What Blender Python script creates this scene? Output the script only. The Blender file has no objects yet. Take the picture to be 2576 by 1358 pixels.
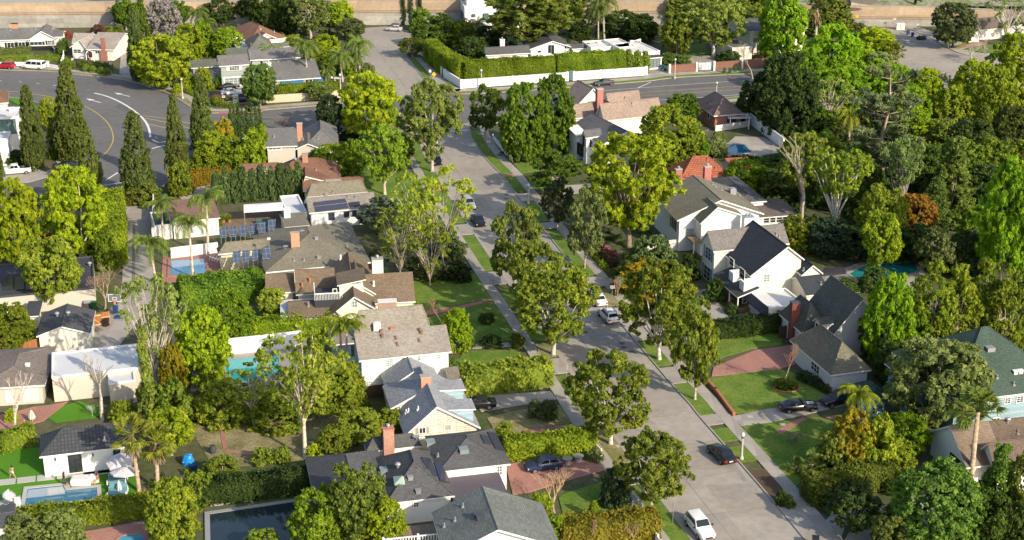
import bpy, math, random
import numpy as np
from mathutils import Vector, Matrix
from mathutils.geometry import intersect_ray_tri, tessellate_polygon
random.seed(11)
R = math.radians
S = bpy.context.scene
COL = S.collection

# ---------------------------------------------------------------- camera, sky, sun, exposure
FP, TH, CH = 3800.0, R(21.1), 83.6          # focal length (px of a 2576 px wide frame), pitch, camera height
cam = bpy.data.objects.new('camera', bpy.data.cameras.new('camera'))
COL.objects.link(cam)
cam.location = (0, 0, CH)
cam.rotation_euler = (math.pi / 2 - TH, 0, 0)
cam.data.lens = 36 * FP / 2576
cam.data.clip_end = 6000
S.camera = cam

SUN_AZ, SUN_EL = R(136), R(28)               # azimuth clockwise from +Y
sd = Vector((math.sin(SUN_AZ) * math.cos(SUN_EL), math.cos(SUN_AZ) * math.cos(SUN_EL), math.sin(SUN_EL)))
w = bpy.data.worlds.new('World'); S.world = w; w.use_nodes = True
nt = w.node_tree
sky = nt.nodes.new('ShaderNodeTexSky'); sky.sky_type = 'NISHITA'; sky.sun_disc = False
sky.sun_elevation = SUN_EL; sky.sun_rotation = SUN_AZ; sky.air_density = 1.0; sky.dust_density = 2.0
nt.links.new(sky.outputs[0], nt.nodes['Background'].inputs[0])
nt.nodes['Background'].inputs[1].default_value = 0.15
sl = bpy.data.lights.new('sun', 'SUN'); sl.energy = 3.9; sl.angle = R(0.55); sl.color = (1.0, 0.875, 0.69)
so = bpy.data.objects.new('sun', sl); COL.objects.link(so)
so.rotation_euler = (-sd).to_track_quat('-Z', 'Y').to_euler(); so.location = (60, 100, 150)
S.view_settings.view_transform = 'Standard'; S.view_settings.look = 'None'
S.view_settings.exposure = 0.62; S.view_settings.gamma = 1.0
S.cycles.max_bounces = 5; S.cycles.diffuse_bounces = 4; S.cycles.glossy_bounces = 2; S.cycles.transmission_bounces = 3
S.cycles.caustics_reflective = False; S.cycles.caustics_refractive = False

# ---------------------------------------------------------------- from a point of the survey frame to a point of the place
cT, sT = math.cos(TH), math.sin(TH)
CAM = Vector((0, 0, CH))
def ray(X, Y):
    x = (X - 1288) / FP; y = (Y - 679) / FP
    return Vector((x, cT - y * sT, -sT - y * cT))
def at(X, Y, z=0.0):
    d = ray(X, Y); t = (z - CH) / d.z
    return Vector((d.x * t, d.y * t, z))
def rise_to(p, Yt):
    d = ray(1288, Yt); t = p.y / d.y
    return CH + t * d.z
def mpp(p): return (p.y * cT + (CH - p.z) * sT) / FP

# ---------------------------------------------------------------- objects
def tag(o, label=None, cat=None, group=None, kind=None):
    if label: o['label'] = label
    if cat: o['category'] = cat
    if group: o['group'] = group
    if kind: o['kind'] = kind
    return o
def thing(name, label, cat, loc=(0, 0, 0), rz=0.0, group=None):
    o = bpy.data.objects.new(name, None); COL.objects.link(o)
    o.location = loc; o.rotation_euler = (0, 0, rz); o.empty_display_size = .3
    return tag(o, label, cat, group)
def link(name, me, parent=None, loc=None, rz=0.0, color=None):
    o = bpy.data.objects.new(name, me); COL.objects.link(o)
    if parent: o.parent = parent
    if loc is not None: o.location = loc
    if rz: o.rotation_euler = (0, 0, rz)
    if color: o.color = (*color, 1)
    return o

class MB:
    def __init__(s): s.v = []; s.f = []; s.m = []
    def poly(s, pts, m=0):
        n = len(s.v); s.v += [tuple(p) for p in pts]; s.f.append(tuple(range(n, n + len(pts)))); s.m.append(m)
    def box(s, x0, x1, y0, y1, z0, z1, m=0, mt=None):
        P = lambda x, y, z: (x, y, z)
        a = [P(x0, y0, z0), P(x1, y0, z0), P(x1, y1, z0), P(x0, y1, z0), P(x0, y0, z1), P(x1, y0, z1), P(x1, y1, z1), P(x0, y1, z1)]
        n = len(s.v); s.v += a
        for k, q in enumerate(((0, 3, 2, 1), (4, 5, 6, 7), (0, 1, 5, 4), (1, 2, 6, 5), (2, 3, 7, 6), (3, 0, 4, 7))):
            s.f.append(tuple(n + i for i in q)); s.m.append(mt if (mt is not None and k == 1) else m)
    def obox(s, c, u, hu, hv, z0, z1, m=0):        # box with horizontal axis u (2-vector) about centre c
        vx, vy = -u[1], u[0]
        q = [(c[0] + a * u[0] * hu + b * vx * hv, c[1] + a * u[1] * hu + b * vy * hv) for a, b in ((-1, -1), (1, -1), (1, 1), (-1, 1))]
        s.prism(q, z0, z1, m)
    def prism(s, q, z0, z1, m=0, mt=None):
        n = len(s.v); k = len(q)
        s.v += [(x, y, z0) for x, y in q] + [(x, y, z1) for x, y in q]
        s.f.append(tuple(n + i for i in reversed(range(k)))); s.m.append(m)
        s.f.append(tuple(n + k + i for i in range(k))); s.m.append(m if mt is None else mt)
        for i in range(k):
            j = (i + 1) % k
            s.f.append((n + i, n + j, n + k + j, n + k + i)); s.m.append(m)
    def tube(s, pts, rad, k=6, m=0, cap=True):
        n = len(s.v); pts = [Vector(p) for p in pts]; N = len(pts)
        if not hasattr(rad, '__len__'): rad = [rad] * N
        for i, p in enumerate(pts):
            t = (pts[min(i + 1, N - 1)] - pts[max(i - 1, 0)])
            t = t.normalized() if t.length > 1e-9 else Vector((0, 0, 1))
            a = Vector((1, 0, 0)) if abs(t.x) < .8 else Vector((0, 1, 0))
            u = t.cross(a).normalized(); v = t.cross(u)
            for j in range(k):
                an = 2 * math.pi * j / k
                q = p + (u * math.cos(an) + v * math.sin(an)) * rad[i]; s.v.append(tuple(q))
        for i in range(N - 1):
            for j in range(k):
                a = n + i * k + j; b = n + i * k + (j + 1) % k
                s.f.append((a, b, b + k, a + k)); s.m.append(m)
        if cap:
            s.f.append(tuple(n + j for j in reversed(range(k)))); s.m.append(m)
            s.f.append(tuple(n + (N - 1) * k + j for j in range(k))); s.m.append(m)
    def lathe(s, prof, k=16, m=0, c=(0, 0, 0)):
        s.tube([(c[0], c[1], c[2] + z + i * 1e-7) for i, (r, z) in enumerate(prof)], [max(r, .001) for r, z in prof], k, m)
    def mesh(s, name, mats, smooth=False):
        me = bpy.data.meshes.new(name)
        me.from_pydata(s.v, [], s.f)
        for mt in (mats if isinstance(mats, (list, tuple)) else [mats]): me.materials.append(mt)
        me.polygons.foreach_set('material_index', s.m)
        if smooth: me.polygons.foreach_set('use_smooth', [True] * len(s.f))
        uv = me.uv_layers.new(name='UVMap').data
        for p in me.polygons:
            n = p.normal
            if abs(n.z) > .999: u = Vector((1, 0, 0))
            else: u = Vector((-n.y, n.x, 0)).normalized()
            v = n.cross(u)
            for li in p.loop_indices:
                c = me.vertices[me.loops[li].vertex_index].co
                uv[li].uv = (c.dot(u), c.dot(v))
        me.update()
        return me
    def build(s, name, mats, parent=None, loc=None, rz=0.0, smooth=False, bevel=0, color=None):
        o = link(name, s.mesh(name, mats, smooth), parent, loc, rz, color)
        if bevel:
            b = o.modifiers.new('bevel', 'BEVEL'); b.width = bevel; b.segments = 2; b.limit_method = 'ANGLE'; b.angle_limit = R(25)
        return o

# ---------------------------------------------------------------- materials
def node(nt, t, **k):
    n = nt.nodes.new(t)
    for a, b in k.items(): setattr(n, a, b)
    return n
_mats = {}
def mat(name, col, rough=.85, kind=None, amt=.18, col2=None, sc=(1, 1), spec=.3, metal=0.0, bump=.0, big=.25, fine=6.0):
    if name in _mats: return _mats[name]
    m = bpy.data.materials.new(name); m.use_nodes = True; _mats[name] = m
    nt = m.node_tree; b = nt.nodes['Principled BSDF']; L = nt.links.new
    b.inputs['Roughness'].default_value = rough; b.inputs['Metallic'].default_value = metal
    b.inputs['Specular IOR Level'].default_value = spec
    geo = node(nt, 'ShaderNodeNewGeometry'); tc = node(nt, 'ShaderNodeTexCoord')
    base = None
    if kind in ('shingle', 'brick', 'siding', 'plank', 'joint', 'tile', 'panel', 'rough'):
        mp = node(nt, 'ShaderNodeMapping'); L(tc.outputs['UV'], mp.inputs['Vector'])
        br = node(nt, 'ShaderNodeTexBrick'); vr = (.82, 1.17) if kind in ('shingle', 'tile') else (.86, 1.12)
        c2 = col2 or tuple(c * .55 for c in col)
        br.inputs['Color1'].default_value = (*[c * vr[0] for c in col], 1); br.inputs['Color2'].default_value = (*[min(1, c * vr[1]) for c in col], 1)
        br.inputs['Mortar'].default_value = (*c2, 1); br.inputs['Scale'].default_value = 1
        W, Hh, ms, off = {'shingle': (.34, .2, .022, .5), 'brick': (.24, .08, .012, .5), 'siding': (60, .2, .022, .5), 'plank': (.16, 40, .02, 0),
                          'joint': (2.4, 2.4, .02, 0), 'tile': (.28, .38, .05, 0), 'panel': (.5, .5, .02, 0), 'rough': (.8, .26, .035, .5)}[kind]
        br.inputs['Brick Width'].default_value = W * sc[0]; br.inputs['Row Height'].default_value = Hh * sc[1]
        br.inputs['Mortar Size'].default_value = ms; br.inputs['Mortar Smooth'].default_value = .3; br.offset = off
        L(mp.outputs[0], br.inputs['Vector']); base = br.outputs['Color']
        if kind in ('shingle', 'tile', 'brick', 'rough', 'siding'): bump = bump or .25
    n1 = node(nt, 'ShaderNodeTexNoise'); n1.inputs['Scale'].default_value = big; n1.inputs['Detail'].default_value = 4
    n2 = node(nt, 'ShaderNodeTexNoise'); n2.inputs['Scale'].default_value = fine; n2.inputs['Detail'].default_value = 3
    L(geo.outputs['Position'], n1.inputs['Vector']); L(geo.outputs['Position'], n2.inputs['Vector'])
    ad = node(nt, 'ShaderNodeMath', operation='ADD'); L(n1.outputs['Fac'], ad.inputs[0]); L(n2.outputs['Fac'], ad.inputs[1])
    mr = node(nt, 'ShaderNodeMapRange'); L(ad.outputs[0], mr.inputs['Value'])
    mr.inputs['From Min'].default_value = .6; mr.inputs['From Max'].default_value = 1.4
    mr.inputs['To Min'].default_value = 1 - amt; mr.inputs['To Max'].default_value = 1 + amt
    mx = node(nt, 'ShaderNodeVectorMath', operation='SCALE')
    if base is not None: L(base, mx.inputs[0])
    else: mx.inputs[0].default_value = col
    L(mr.outputs[0], mx.inputs['Scale'])
    if kind in ('blend',):
        mm = node(nt, 'ShaderNodeMix', data_type='RGBA')
        rp = node(nt, 'ShaderNodeMapRange'); L(ad.outputs[0], rp.inputs['Value']); rp.inputs['From Min'].default_value = .82; rp.inputs['From Max'].default_value = 1.16
        L(rp.outputs[0], mm.inputs['Factor']); mm.inputs['A'].default_value = (*col, 1); mm.inputs['B'].default_value = (*col2, 1)
        L(mm.outputs['Result'], mx.inputs[0])
    L(mx.outputs[0], b.inputs['Base Color'])
    if bump:
        bp = node(nt, 'ShaderNodeBump'); bp.inputs['Strength'].default_value = bump; bp.inputs['Distance'].default_value = .05
        if base is not None: L(br.outputs['Fac'], bp.inputs['Height']); bp.invert = True
        else: L(n2.outputs['Fac'], bp.inputs['Height'])
        L(bp.outputs[0], b.inputs['Normal'])
    return m
def leafmat():
    m = bpy.data.materials.new('leaf'); m.use_nodes = True; nt = m.node_tree; L = nt.links.new
    b = nt.nodes['Principled BSDF']; out = nt.nodes['Material Output']
    oi = node(nt, 'ShaderNodeObjectInfo'); at_ = node(nt, 'ShaderNodeAttribute', attribute_name='v')
    hs = node(nt, 'ShaderNodeHueSaturation')
    mv = node(nt, 'ShaderNodeMapRange'); L(at_.outputs['Fac'], mv.inputs['Value']); mv.inputs['To Min'].default_value = .5; mv.inputs['To Max'].default_value = 1.5
    mr = node(nt, 'ShaderNodeMapRange'); L(oi.outputs['Random'], mr.inputs['Value']); mr.inputs['To Min'].default_value = .88; mr.inputs['To Max'].default_value = 1.12
    mu = node(nt, 'ShaderNodeMath', operation='MULTIPLY'); L(mv.outputs[0], mu.inputs[0]); L(mr.outputs[0], mu.inputs[1])
    hh = node(nt, 'ShaderNodeMapRange'); L(at_.outputs['Fac'], hh.inputs['Value']); hh.inputs['To Min'].default_value = .525; hh.inputs['To Max'].default_value = .478
    L(oi.outputs['Color'], hs.inputs['Color']); L(mu.outputs[0], hs.inputs['Value']); L(hh.outputs[0], hs.inputs['Hue'])
    L(hs.outputs[0], b.inputs['Base Color']); b.inputs['Roughness'].default_value = .6; b.inputs['Specular IOR Level'].default_value = .12
    tr = node(nt, 'ShaderNodeBsdfTranslucent'); L(hs.outputs[0], tr.inputs['Color'])
    ms = node(nt, 'ShaderNodeMixShader'); ms.inputs[0].default_value = .44
    L(b.outputs[0], ms.inputs[1]); L(tr.outputs[0], ms.inputs[2]); L(ms.outputs[0], out.inputs['Surface'])
    return m
LEAF = leafmat()
def objmat(name, rough=.85, amt=.35):
    m = bpy.data.materials.new(name); m.use_nodes = True; nt = m.node_tree; L = nt.links.new
    b = nt.nodes['Principled BSDF']; b.inputs['Roughness'].default_value = rough
    oi = node(nt, 'ShaderNodeObjectInfo'); g = node(nt, 'ShaderNodeNewGeometry')
    n = node(nt, 'ShaderNodeTexNoise'); n.inputs['Scale'].default_value = 3; L(g.outputs['Position'], n.inputs['Vector'])
    mr = node(nt, 'ShaderNodeMapRange'); L(n.outputs['Fac'], mr.inputs['Value']); mr.inputs['From Min'].default_value = .3; mr.inputs['From Max'].default_value = .7
    mr.inputs['To Min'].default_value = 1 - amt; mr.inputs['To Max'].default_value = 1 + amt
    s = node(nt, 'ShaderNodeVectorMath', operation='SCALE'); L(oi.outputs['Color'], s.inputs[0]); L(mr.outputs[0], s.inputs['Scale'])
    L(s.outputs[0], b.inputs['Base Color'])
    return m
BARK = objmat('bark')

WHITE = mat('white_paint', (.76, .75, .72), .6, amt=.07)
CREAM = mat('cream_wall', (.70, .66, .55), .8, amt=.09)
OFFW = mat('offwhite_wall', (.66, .64, .59), .8, amt=.05)
BEIGE = mat('beige_stucco', (.50, .46, .39), .85, amt=.06)
TANW = mat('tan_stucco', (.55, .46, .33), .85, amt=.06)
PALEBLUE = mat('pale_blue_siding', (.33, .47, .53), .7, 'siding', .05)
BLUEW = mat('blue_siding', (.16, .40, .58), .7, 'siding', .05)
GREYSIDE = mat('grey_green_siding', (.34, .37, .34), .75, 'siding', .05)
WSIDE = mat('white_siding', (.76, .755, .73), .65, 'siding', .08, col2=(.55, .55, .53))
ROUGHSIDE = mat('weathered_shingle_siding', (.72, .66, .54), .9, 'rough', .3, col2=(.26, .2, .13), sc=(2.6, 1))
BRICK = mat('red_brick', (.30, .10, .065), .9, 'brick', .25, col2=(.3, .24, .2))
OBRICK = mat('orange_brick', (.46, .19, .10), .9, 'brick', .2, col2=(.45, .36, .3))
PBRICK = mat('pink_brick', (.50, .19, .16), .9, 'brick', .12)
TBRICK = mat('tan_brick', (.45, .31, .22), .9, 'brick', .25)
GLASS = mat('dark_glass', (.03, .038, .042), .08, spec=.6, amt=.1)
GLASSB = mat('pale_glass', (.20, .24, .23), .12, spec=.6, amt=.2, fine=1.5)
GGLASS = mat('green_glass', (.10, .17, .15), .1, spec=.6, amt=.1)
BLK = mat('black_trim', (.02, .021, .023), .5, amt=.1)
DKMET = mat('dark_metal', (.06, .065, .07), .5, amt=.1)
GALV = mat('galvanised_metal', (.45, .46, .47), .4, metal=.6, amt=.1)
TERRA = mat('terracotta', (.42, .17, .09), .8, amt=.12)
def shing(n, c, **k): return mat(n, c, .92, 'shingle', .24, **k)
RGREY = shing('grey_shingle', (.155, .15, .148)); RDGREY = shing('dark_grey_shingle', (.092, .092, .095))
RBLACK = shing('black_shingle', (.042, .047, .056)); RTAN = shing('tan_shingle', (.265, .24, .205)); RTAN2 = shing('pale_tan_shingle', (.35, .31, .27))
RBRN = shing('brown_shingle', (.175, .13, .088)); RRED = shing('red_brown_shingle', (.20, .105, .07)); RPINK = shing('pink_tan_shingle', (.31, .235, .19))
RGRN = shing('green_shingle', (.055, .085, .067)); RGRNG = shing('grey_green_shingle', (.135, .14, .115)); ROLV = shing('olive_grey_shingle', (.19, .175, .13))
RBLUE = shing('blue_grey_shingle', (.29, .30, .315)); RSLATE = shing('slate_shingle', (.10, .105, .085), sc=(1.2, 1.2))
RTILE = mat('red_clay_tile', (.36, .125, .065), .8, 'tile', .22, col2=(.15, .04, .02)); RCHAR = mat('charcoal_tile', (.055, .06, .068), .7, 'tile', .12, sc=(1.4, 1.2))
RWHITE = mat('white_flat_roof', (.62, .61, .58), .8, amt=.12); RFLATB = mat('bluish_flat_roof', (.56, .57, .58), .8, amt=.1); RDFLAT = mat('dark_flat_roof', (.05, .053, .06), .8, amt=.35)
SOLAR = mat('solar_cells', (.028, .032, .06), .18, 'panel', .1, col2=(.09, .10, .13), spec=.7, sc=(.4, .4)); SOLARB = mat('blue_solar_cells', (.045, .066, .11), .25, 'panel', .08, col2=(.2, .24, .3), sc=(1.2, 1.6))
PANB = mat('black_solar', (.035, .033, .05), .2, spec=.6, amt=.08)
# ---------------------------------------------------------------- foliage
def quads_mesh(name, C, N, size, asp, val, core=None, rng=None):
    n = len(C)
    rnd = rng.normal(size=(n, 3)); t = np.cross(N, rnd); t /= np.linalg.norm(t, axis=1)[:, None] + 1e-9
    b = np.cross(N, t)
    sz = (size * (.7 + .6 * rng.random(n)))[:, None]
    a = t * sz * .5 * asp; c = b * sz * .5
    V = np.stack([C - a, C - c * .9 + a * .1, C + a, C + c * .9 + a * .1], 1).reshape(-1, 3)
    me = bpy.data.meshes.new(name)
    nv = n * 4; extra_v = core[0] if core else np.zeros((0, 3)); extra_f = core[1] if core else []
    me.vertices.add(nv + len(extra_v)); me.vertices.foreach_set('co', np.concatenate([V, extra_v]).ravel())
    nf = n + len(extra_f); me.loops.add(nf * 4); me.polygons.add(nf)
    li = np.concatenate([np.arange(nv), (np.array(extra_f).ravel() + nv) if extra_f else np.zeros(0, int)]).astype(np.int32)
    me.loops.foreach_set('vertex_index', li)
    me.polygons.foreach_set('loop_start', np.arange(nf, dtype=np.int32) * 4); me.polygons.foreach_set('loop_total', np.full(nf, 4, np.int32))
    at_ = me.attributes.new('v', 'FLOAT', 'FACE')
    at_.data.foreach_set('value', np.concatenate([val, np.full(len(extra_f), .3)]).astype(np.float32))
    me.materials.append(LEAF); me.update(calc_edges=True); me.validate()
    return me
PROF = {
    'round': lambda t: np.sqrt(np.clip(1 - (2 * t - 1) ** 2, 0, 1)),
    'dome': lambda t: np.where(t < .35, .62 + .38 * np.sqrt(np.clip(t / .35, 0, 1)), np.sqrt(np.clip(1 - ((t - .35) / .65) ** 2, 0, 1))),
    'cyp': lambda t: np.minimum(1, .55 + t / .25 * .45) * np.clip(1 - t, 0, 1) ** .62 * 1.1,
    'col': lambda t: np.minimum(1, .75 + t) * np.clip(1 - t ** 3.2, 0, 1),
    'cone': lambda t: np.clip(1 - t, 0, 1) ** .85,
    'vase': lambda t: (.28 + .72 * np.clip(t / .62, 0, 1)) * np.sqrt(np.clip(1 - np.clip((t - .62) / .38, 0, 1) ** 2, 0, 1)),
    'bush': lambda t: np.sqrt(np.clip(1 - t ** 2.2, 0, 1)),
}
def crown(seed, H, Rr, cb, prof, ncl, rc, nl, ls, asp=1.5, up=0.3, inner=.35, squash=.8, hang=0.0):
    rng = np.random.default_rng(seed); z0 = cb * H; hh = H - z0; pf = PROF[prof]
    P = []
    while len(P) < ncl:
        t = rng.random(); r = float(pf(np.array([t]))[0])
        if rng.random() > r ** 1.3 + .1: continue
        a = rng.random() * 2 * math.pi
        q = (inner + (1 - inner) * math.sqrt(rng.random())) * r * (.86 + .3 * rng.random())
        P.append((q * Rr * math.cos(a), q * Rr * math.sin(a), z0 + t * hh))
    P = np.array(P); rcs = Rr * rc * (.7 + .6 * rng.random(ncl))
    shrink = np.clip(1 - rcs / max(Rr, .1) * .6, .3, 1)
    P[:, :2] *= shrink[:, None]; P[:, 2] = np.minimum(P[:, 2], H - rcs * squash * .85); P[:, 2] = np.maximum(P[:, 2], z0 * .6 + rcs * squash * .7)
    nt_ = 8; ti = np.repeat(np.arange(ncl), nt_); m_ = len(ti); per = max(4, nl // nt_ + 2)
    o = P.copy(); o[:, 2] -= z0 + .45 * hh; o /= np.linalg.norm(o, axis=1)[:, None] + 1e-6
    def unit(a): return a / (np.linalg.norm(a, axis=1)[:, None] + 1e-9)
    d = unit(unit(rng.normal(size=(m_, 3))) + .5 * o[ti] + np.array([0, 0, up]))
    off = d * (rcs[ti] * (.55 + .6 * rng.random(m_)))[:, None]; off[:, 2] *= squash
    if hang: off[:, 2] -= hang * rng.random(m_) ** 2 * rcs[ti]
    Q = P[ti] + off; tr_ = rcs[ti] * (.3 + .22 * rng.random(m_))
    li = np.repeat(np.arange(m_), per); n = len(li)
    e = unit(unit(rng.normal(size=(n, 3))) + .55 * d[li] + np.array([0, 0, up * .6]))
    C = Q[li] + e * (tr_[li] * (.35 + .75 * rng.random(n)))[:, None] * np.array([1, 1, squash])
    N = unit(e + .5 * rng.normal(size=(n, 3)))
    val = np.clip(.35 * rng.random(ncl)[ti][li] + .45 * rng.random(m_)[li] + .2 * rng.random(n), 0, 1)
    return quads_mesh('crown', C, N, ls, asp, val, rng=rng), P, rcs
def limbs_mesh(seed, H, cb, P, tr, nlimb, bend=.5, fork=.55, k=7):
    rng = random.Random(seed); m = MB()
    zf = max(cb * H * fork, .05 * H); top = max(cb * H * 1.1, zf * 1.2) if cb > .13 or cb < .1 else H * .6
    lean = (rng.uniform(-.03, .03) * H, rng.uniform(-.03, .03) * H)
    pts = [(0, 0, -.1), (0, 0, .03 * H), (lean[0] * .4, lean[1] * .4, zf), (lean[0], lean[1], top)]
    m.tube(pts, [tr * 1.5, tr * 1.08, tr * .85, tr * .55], k)
    idx = list(range(len(P))); rng.shuffle(idx)
    for i in idx[:nlimb]:
        e = Vector(P[i]); s = Vector(pts[2]).lerp(Vector(pts[3]), rng.random())
        mid = s.lerp(e, .5) + Vector((rng.uniform(-.1, .1), rng.uniform(-.1, .1), rng.uniform(.0, .2))) * (e - s).length * bend
        m.tube([s, s.lerp(mid, .55), mid, mid.lerp(e, .6) + Vector((0, 0, .03 * H)), e], [tr * .52, tr * .42, tr * .32, tr * .2, tr * .08], 5, cap=False)
    return m.mesh('trunk', BARK, smooth=True)
# kind: H, R, crown base, profile, clumps, clump radius, leaves per clump, leaf size, aspect, {extra}, trunk radius, limbs, name
KIND = {
    'magnolia': (10, 4.6, .22, 'round', 74, .2, 260, .25, 1.7, dict(inner=.3, squash=.75), .26, 14, 'magnolia_tree'),
    'round': (9, 4.4, .16, 'round', 110, .21, 230, .25, 1.6, dict(inner=.5), .28, 9, 'broadleaf_tree'),
    'dense': (9, 4.4, .06, 'dome', 160, .185, 190, .25, 1.5, dict(inner=.6), .25, 4, 'broadleaf_tree'),
    'airy': (11, 5, .24, 'round', 150, .125, 130, .24, 2.2, dict(inner=.2, squash=.75), .28, 18, 'jacaranda_tree'),
    'sparse': (12, 5, .38, 'vase', 62, .14, 52, .25, 1.8, dict(inner=.25, squash=.8), .24, 26, 'sycamore_tree'),
    'feather': (9, 4.4, .14, 'dome', 190, .13, 150, .2, 2.4, dict(inner=.35, squash=.75, hang=.25), .25, 7, 'pepper_tree'),
    'euc': (18, 6, .28, 'round', 120, .17, 170, .34, 2.6, dict(inner=.25, hang=1.0), .5, 16, 'eucalyptus_tree'),
    'cyp': (13, 3, .02, 'cyp', 340, .155, 70, .23, 2.2, dict(inner=.7, up=.9, squash=1.5), .22, 0, 'cypress_tree'),
    'pencil': (9, .7, .03, 'col', 60, .55, 45, .2, 2.4, dict(inner=.3, up=.8, squash=1.6), .08, 0, 'pencil_cypress'),
    'column': (5, 1.5, .02, 'col', 80, .36, 60, .24, 2.2, dict(inner=.5, up=.8, squash=1.4), .1, 0, 'juniper_column'),
    'conifer': (15, 4.2, .06, 'cone', 130, .2, 90, .4, 1.8, dict(inner=.5, up=.1), .3, 8, 'conifer_tree'),
    'umbrella': (8, 5, .3, 'dome', 80, .19, 160, .23, 2.4, dict(inner=.25, squash=.45), .25, 12, 'spreading_tree'),
    'multistem': (12, 5, .54, 'vase', 75, .15, 80, .27, 1.9, dict(inner=.3, squash=1.0), .3, 36, 'multistem_tree'),
    'thin': (12, 5, .3, 'vase', 50, .13, 40, .24, 1.9, dict(inner=.25, squash=.75), .2, 30, 'thin_tree'),
    'stems': (12, 4, .12, 'col', 125, .17, 110, .26, 1.9, dict(inner=.45, squash=1.0), .2, 26, 'multistem_tree'),
    'bush': (2.4, 1.6, .0, 'bush', 42, .34, 75, .2, 1.5, dict(inner=.4), .05, 0, 'shrub'),
    'bigbush': (5, 3, .0, 'bush', 95, .23, 130, .22, 1.6, dict(inner=.5), .1, 0, 'large_shrub'),
}
_proto = {}
def proto(kind, var):
    key = (kind, var)
    if key not in _proto:
        H, Rr, cb, pf, ncl, rc, nl, ls, asp, ex, tr, nlm, nm = KIND[kind]
        sd_ = sum(map(ord, kind)) * 7 + var * 31
        cm, P, rcs = crown(sd_, H, Rr, cb, pf, ncl, rc, nl, ls, asp, **ex)
        fork = .3 if kind in ('multistem', 'stems', 'thin') else .6
        tm = limbs_mesh(sd_, H, cb, P, tr, nlm, fork=fork)
        _proto[key] = (cm, tm)
    return _proto[key]
_cnt = {}
TB = 1.3
def ltone(t, j=1.0): r, g, b = (max(c, .014) ** .92 * j * TB for c in t); r = max(r, .6 * g); return (min(r, .81 * g) if r < 1.12 * g and b < .5 * g else r, g, b * (.8 if b < .5 * g else 1))
YG = (.25, .30, .008); LG = (.16, .26, .010); G = (.085, .15, .014); DG = (.045, .08, .018); OL = (.15, .155, .03); BG = (.075, .12, .05)
MG = (.115, .150, .018); ORG = (.36, .17, .015); CY = (.085, .11, .028); GRY = (.25, .23, .19); YEL = (.36, .32, .012); BR = (.19, .12, .07)
BK = (.34, .29, .23); BKD = (.14, .11, .085)
def T(kind, X, Yb, Yt, hw, tone, label, cat='tree', group=None, bark=None, name=None):
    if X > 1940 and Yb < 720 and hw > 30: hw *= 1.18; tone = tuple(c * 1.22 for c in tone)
    if kind == 'cyp': hw *= .92
    p = at(X, Yb); Hh = max(.4, rise_to(p, Yt)); pm = Vector((p.x, p.y, Hh * .6)); rr = hw * mpp(pm)
    i = _cnt.get(kind, 0); _cnt[kind] = i + 1
    H, Rr, nm = KIND[kind][0], KIND[kind][1], KIND[kind][-1]
    cm, tm = proto(kind, i % (3 if kind in ('magnolia', 'round', 'dense', 'feather', 'cyp', 'bigbush') else 2))
    root = thing(name or nm, label, cat, p, random.uniform(0, 6.28), group)
    root.scale = (rr / Rr, rr / Rr, Hh / H)
    if kind not in ('bush', 'bigbush') : link('trunk', tm, root, color=bark or BK)
    j = .92 + .16 * random.random()
    link('crown' if kind not in ('bush', 'bigbush') else 'foliage', cm, root, color=ltone(tone, j))
    return root
# ---- palms, bare trees, pines
def frond(m, base, az, e0, ln, droop, nst, lw, ll, rng):
    pts = []; p = Vector(base); e = e0; st = ln / nst
    for i in range(nst + 1):
        pts.append(p.copy()); p = p + Vector((math.cos(az) * math.cos(e), math.sin(az) * math.cos(e), math.sin(e))) * st; e -= droop / nst
    m.tube(pts, [.05 * (1 - i / (nst + 1)) + .012 for i in range(nst + 1)], 3, 0, cap=False)
    side = Vector((-math.sin(az), math.cos(az), 0))
    for i in range(1, nst + 1):
        d = (pts[i] - pts[i - 1]).normalized(); l = ll * (1 - .55 * abs(i / nst - .45))
        for q in range(3):
            c = pts[i - 1].lerp(pts[i], q / 3 + .16)
            for sg in (-1, 1):
                tip = c + side * sg * l * .75 + d * l * .35 - Vector((0, 0, l * rng.uniform(.35, .8)))
                wv = d * lw
                m.poly([c - wv, c + wv, tip + wv * .25, tip - wv * .25], 0)
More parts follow.
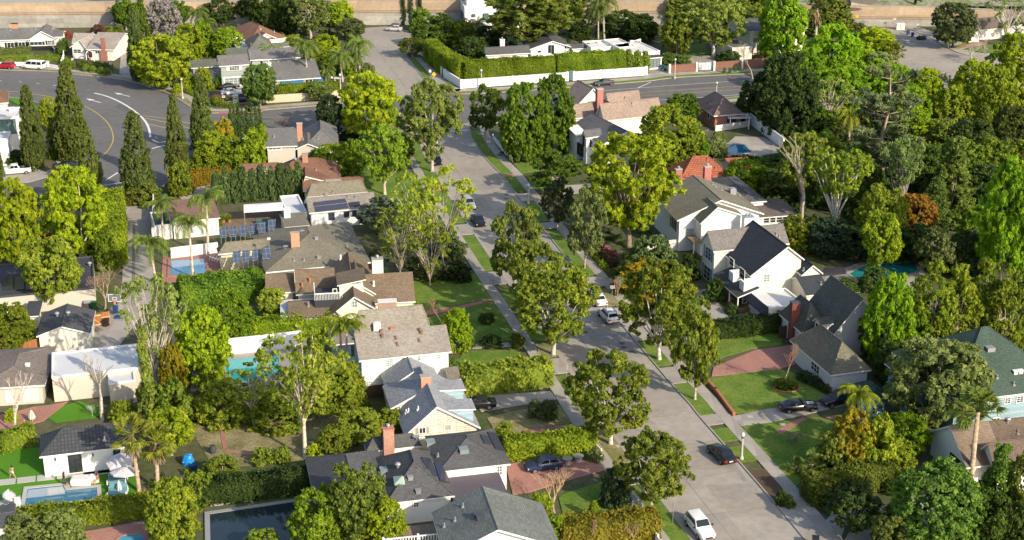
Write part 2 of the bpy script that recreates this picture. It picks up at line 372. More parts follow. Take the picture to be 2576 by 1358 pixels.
def palm_meshes(kind, var):
    rng = random.Random(var * 17 + len(kind)); cr = MB(); tr = MB(); sk = None
    Ht = 10.0
    bx, by = rng.uniform(-.3, .3), rng.uniform(-.3, .3)
    if kind == 'queen':
        tr.tube([(0, 0, -.1), (0, 0, .3), (bx * .5, by * .5, Ht * .5), (bx, by, Ht)], [.3, .2, .17, .14], 8)
        tr.tube([(bx, by, Ht), (bx, by, Ht + .9)], [.17, .1], 6)
        for i in range(26):
            az = i * 2.4 + rng.uniform(-.2, .2); e = R(rng.uniform(5, 82))
            frond(cr, (bx, by, Ht + .6), az, e, rng.uniform(2.9, 3.8), R(rng.uniform(95, 155)), 11, .042, .7, rng)
    elif kind == 'king':
        tr.tube([(0, 0, -.1), (0, 0, .4), (bx, by, Ht * .88)], [.22, .15, .12], 8)
        tr.tube([(bx, by, Ht * .88), (bx, by, Ht)], [.16, .11], 8)
        for i in range(14):
            frond(cr, (bx, by, Ht), i * 2.4, R(rng.uniform(0, 65)), rng.uniform(2.4, 3.0), R(rng.uniform(60, 100)), 9, .06, .8, rng)
    else:
        tr.tube([(0, 0, -.1), (0, 0, .4), (bx, by, Ht)], [.34, .22, .18], 9)
        sk = MB()
        for i in range(34):
            az = i * 2.4 + rng.uniform(-.2, .2); e = R(rng.uniform(-35, 80)); l = rng.uniform(1.1, 1.6)
            d = Vector((math.cos(az) * math.cos(e), math.sin(az) * math.cos(e), math.sin(e))); s_ = Vector((-math.sin(az), math.cos(az), 0)); u = d.cross(s_)
            b = Vector((bx, by, Ht)); h = b + d * l
            cr.tube([b, h], [.035, .02], 3, cap=False)
            for j in range(-5, 6):
                an = j * .27; dd = (d * math.cos(an) + s_ * math.sin(an)); L_ = 1.05 * (1 - .03 * abs(j)); t = h + dd * L_ - Vector((0, 0, .22)) ; wv = dd.cross(u).normalized() * .1
                cr.poly([h, h + dd * L_ * .5 - wv, t, h + dd * L_ * .5 + wv], 0)
        for i in range(60):
            az = rng.uniform(0, 6.28); z = Ht - rng.uniform(.1, 1.7); r0 = .2; r1 = rng.uniform(.6, 1.05); d = Vector((math.cos(az), math.sin(az), 0)); s_ = Vector((-math.sin(az), math.cos(az), 0)) * .2
            b = Vector((bx, by, z)); sk.poly([b + d * r0, b + d * r1 * .7 + s_ - Vector((0, 0, .5)), b + d * r1 - Vector((0, 0, 1.2)), b + d * r1 * .7 - s_ - Vector((0, 0, .5))], 0)
    def fin(m, n, mt):
        me = m.mesh(n, mt); a = me.attributes.new('v', 'FLOAT', 'FACE')
        a.data.foreach_set('value', np.random.default_rng(var).random(len(me.polygons)).astype(np.float32)); return me
    return fin(cr, 'fronds', LEAF), tr.mesh('trunk', BARK, smooth=True), (fin(sk, 'dead_skirt', LEAF) if sk else None)
_pm = {}
def palm(kind, X, Yb, Yc, sc, label, tone=(.20, .26, .03), group=None, bark=(.36, .31, .25), skirt=True):
    """Yc: the frame row of the crown's base"""
    i = _cnt.get(kind, 0); _cnt[kind] = i + 1; key = (kind, i % 2)
    if key not in _pm: _pm[key] = palm_meshes(*key)
    p = at(X, Yb); Hh = rise_to(p, Yc)
    root = thing({'queen': 'queen_palm', 'king': 'king_palm', 'fan': 'fan_palm'}[kind], label, 'palm', p, random.uniform(0, 6.28), group)
    zs = Hh / 10.0
    t = link('trunk', _pm[key][1], root, color=bark); t.scale = (sc, sc, zs)
    c = link('fronds', _pm[key][0], root, loc=(0, 0, 10 * (zs - sc)), color=tone); c.scale = (sc, sc, sc)
    if _pm[key][2] and skirt:
        k = link('dead_skirt', _pm[key][2], root, loc=(0, 0, 10 * (zs - sc)), color=(.30, .23, .14)); k.scale = (sc, sc, sc)
    return root
def bare_mesh(var, fine=True, thick=.16, levels=4, spread=.42, leafy=False, H=8.0):
    rng = random.Random(var * 5 + 3); tr = MB(); tw = MB(); tips = []
    def grow(p, d, ln, r, lv):
        n = 3; pts = [p]; q = p
        for i in range(n):
            d = (d + Vector((rng.uniform(-1, 1), rng.uniform(-1, 1), rng.uniform(-.3, .7))) * .13).normalized(); q = q + d * ln / n; pts.append(q)
        (tr if lv > levels - 2 else tw).tube(pts, [r, r * .88, r * .78, r * .66], 6 if lv > levels - 2 else 4, cap=False)
        if lv == 0: tips.append(q); return
        for i in range(rng.choice((2, 3, 3)) if fine else 2 + (lv == levels)):
            a = rng.uniform(0, 6.28); s_ = spread * rng.uniform(.5, 1.3)
            dd = (d + Vector((math.cos(a) * s_, math.sin(a) * s_, .12))).normalized()
            grow(q, dd, ln * rng.uniform(.6, .85), r * .62, lv - 1)
    grow(Vector((0, 0, -.1)), Vector((0, 0, 1)), H * .26, thick, levels)
    return tr.mesh('trunk', BARK), tw.mesh('twigs', BARK), tips
_bm = {}
def bare(X, Yb, Yt, hw, label, bark=BK, twig=BR, kind='fine', cat='tree', name='bare_tree', group=None):
    i = _cnt.get('bare' + kind, 0); _cnt['bare' + kind] = i + 1; key = (kind, i % 2)
    if key not in _bm:
        if kind == 'fine': me = bare_mesh(i % 2 + 1, True, .12, 5, .38)
        elif kind == 'vase': me = bare_mesh(i % 2 + 4, True, .11, 6, .34)
        else: me = bare_mesh(i % 2 + 7, False, .17, 4, .42)
        xs = [abs(v.co.x) for v in me[1].vertices] + [abs(v.co.y) for v in me[1].vertices]; zs = [v.co.z for v in me[1].vertices]
        _bm[key] = (*me, sorted(xs)[int(len(xs) * .93)], max(zs))
    tm, wm, tips, rx, hz = _bm[key]
    p = at(X, Yb); Hh = rise_to(p, Yt); rr = hw * mpp(p)
    root = thing(name, label, cat, p, random.uniform(0, 6.28), group); root.scale = (rr / rx, rr / rx, Hh / hz)
    link('trunk', tm, root, color=bark); link('twigs', wm, root, color=twig)
    return root
def pine(X, Yb, Yt, hw, label, tone=(.19, .24, .10)):
    rng = random.Random(5); p = at(X, Yb); Hh = rise_to(p, Yt); rr = hw * mpp(p); m = MB(); P = []
    top = Hh * .97; ax = [Vector((0, 0, -.2)), Vector((.3, 0, Hh * .2)), Vector((-.3, .2, Hh * .45)), Vector((.5, -.2, Hh * .7)), Vector((.2, 0, top))]
    m.tube(ax, [.42, .34, .27, .18, .06], 8)
    def axp(t):
        i = min(int(t * 4), 3); return ax[i].lerp(ax[i + 1], t * 4 - i)
    for i in range(46):
        t = rng.uniform(.22, .98); b = axp(t); a = i * 2.4; l = rr * rng.uniform(.45, 1.05) * (1 - .45 * max(0, t - .5))
        d = Vector((math.cos(a), math.sin(a), rng.uniform(.05, .5)))
        e = b + d * l; mid = b.lerp(e, .5) + Vector((rng.uniform(-.3, .3), rng.uniform(-.3, .3), -.1 * l))
        m.tube([b, mid, e], [.11, .07, .03], 5, cap=False)
        for q in (.55, .8, 1.0): P.append(b.lerp(e, q) + Vector((rng.uniform(-.5, .5), rng.uniform(-.5, .5), rng.uniform(0, .5))))
    P = np.array([tuple(q) for q in P]); rg = np.random.default_rng(3); ci = np.repeat(np.arange(len(P)), 90); n = len(ci)
    d = rg.normal(size=(n, 3)) + np.array([0, 0, .4]); d /= np.linalg.norm(d, axis=1)[:, None]
    C = P[ci] + d * (.25 + .75 * rg.random(n))[:, None] * np.array([1, 1, .6])
    N = rg.normal(size=(n, 3)); N /= np.linalg.norm(N, axis=1)[:, None]
    me = quads_mesh('needles', C, N, .34, 3.2, np.clip(.6 * rg.random(len(P))[ci] + .4 * rg.random(n), 0, 1), rng=rg)
    root = thing('pine_tree', label, 'tree', p)
    link('trunk', m.mesh('trunk', BARK, True), root, color=(.34, .25, .17)); link('needles', me, root, color=tone)
# ---- hedges: a clipped body of leaves along a line
def hedge(pts, width, height, tone, label, name='hedge', cat='hedge', dens=50, ls=.21, wob=.42, z0=0, group=None):
    W = [at(*q) for q in pts]; rg = np.random.default_rng(len(label) * 13 + int(pts[0][0]))
    Cs, Ns = [], []; cv, cf = [], []
    for a, b in zip(W[:-1], W[1:]):
        d = b - a; ln = d.length; d.normalize(); nrm = Vector((-d.y, d.x, 0))
        A = [(ln * width, 'top'), (ln * height, 'l'), (ln * height, 'r'), (width * height, 'e0'), (width * height, 'e1')]
        for ar, sd_ in A:
            n = int(ar * dens); u = rg.random(n); v = rg.random(n); jit = rg.normal(size=n) * .13
            wb = wob * (np.sin(u * ln * 1.3 + a.x) * .5 + np.sin(u * ln * 3.1 + 2 + v * 4) * .3)
            if sd_ == 'top': o = (u * ln, (v - .5) * width, height + wb + jit); nn = (0, 0, 1)
            elif sd_ in 'lr': s_ = 1 if sd_ == 'l' else -1; o = (u * ln, s_ * (width / 2 + wb * .6 + jit), v * height); nn = (0, s_, .25)
            else: s_ = -1 if sd_ == 'e0' else 1; o = ((0 if s_ < 0 else ln) + s_ * (jit + wb * .4), (u - .5) * width, v * height); nn = (s_, 0, .25)
            L_ = np.stack([np.broadcast_to(q, n) for q in o], 1)
            C = np.array(a)[None] + L_[:, :1] * np.array(d) + L_[:, 1:2] * np.array(nrm) + L_[:, 2:] * np.array([0, 0, 1.])
            N = np.array(d) * nn[0] + np.array(nrm) * nn[1] + np.array([0, 0, 1.]) * nn[2]
            Nn = N[None] + .6 * rg.normal(size=(n, 3)); Nn /= np.linalg.norm(Nn, axis=1)[:, None]
            Cs.append(C); Ns.append(Nn)
        k = len(cv); w2 = width / 2 - .12; h2 = height - .15
        for z in (-.05, h2):
            for al, s_ in ((0.1, -1), (ln - .1, -1), (ln - .1, 1), (.1, 1)):
                q = a + d * al + nrm * s_ * w2; cv.append((q.x, q.y, z))
        for f in ((4, 5, 6, 7), (0, 1, 5, 4), (1, 2, 6, 5), (2, 3, 7, 6), (3, 0, 4, 7)): cf.append([k + i for i in f])
    C = np.concatenate(Cs); N = np.concatenate(Ns); n = len(C)
    C[:, 2] += z0
    cl = .5 + .25 * np.sin(C[:, 0] * 1.1 + C[:, 2]) + .25 * np.sin(C[:, 1] * .9 - C[:, 2] * 1.7)
    me = quads_mesh(name, C, N, ls, 1.5, np.clip(.5 * cl + .5 * rg.random(n), 0, 1), core=(np.array(cv), cf), rng=rg)
    o = link(name, me, color=ltone(tone)); tag(o, label, cat, group); return o
def inpoly(x, y, P):
    c = np.zeros(len(x), bool); j = len(P) - 1
    for i in range(len(P)):
        (xi, yi), (xj, yj) = P[i], P[j]
        c ^= ((yi > y) != (yj > y)) & (x < (xj - xi) * (y - yi) / (yj - yi + 1e-12) + xi); j = i
    return c
def scatter(polys, tone, dens, hmax, label, name='ground_cover', ls=.26, seed=1):
    rg = np.random.default_rng(seed); Cs = []; Ns = []; Vs = []
    for pl in polys:
        P = [tuple(at(*q).xy) for q in pl]; xs = [p[0] for p in P]; ys = [p[1] for p in P]
        ar = (max(xs) - min(xs)) * (max(ys) - min(ys)); nc = int(ar * dens)
        cx = rg.uniform(min(xs), max(xs), nc); cy = rg.uniform(min(ys), max(ys), nc); ok = inpoly(cx, cy, P); cx, cy = cx[ok], cy[ok]; nc = len(cx)
        r = .35 + .65 * rg.random(nc) ** 2; h = hmax * (.25 + .75 * rg.random(nc) ** 2); k = 42; ci = np.repeat(np.arange(nc), k); n = len(ci)
        d = rg.normal(size=(n, 3)); d[:, 2] = np.abs(d[:, 2]); d /= np.linalg.norm(d, axis=1)[:, None]
        C = np.stack([cx[ci], cy[ci], np.zeros(n)], 1) + d * np.stack([r[ci], r[ci], h[ci]], 1) * (.7 + .3 * rg.random(n))[:, None]
        N = d + .5 * rg.normal(size=(n, 3)); N /= np.linalg.norm(N, axis=1)[:, None]
        Cs.append(C); Ns.append(N); Vs.append(np.clip(.65 * rg.random(nc)[ci] + .35 * rg.random(n), 0, 1))
    me = quads_mesh(name, np.concatenate(Cs), np.concatenate(Ns), ls, 1.6, np.concatenate(Vs), rng=rg)
    o = link(name, me, color=tone); tag(o, label, 'plants', kind='stuff'); return o

# ---------------------------------------------------------------- houses
class House:
    def __init__(s, label, fl, fr, ze, wall, roof, name='house', cat='house', trim=None, group=None):
        a = at(*fl, ze); b = at(*fr, ze)
        s.o = Vector((a.x, a.y, 0)); s.ang = math.atan2(b.y - a.y, b.x - a.x); s.ca, s.sa = math.cos(s.ang), math.sin(s.ang)
        s.root = thing(name, label, cat, s.o, s.ang, group); s.W = MB(); s.wall = wall; s.roof = roof; s.trim = trim or WHITE; s.rp = []; s.WW = {}
    def toL(s, p): q = Vector(p) - s.o; return Vector((q.x * s.ca + q.y * s.sa, -q.x * s.sa + q.y * s.ca, p[2]))
    def L(s, X, Y, z): return s.toL(at(X, Y, z))
    def rayL(s, X, Y):
        d = ray(X, Y); return s.toL(CAM), Vector((d.x * s.ca + d.y * s.sa, -d.x * s.sa + d.y * s.ca, d.z))
    def fy(s, c, X, Y): o, d = s.rayL(X, Y); t = (c - o.y) / d.y; return (o + d * t)
    def fx(s, c, X, Y): o, d = s.rayL(X, Y); t = (c - o.x) / d.x; return (o + d * t)
    def wallmb(s, mt): b = MB(); s.WW[len(s.WW)] = (b, mt or s.wall); return b
    def slab(s, polys, th, mt, trim=None, name='roof'):
        """roof of top polygons with thickness; only outer edges get a fascia"""
        m = MB(); ed = {}; rc = MB()
        key = lambda p: (round(p[0], 3), round(p[1], 3), round(p[2], 3))
        for P in polys:
            P = [tuple(p) for p in P]; m.poly(P, 0); s.rp.append(P)
            for i in range(len(P)):
                a, b = key(P[i]), key(P[(i + 1) % len(P)])
                if (b, a) in ed: del ed[(b, a)]; rc.tube([a, b], .075, 5)
                else: ed[(a, b)] = 1
            m.poly([(p[0], p[1], p[2] - th) for p in reversed(P)], 1)
        for a, b in ed:
            m.poly([a, (a[0], a[1], a[2] - th), (b[0], b[1], b[2] - th), b], 1)
        o = m.build(name, [mt, trim or s.trim], s.root)
        if rc.f: rc.build('ridge_cap', mt, o)
        return o
    def wing(s, fl, fr, dep, ze, rise=0, kind='gx', oh=.45, roof=None, wall=None, trim=None, apex=None, walls=True, th=.2, z0=-.1, y0=None):
        if not isinstance(fl[0], (int, float)): raise ValueError
        a = s.L(*fl, ze); b = s.L(*fr, ze); x0, x1 = a.x, b.x; y0 = (a.y + b.y) / 2 if y0 is None else y0
        roof = roof or s.roof; W = s.wallmb(wall)
        if kind == 'gy' and apex: rise = s.fy(y0, *apex).z - ze
        if isinstance(dep, tuple):
            q = s.L(*dep, ze + (rise if kind != 'flat' and kind != 'shed' else (rise if kind == 'shed' else 0)))
            dep = 2 * (q.y - y0) if kind in ('gx', 'hip') else q.y - y0
        dep = max(dep, 2.0); y1 = y0 + dep; xm, ym = (x0 + x1) / 2, (y0 + y1) / 2
        if apex and kind == 'gy': xm = min(max(s.fy(y0, *apex).x, x0 + .3), x1 - .3)
        zr = ze + rise; X0, X1, Y0, Y1 = x0 + oh, x1 - oh, y0 + oh, y1 - oh; e = .06
        if kind == 'gx':
            s.slab([[(x0, y0, ze), (x1, y0, ze), (x1, ym, zr), (x0, ym, zr)], [(x0, ym, zr), (x1, ym, zr), (x1, y1, ze), (x0, y1, ze)]], th, roof, trim)
            zt = ze + rise * oh / (dep / 2) - th + e; zp = zr - th + e
            if walls:
                for x in (X0, X1): W.poly([(x, Y0, z0), (x, Y0, zt), (x, ym, zp), (x, Y1, zt), (x, Y1, z0)])
                for y in (Y0, Y1): W.poly([(X0, y, z0), (X1, y, z0), (X1, y, zt), (X0, y, zt)])
        elif kind == 'gy':
            s.slab([[(x0, y1, ze), (x0, y0, ze), (xm, y0, zr), (xm, y1, zr)], [(xm, y1, zr), (xm, y0, zr), (x1, y0, ze), (x1, y1, ze)]], th, roof, trim)
            zl = ze + rise * oh / (xm - x0) - th + e; zr2 = ze + rise * oh / (x1 - xm) - th + e; zp = zr - th + e
            if walls:
                for y in (Y0, Y1): W.poly([(X0, y, z0), (X1, y, z0), (X1, y, zr2), (xm, y, zp), (X0, y, zl)])
                W.poly([(X0, Y0, z0), (X0, Y0, zl), (X0, Y1, zl), (X0, Y1, z0)]); W.poly([(X1, Y0, z0), (X1, Y0, zr2), (X1, Y1, zr2), (X1, Y1, z0)])
        elif kind in ('hip', 'hipy'):
            h = min(x1 - x0, dep) / 2
            if kind == 'hip' and x1 - x0 >= dep: p, q = (x0 + h, ym, zr), (x1 - h, ym, zr)
            else: p, q = (xm, y0 + h, zr), (xm, y1 - h, zr)
            A, B, C, D = (x0, y0, ze), (x1, y0, ze), (x1, y1, ze), (x0, y1, ze)
            if p[1] == q[1]: pl = [[A, B, q, p], [B, C, q], [C, D, p, q], [D, A, p]]
            else: pl = [[A, B, p], [B, C, q, p], [C, D, q], [D, A, p, q]]
            pl = [[v for i, v in enumerate(f) if v != f[i - 1]] for f in pl]
            s.slab(pl, th, roof, trim)
            if walls: W.box(X0, X1, Y0, Y1, z0, ze + rise * oh / h - th + e)
        elif kind == 'shed':
            s.slab([[(x0, y0, ze), (x1, y0, ze), (x1, y1, zr), (x0, y1, zr)]], th, roof, trim)
            zf, zb = ze + rise * oh / dep - th + e, zr - rise * oh / dep - th + e
            if walls:
                for x in (X0, X1): W.poly([(x, Y0, z0), (x, Y0, zf), (x, Y1, zb), (x, Y1, z0)])
                W.poly([(X0, Y0, z0), (X1, Y0, z0), (X1, Y0, zf), (X0, Y0, zf)]); W.poly([(X0, Y1, z0), (X1, Y1, z0), (X1, Y1, zb), (X0, Y1, zb)])
        elif kind == 'flat':
            oh = 0.0; pt = .18
            W.box(x0, x1, y0, y1, z0, ze - .3)
            if walls:
                pm = MB(); W2 = pm
                W2.box(x0 - .03, x1 + .03, y0 - .03, y0 + pt, ze - .3, ze); W2.box(x0 - .03, x1 + .03, y1 - pt, y1 + .03, ze - .3, ze)
                W2.box(x0 - .03, x0 + pt, y0 + pt, y1 - pt, ze - .3, ze); W2.box(x1 - pt, x1 + .03, y0 + pt, y1 - pt, ze - .3, ze)
                pm.build('parapet', trim or s.trim, s.root)
            rm = MB(); P = [(x0 + pt, y0 + pt, ze - .24), (x1 - pt, y0 + pt, ze - .24), (x1 - pt, y1 - pt, ze - .24), (x0 + pt, y1 - pt, ze - .24)]
            rm.poly(P); s.rp.append(P); rm.build('roof', roof, s.root); X0, X1, Y0, Y1 = x0, x1, y0, y1
        return dict(x0=X0, x1=X1, y0=Y0, y1=Y1, rx0=x0, rx1=x1, ry0=y0, ry1=y1, ym=ym, xm=xm, ze=ze, zr=zr)
    def prof(s, pts, zl, dep, oh=.4, roof=None, wall=None, trim=None, th=.22, z0=-.1, y0=None, name='roof'):
        """gable front given as points of its outline; the leftmost lies at height zl (fixes the front plane)"""
        a = s.L(*pts[0], zl); y0 = a.y if y0 is None else y0; V = [s.fy(y0, *p) for p in pts]
        if isinstance(dep, tuple): i = max(range(len(V)), key=lambda k: V[k].z); dep = s.L(*dep, V[i].z).y - y0
        dep = max(dep, 2.0); y1 = y0 + dep; W = s.wallmb(wall)
        s.slab([[(p.x, y1, p.z), (p.x, y0, p.z), (q.x, y0, q.z), (q.x, y1, q.z)] for p, q in zip(V[:-1], V[1:])], th, roof or s.roof, trim, name)
        def inset(p, q): t = min(.45, oh / max(abs(q.x - p.x), .1)); r = p.lerp(q, t); return r
        l, r = inset(V[0], V[1]), inset(V[-1], V[-2]); up = [(l.x, l.z - th + .06)] + [(v.x, v.z - th + .06) for v in V[1:-1]] + [(r.x, r.z - th + .06)]
        for y in (y0 + oh, y1 - oh): W.poly([(up[0][0], y, z0), (up[-1][0], y, z0)] + [(x, y, z) for x, z in reversed(up)])
        for x, z in (up[0], up[-1]): W.poly([(x, y0 + oh, z0), (x, y0 + oh, z), (x, y1 - oh, z), (x, y1 - oh, z0)])
        return dict(x0=up[0][0], x1=up[-1][0], y0=y0 + oh, y1=y1 - oh, ry0=y0, V=V)
    def done(s):
        if s.W.f: s.W.build('wall', s.wall, s.root)
        for m, mt in s.WW.values():
            if m.f: m.build('wall', mt, s.root)
    def opening(s, face, c, bb, nx=1, ny=1, frame=None, glass=None, shut=None, name='window', fw=.09, sill=False):
        X0, Y0, X1, Y1 = bb; f = s.fy if face == 'f' else s.fx
        P = [f(c, X0, Y0), f(c, X1, Y1), f(c, X0, Y1), f(c, X1, Y0)]
        if face == 'f':
            u0, u1 = sorted((P[0].x, P[1].x)); mp = lambda u, d, z: (u, c - d, z)
        else:
            sg = -1 if face == 'l' else 1
            u0, u1 = sorted((P[0].y, P[1].y)); mp = lambda u, d, z: (c + sg * d, u, z)
        z0, z1 = min(p.z for p in P), max(p.z for p in P)
        if face == 'f': z0, z1 = sorted(((P[0].z + P[3].z) / 2, (P[1].z + P[2].z) / 2))
        else: zz = sorted(p.z for p in P); z0, z1 = (zz[0] + zz[1]) / 2, (zz[2] + zz[3]) / 2
        z0 = max(z0, .05); z1 = max(z1, z0 + .3)
        if u1 - u0 < .2: u1 = u0 + .5
        def bx(m, a, b, d0, d1, za, zb):
            p, q = mp(a, d0, za), mp(b, d1, zb)
            m.box(min(p[0], q[0]), max(p[0], q[0]), min(p[1], q[1]), max(p[1], q[1]), za, zb)
        fm = MB(); fr = frame or WHITE
        bx(fm, u0 - fw, u1 + fw, .0, .07, z0 - fw, z0); bx(fm, u0 - fw, u1 + fw, .0, .07, z1, z1 + fw)
        bx(fm, u0 - fw, u0, .0, .068, z0, z1); bx(fm, u1, u1 + fw, .0, .068, z0, z1)
        for i in range(1, nx): uu = u0 + (u1 - u0) * i / nx; bx(fm, uu - .03, uu + .03, .01, .06, z0, z1)
        for i in range(1, ny): zz = z0 + (z1 - z0) * i / ny; bx(fm, u0, u1, .01, .055, zz - .025, zz + .025)
        if sill: bx(fm, u0 - fw - .05, u1 + fw + .05, 0, .14, z0 - fw - .05, z0 - fw)
        w_ = fm.build(name, fr, s.root)
        pm = MB(); bx(pm, u0 - .01, u1 + .01, .0, .025, z0 - .01, z1 + .01); pm.build('pane' if 'door' not in name else 'door_panel', glass or GLASS, w_)
        if shut:
            wd = min(.55, (u1 - u0) * .5)
            for sgn in (-1, 1):
                sm = MB(); a = (u0 - fw - wd if sgn < 0 else u1 + fw); bx(sm, a, a + wd, 0, .05, z0 - .05, z1 + .05); sm.build('shutter', shut, s.root)
        return w_
    def hit(s, X, Y):
        o, d = s.rayL(X, Y); best = None
        for P in s.rp:
            for i in range(1, len(P) - 1):
                h = intersect_ray_tri(Vector(P[0]), Vector(P[i]), Vector(P[i + 1]), d, o, True)
                if h is not None and (best is None or (h - o).length < (best[0] - o).length):
                    n = (Vector(P[1]) - Vector(P[0])).cross(Vector(P[2]) - Vector(P[0])).normalized(); best = (h, n if n.z > 0 else -n)
        return best
    def chimney(s, X, Y, zt, z0, w=.9, d=.7, mt=None, cap=None, pots=0):
        p = s.L(X, Y, zt); m = MB(); m.box(p.x - w / 2, p.x + w / 2, p.y - d / 2, p.y + d / 2, z0, zt - .12)
        c = m.build('chimney', mt or BRICK, s.root)
        k = MB(); k.box(p.x - w / 2 - .06, p.x + w / 2 + .06, p.y - d / 2 - .06, p.y + d / 2 + .06, zt - .12, zt); k.build('chimney_cap', cap or mat('chimney_crown', (.4, .38, .35), .9), c)
        for i in range(pots):
            q = MB(); cx = p.x + (i - (pots - 1) / 2) * .5; q.lathe([(.14, zt), (.14, zt + .3), (.24, zt + .32), (.2, zt + .45)], 10, c=(cx, p.y, 0)); q.build('chimney_pot', GALV, c, smooth=False)
        return c
    def vent(s, X, Y, h=.45, r=.09, mt=None, kind='pipe'):
        t = s.hit(X, Y)
        if not t: return
        p = t[0]; m = MB()
        if kind == 'pipe':
            m.lathe([(r, -.1), (r, h), (r * .6, h + .01)], 8, c=p); m.box(p.x - .18, p.x + .18, p.y - .18, p.y + .18, p.z - .12, p.z + .05)
        elif kind == 'turbine': m.lathe([(.16, -.1), (.16, .25), (.3, .3), (.34, .45), (.2, .6)], 12, c=p)
        elif kind == 'box': m.box(p.x - .25, p.x + .25, p.y - .2, p.y + .2, p.z - .2, p.z + .28); m.box(p.x - .32, p.x + .32, p.y - .27, p.y + .27, p.z + .28, p.z + .34)
        elif kind == 'ac':
            m.box(p.x - .5, p.x + .5, p.y - .5, p.y + .5, p.z - .1, p.z + .95); m.lathe([(.4, .95), (.4, 1.0), (.05, 1.01)], 14, c=p)
        elif kind == 'dish':
            m.tube([p - Vector((0, 0, .1)), p + Vector((0, 0, .5))], .03, 5)
            m.lathe([(.02, .5), (.3, .56), (.42, .66)], 12, c=p)
        elif kind == 'sky':
            m.box(p.x - .5, p.x + .5, p.y - .6, p.y + .6, p.z - .3, p.z + .22)
        m.build({'pipe': 'vent_pipe', 'turbine': 'roof_turbine', 'box': 'roof_vent', 'ac': 'air_conditioner', 'dish': 'satellite_dish', 'sky': 'skylight'}[kind], mt or (GALV if kind != 'sky' else GLASSB), s.root)
    def onroof(s, px, mt, th=.12, name='solar_panel', gap=.06):
        H_ = [s.hit(*q) for q in px]
        if any(h is None for h in H_): return
        n = H_[0][1]; m = MB(); lo = [h[0] + n * gap for h in H_]; hi = [h[0] + n * (gap + th * .5) for h in H_]
        m.poly(hi); k = len(lo)
        for i in range(k): m.poly([lo[i], lo[(i + 1) % k], hi[(i + 1) % k], hi[i]])
        if (hi[1] - hi[0]).cross(hi[2] - hi[0]).z < 0: m.f[0] = tuple(reversed(m.f[0]))
        m.build(name, mt, s.root)
    def dormer(s, bb, dep, ze_px, roof=None, wall=None): pass

# ---------------------------------------------------------------- ground sheets
def sheet(name, px, z, mt, kind='structure', label=None, th=.0):
    P = [at(*q) for q in px]
    if sum(a.x * b.y - b.x * a.y for a, b in zip(P, P[1:] + P[:1])) < 0: P.reverse()
    m = MB()
    if th: m.prism([(p.x, p.y) for p in P], z - th, z)
    else: m.poly([(p.x, p.y, z) for p in P])
    o = m.build(name, mt); o['kind'] = kind
    if label: o['label'] = label
    return o
def smooth_line(pts, n=6):
    P = [Vector(p) for p in pts]; out = []
    for i in range(len(P) - 1):
        p0, p1, p2, p3 = P[max(i - 1, 0)], P[i], P[i + 1], P[min(i + 2, len(P) - 1)]
        for k in range(n):
            t = k / n; out.append(.5 * ((2 * p1) + (p2 - p0) * t + (2 * p0 - 5 * p1 + 4 * p2 - p3) * t * t + (3 * p1 - p0 - 3 * p2 + p3) * t ** 3))
    out.append(P[-1]); return out
def offset(line, d):
    out = []
    for i, p in enumerate(line):
        t = (line[min(i + 1, len(line) - 1)] - line[max(i - 1, 0)]); t.z = 0; t.normalize(); out.append(p + Vector((t.y, -t.x, 0)) * d)
    return out
def strip(name, A, B, z, mt, th=0.0, kind='structure'):
    m = MB(); n = len(A)
    for i in range(n - 1):
        m.poly([(A[i].x, A[i].y, z), (A[i + 1].x, A[i + 1].y, z), (B[i + 1].x, B[i + 1].y, z), (B[i].x, B[i].y, z)])
        if th:
            for L_ in (A, B): m.poly([(L_[i].x, L_[i].y, z - th), (L_[i + 1].x, L_[i + 1].y, z - th), (L_[i + 1].x, L_[i + 1].y, z), (L_[i].x, L_[i].y, z)])
    if th:
        for i in (0, n - 1): m.poly([(A[i].x, A[i].y, z - th), (B[i].x, B[i].y, z - th), (B[i].x, B[i].y, z), (A[i].x, A[i].y, z)])
    me = m.mesh(name, mt)
    for p in me.polygons:
        if abs(p.normal.z) > .5 and p.normal.z < 0: p.flip()
    o = link(name, me); o['kind'] = kind; return o
def line_mark(px, wd, mt, name='road_marking', z=.012):
    P = smooth_line([at(*q) for q in px], 5) if len(px) > 2 else [at(*q) for q in px]
    return strip(name, offset(P, -wd / 2), offset(P, wd / 2), z, mt)
# ================================================================ THE SETTING
GROUND = mat('ground_soil', (.065, .09, .025), .95, 'blend', .3, col2=(.10, .09, .05), big=.12, fine=1.2)
GRASS = mat('lawn_grass', (.085, .165, .015), .95, 'blend', .22, col2=(.14, .19, .03), big=.35, fine=3, bump=.3)
DRYGRASS = mat('dry_grass', (.16, .17, .05), .95, 'blend', .25, col2=(.25, .21, .11), big=.4, fine=4, bump=.3)
TURF = mat('bright_turf', (.07, .20, .008), .95, amt=.12, fine=3)
SOIL = mat('garden_soil', (.16, .15, .06), .95, 'blend', .3, col2=(.25, .215, .115), big=.3, fine=3)
MULCH = mat('bark_mulch', (.10, .065, .04), .95, amt=.35)
ASPH = mat('asphalt', (.135, .13, .124), .9, amt=.2, big=.05, fine=.6)
CONC = mat('street_concrete', (.31, .278, .235), .88, amt=.2, big=.1, fine=.8)
WALK = mat('sidewalk_concrete', (.34, .31, .265), .9, 'joint', .16, col2=(.25, .235, .21), sc=(.7, .7))
DRIVE = mat('driveway_concrete', (.33, .30, .262), .9, 'joint', .16, col2=(.25, .24, .22), sc=(1.3, 1.3))
KERBM = mat('kerb_concrete', (.33, .30, .26), .9, amt=.15, fine=1.5)
REDK = mat('red_kerb_paint', (.42, .10, .09), .8, amt=.15)
BPAVE = mat('brick_paving', (.36, .17, .13), .9, 'brick', .15, sc=(1.3, 2), col2=(.3, .2, .17))
STONE = mat('stone_paver', (.42, .41, .38), .85, amt=.08)
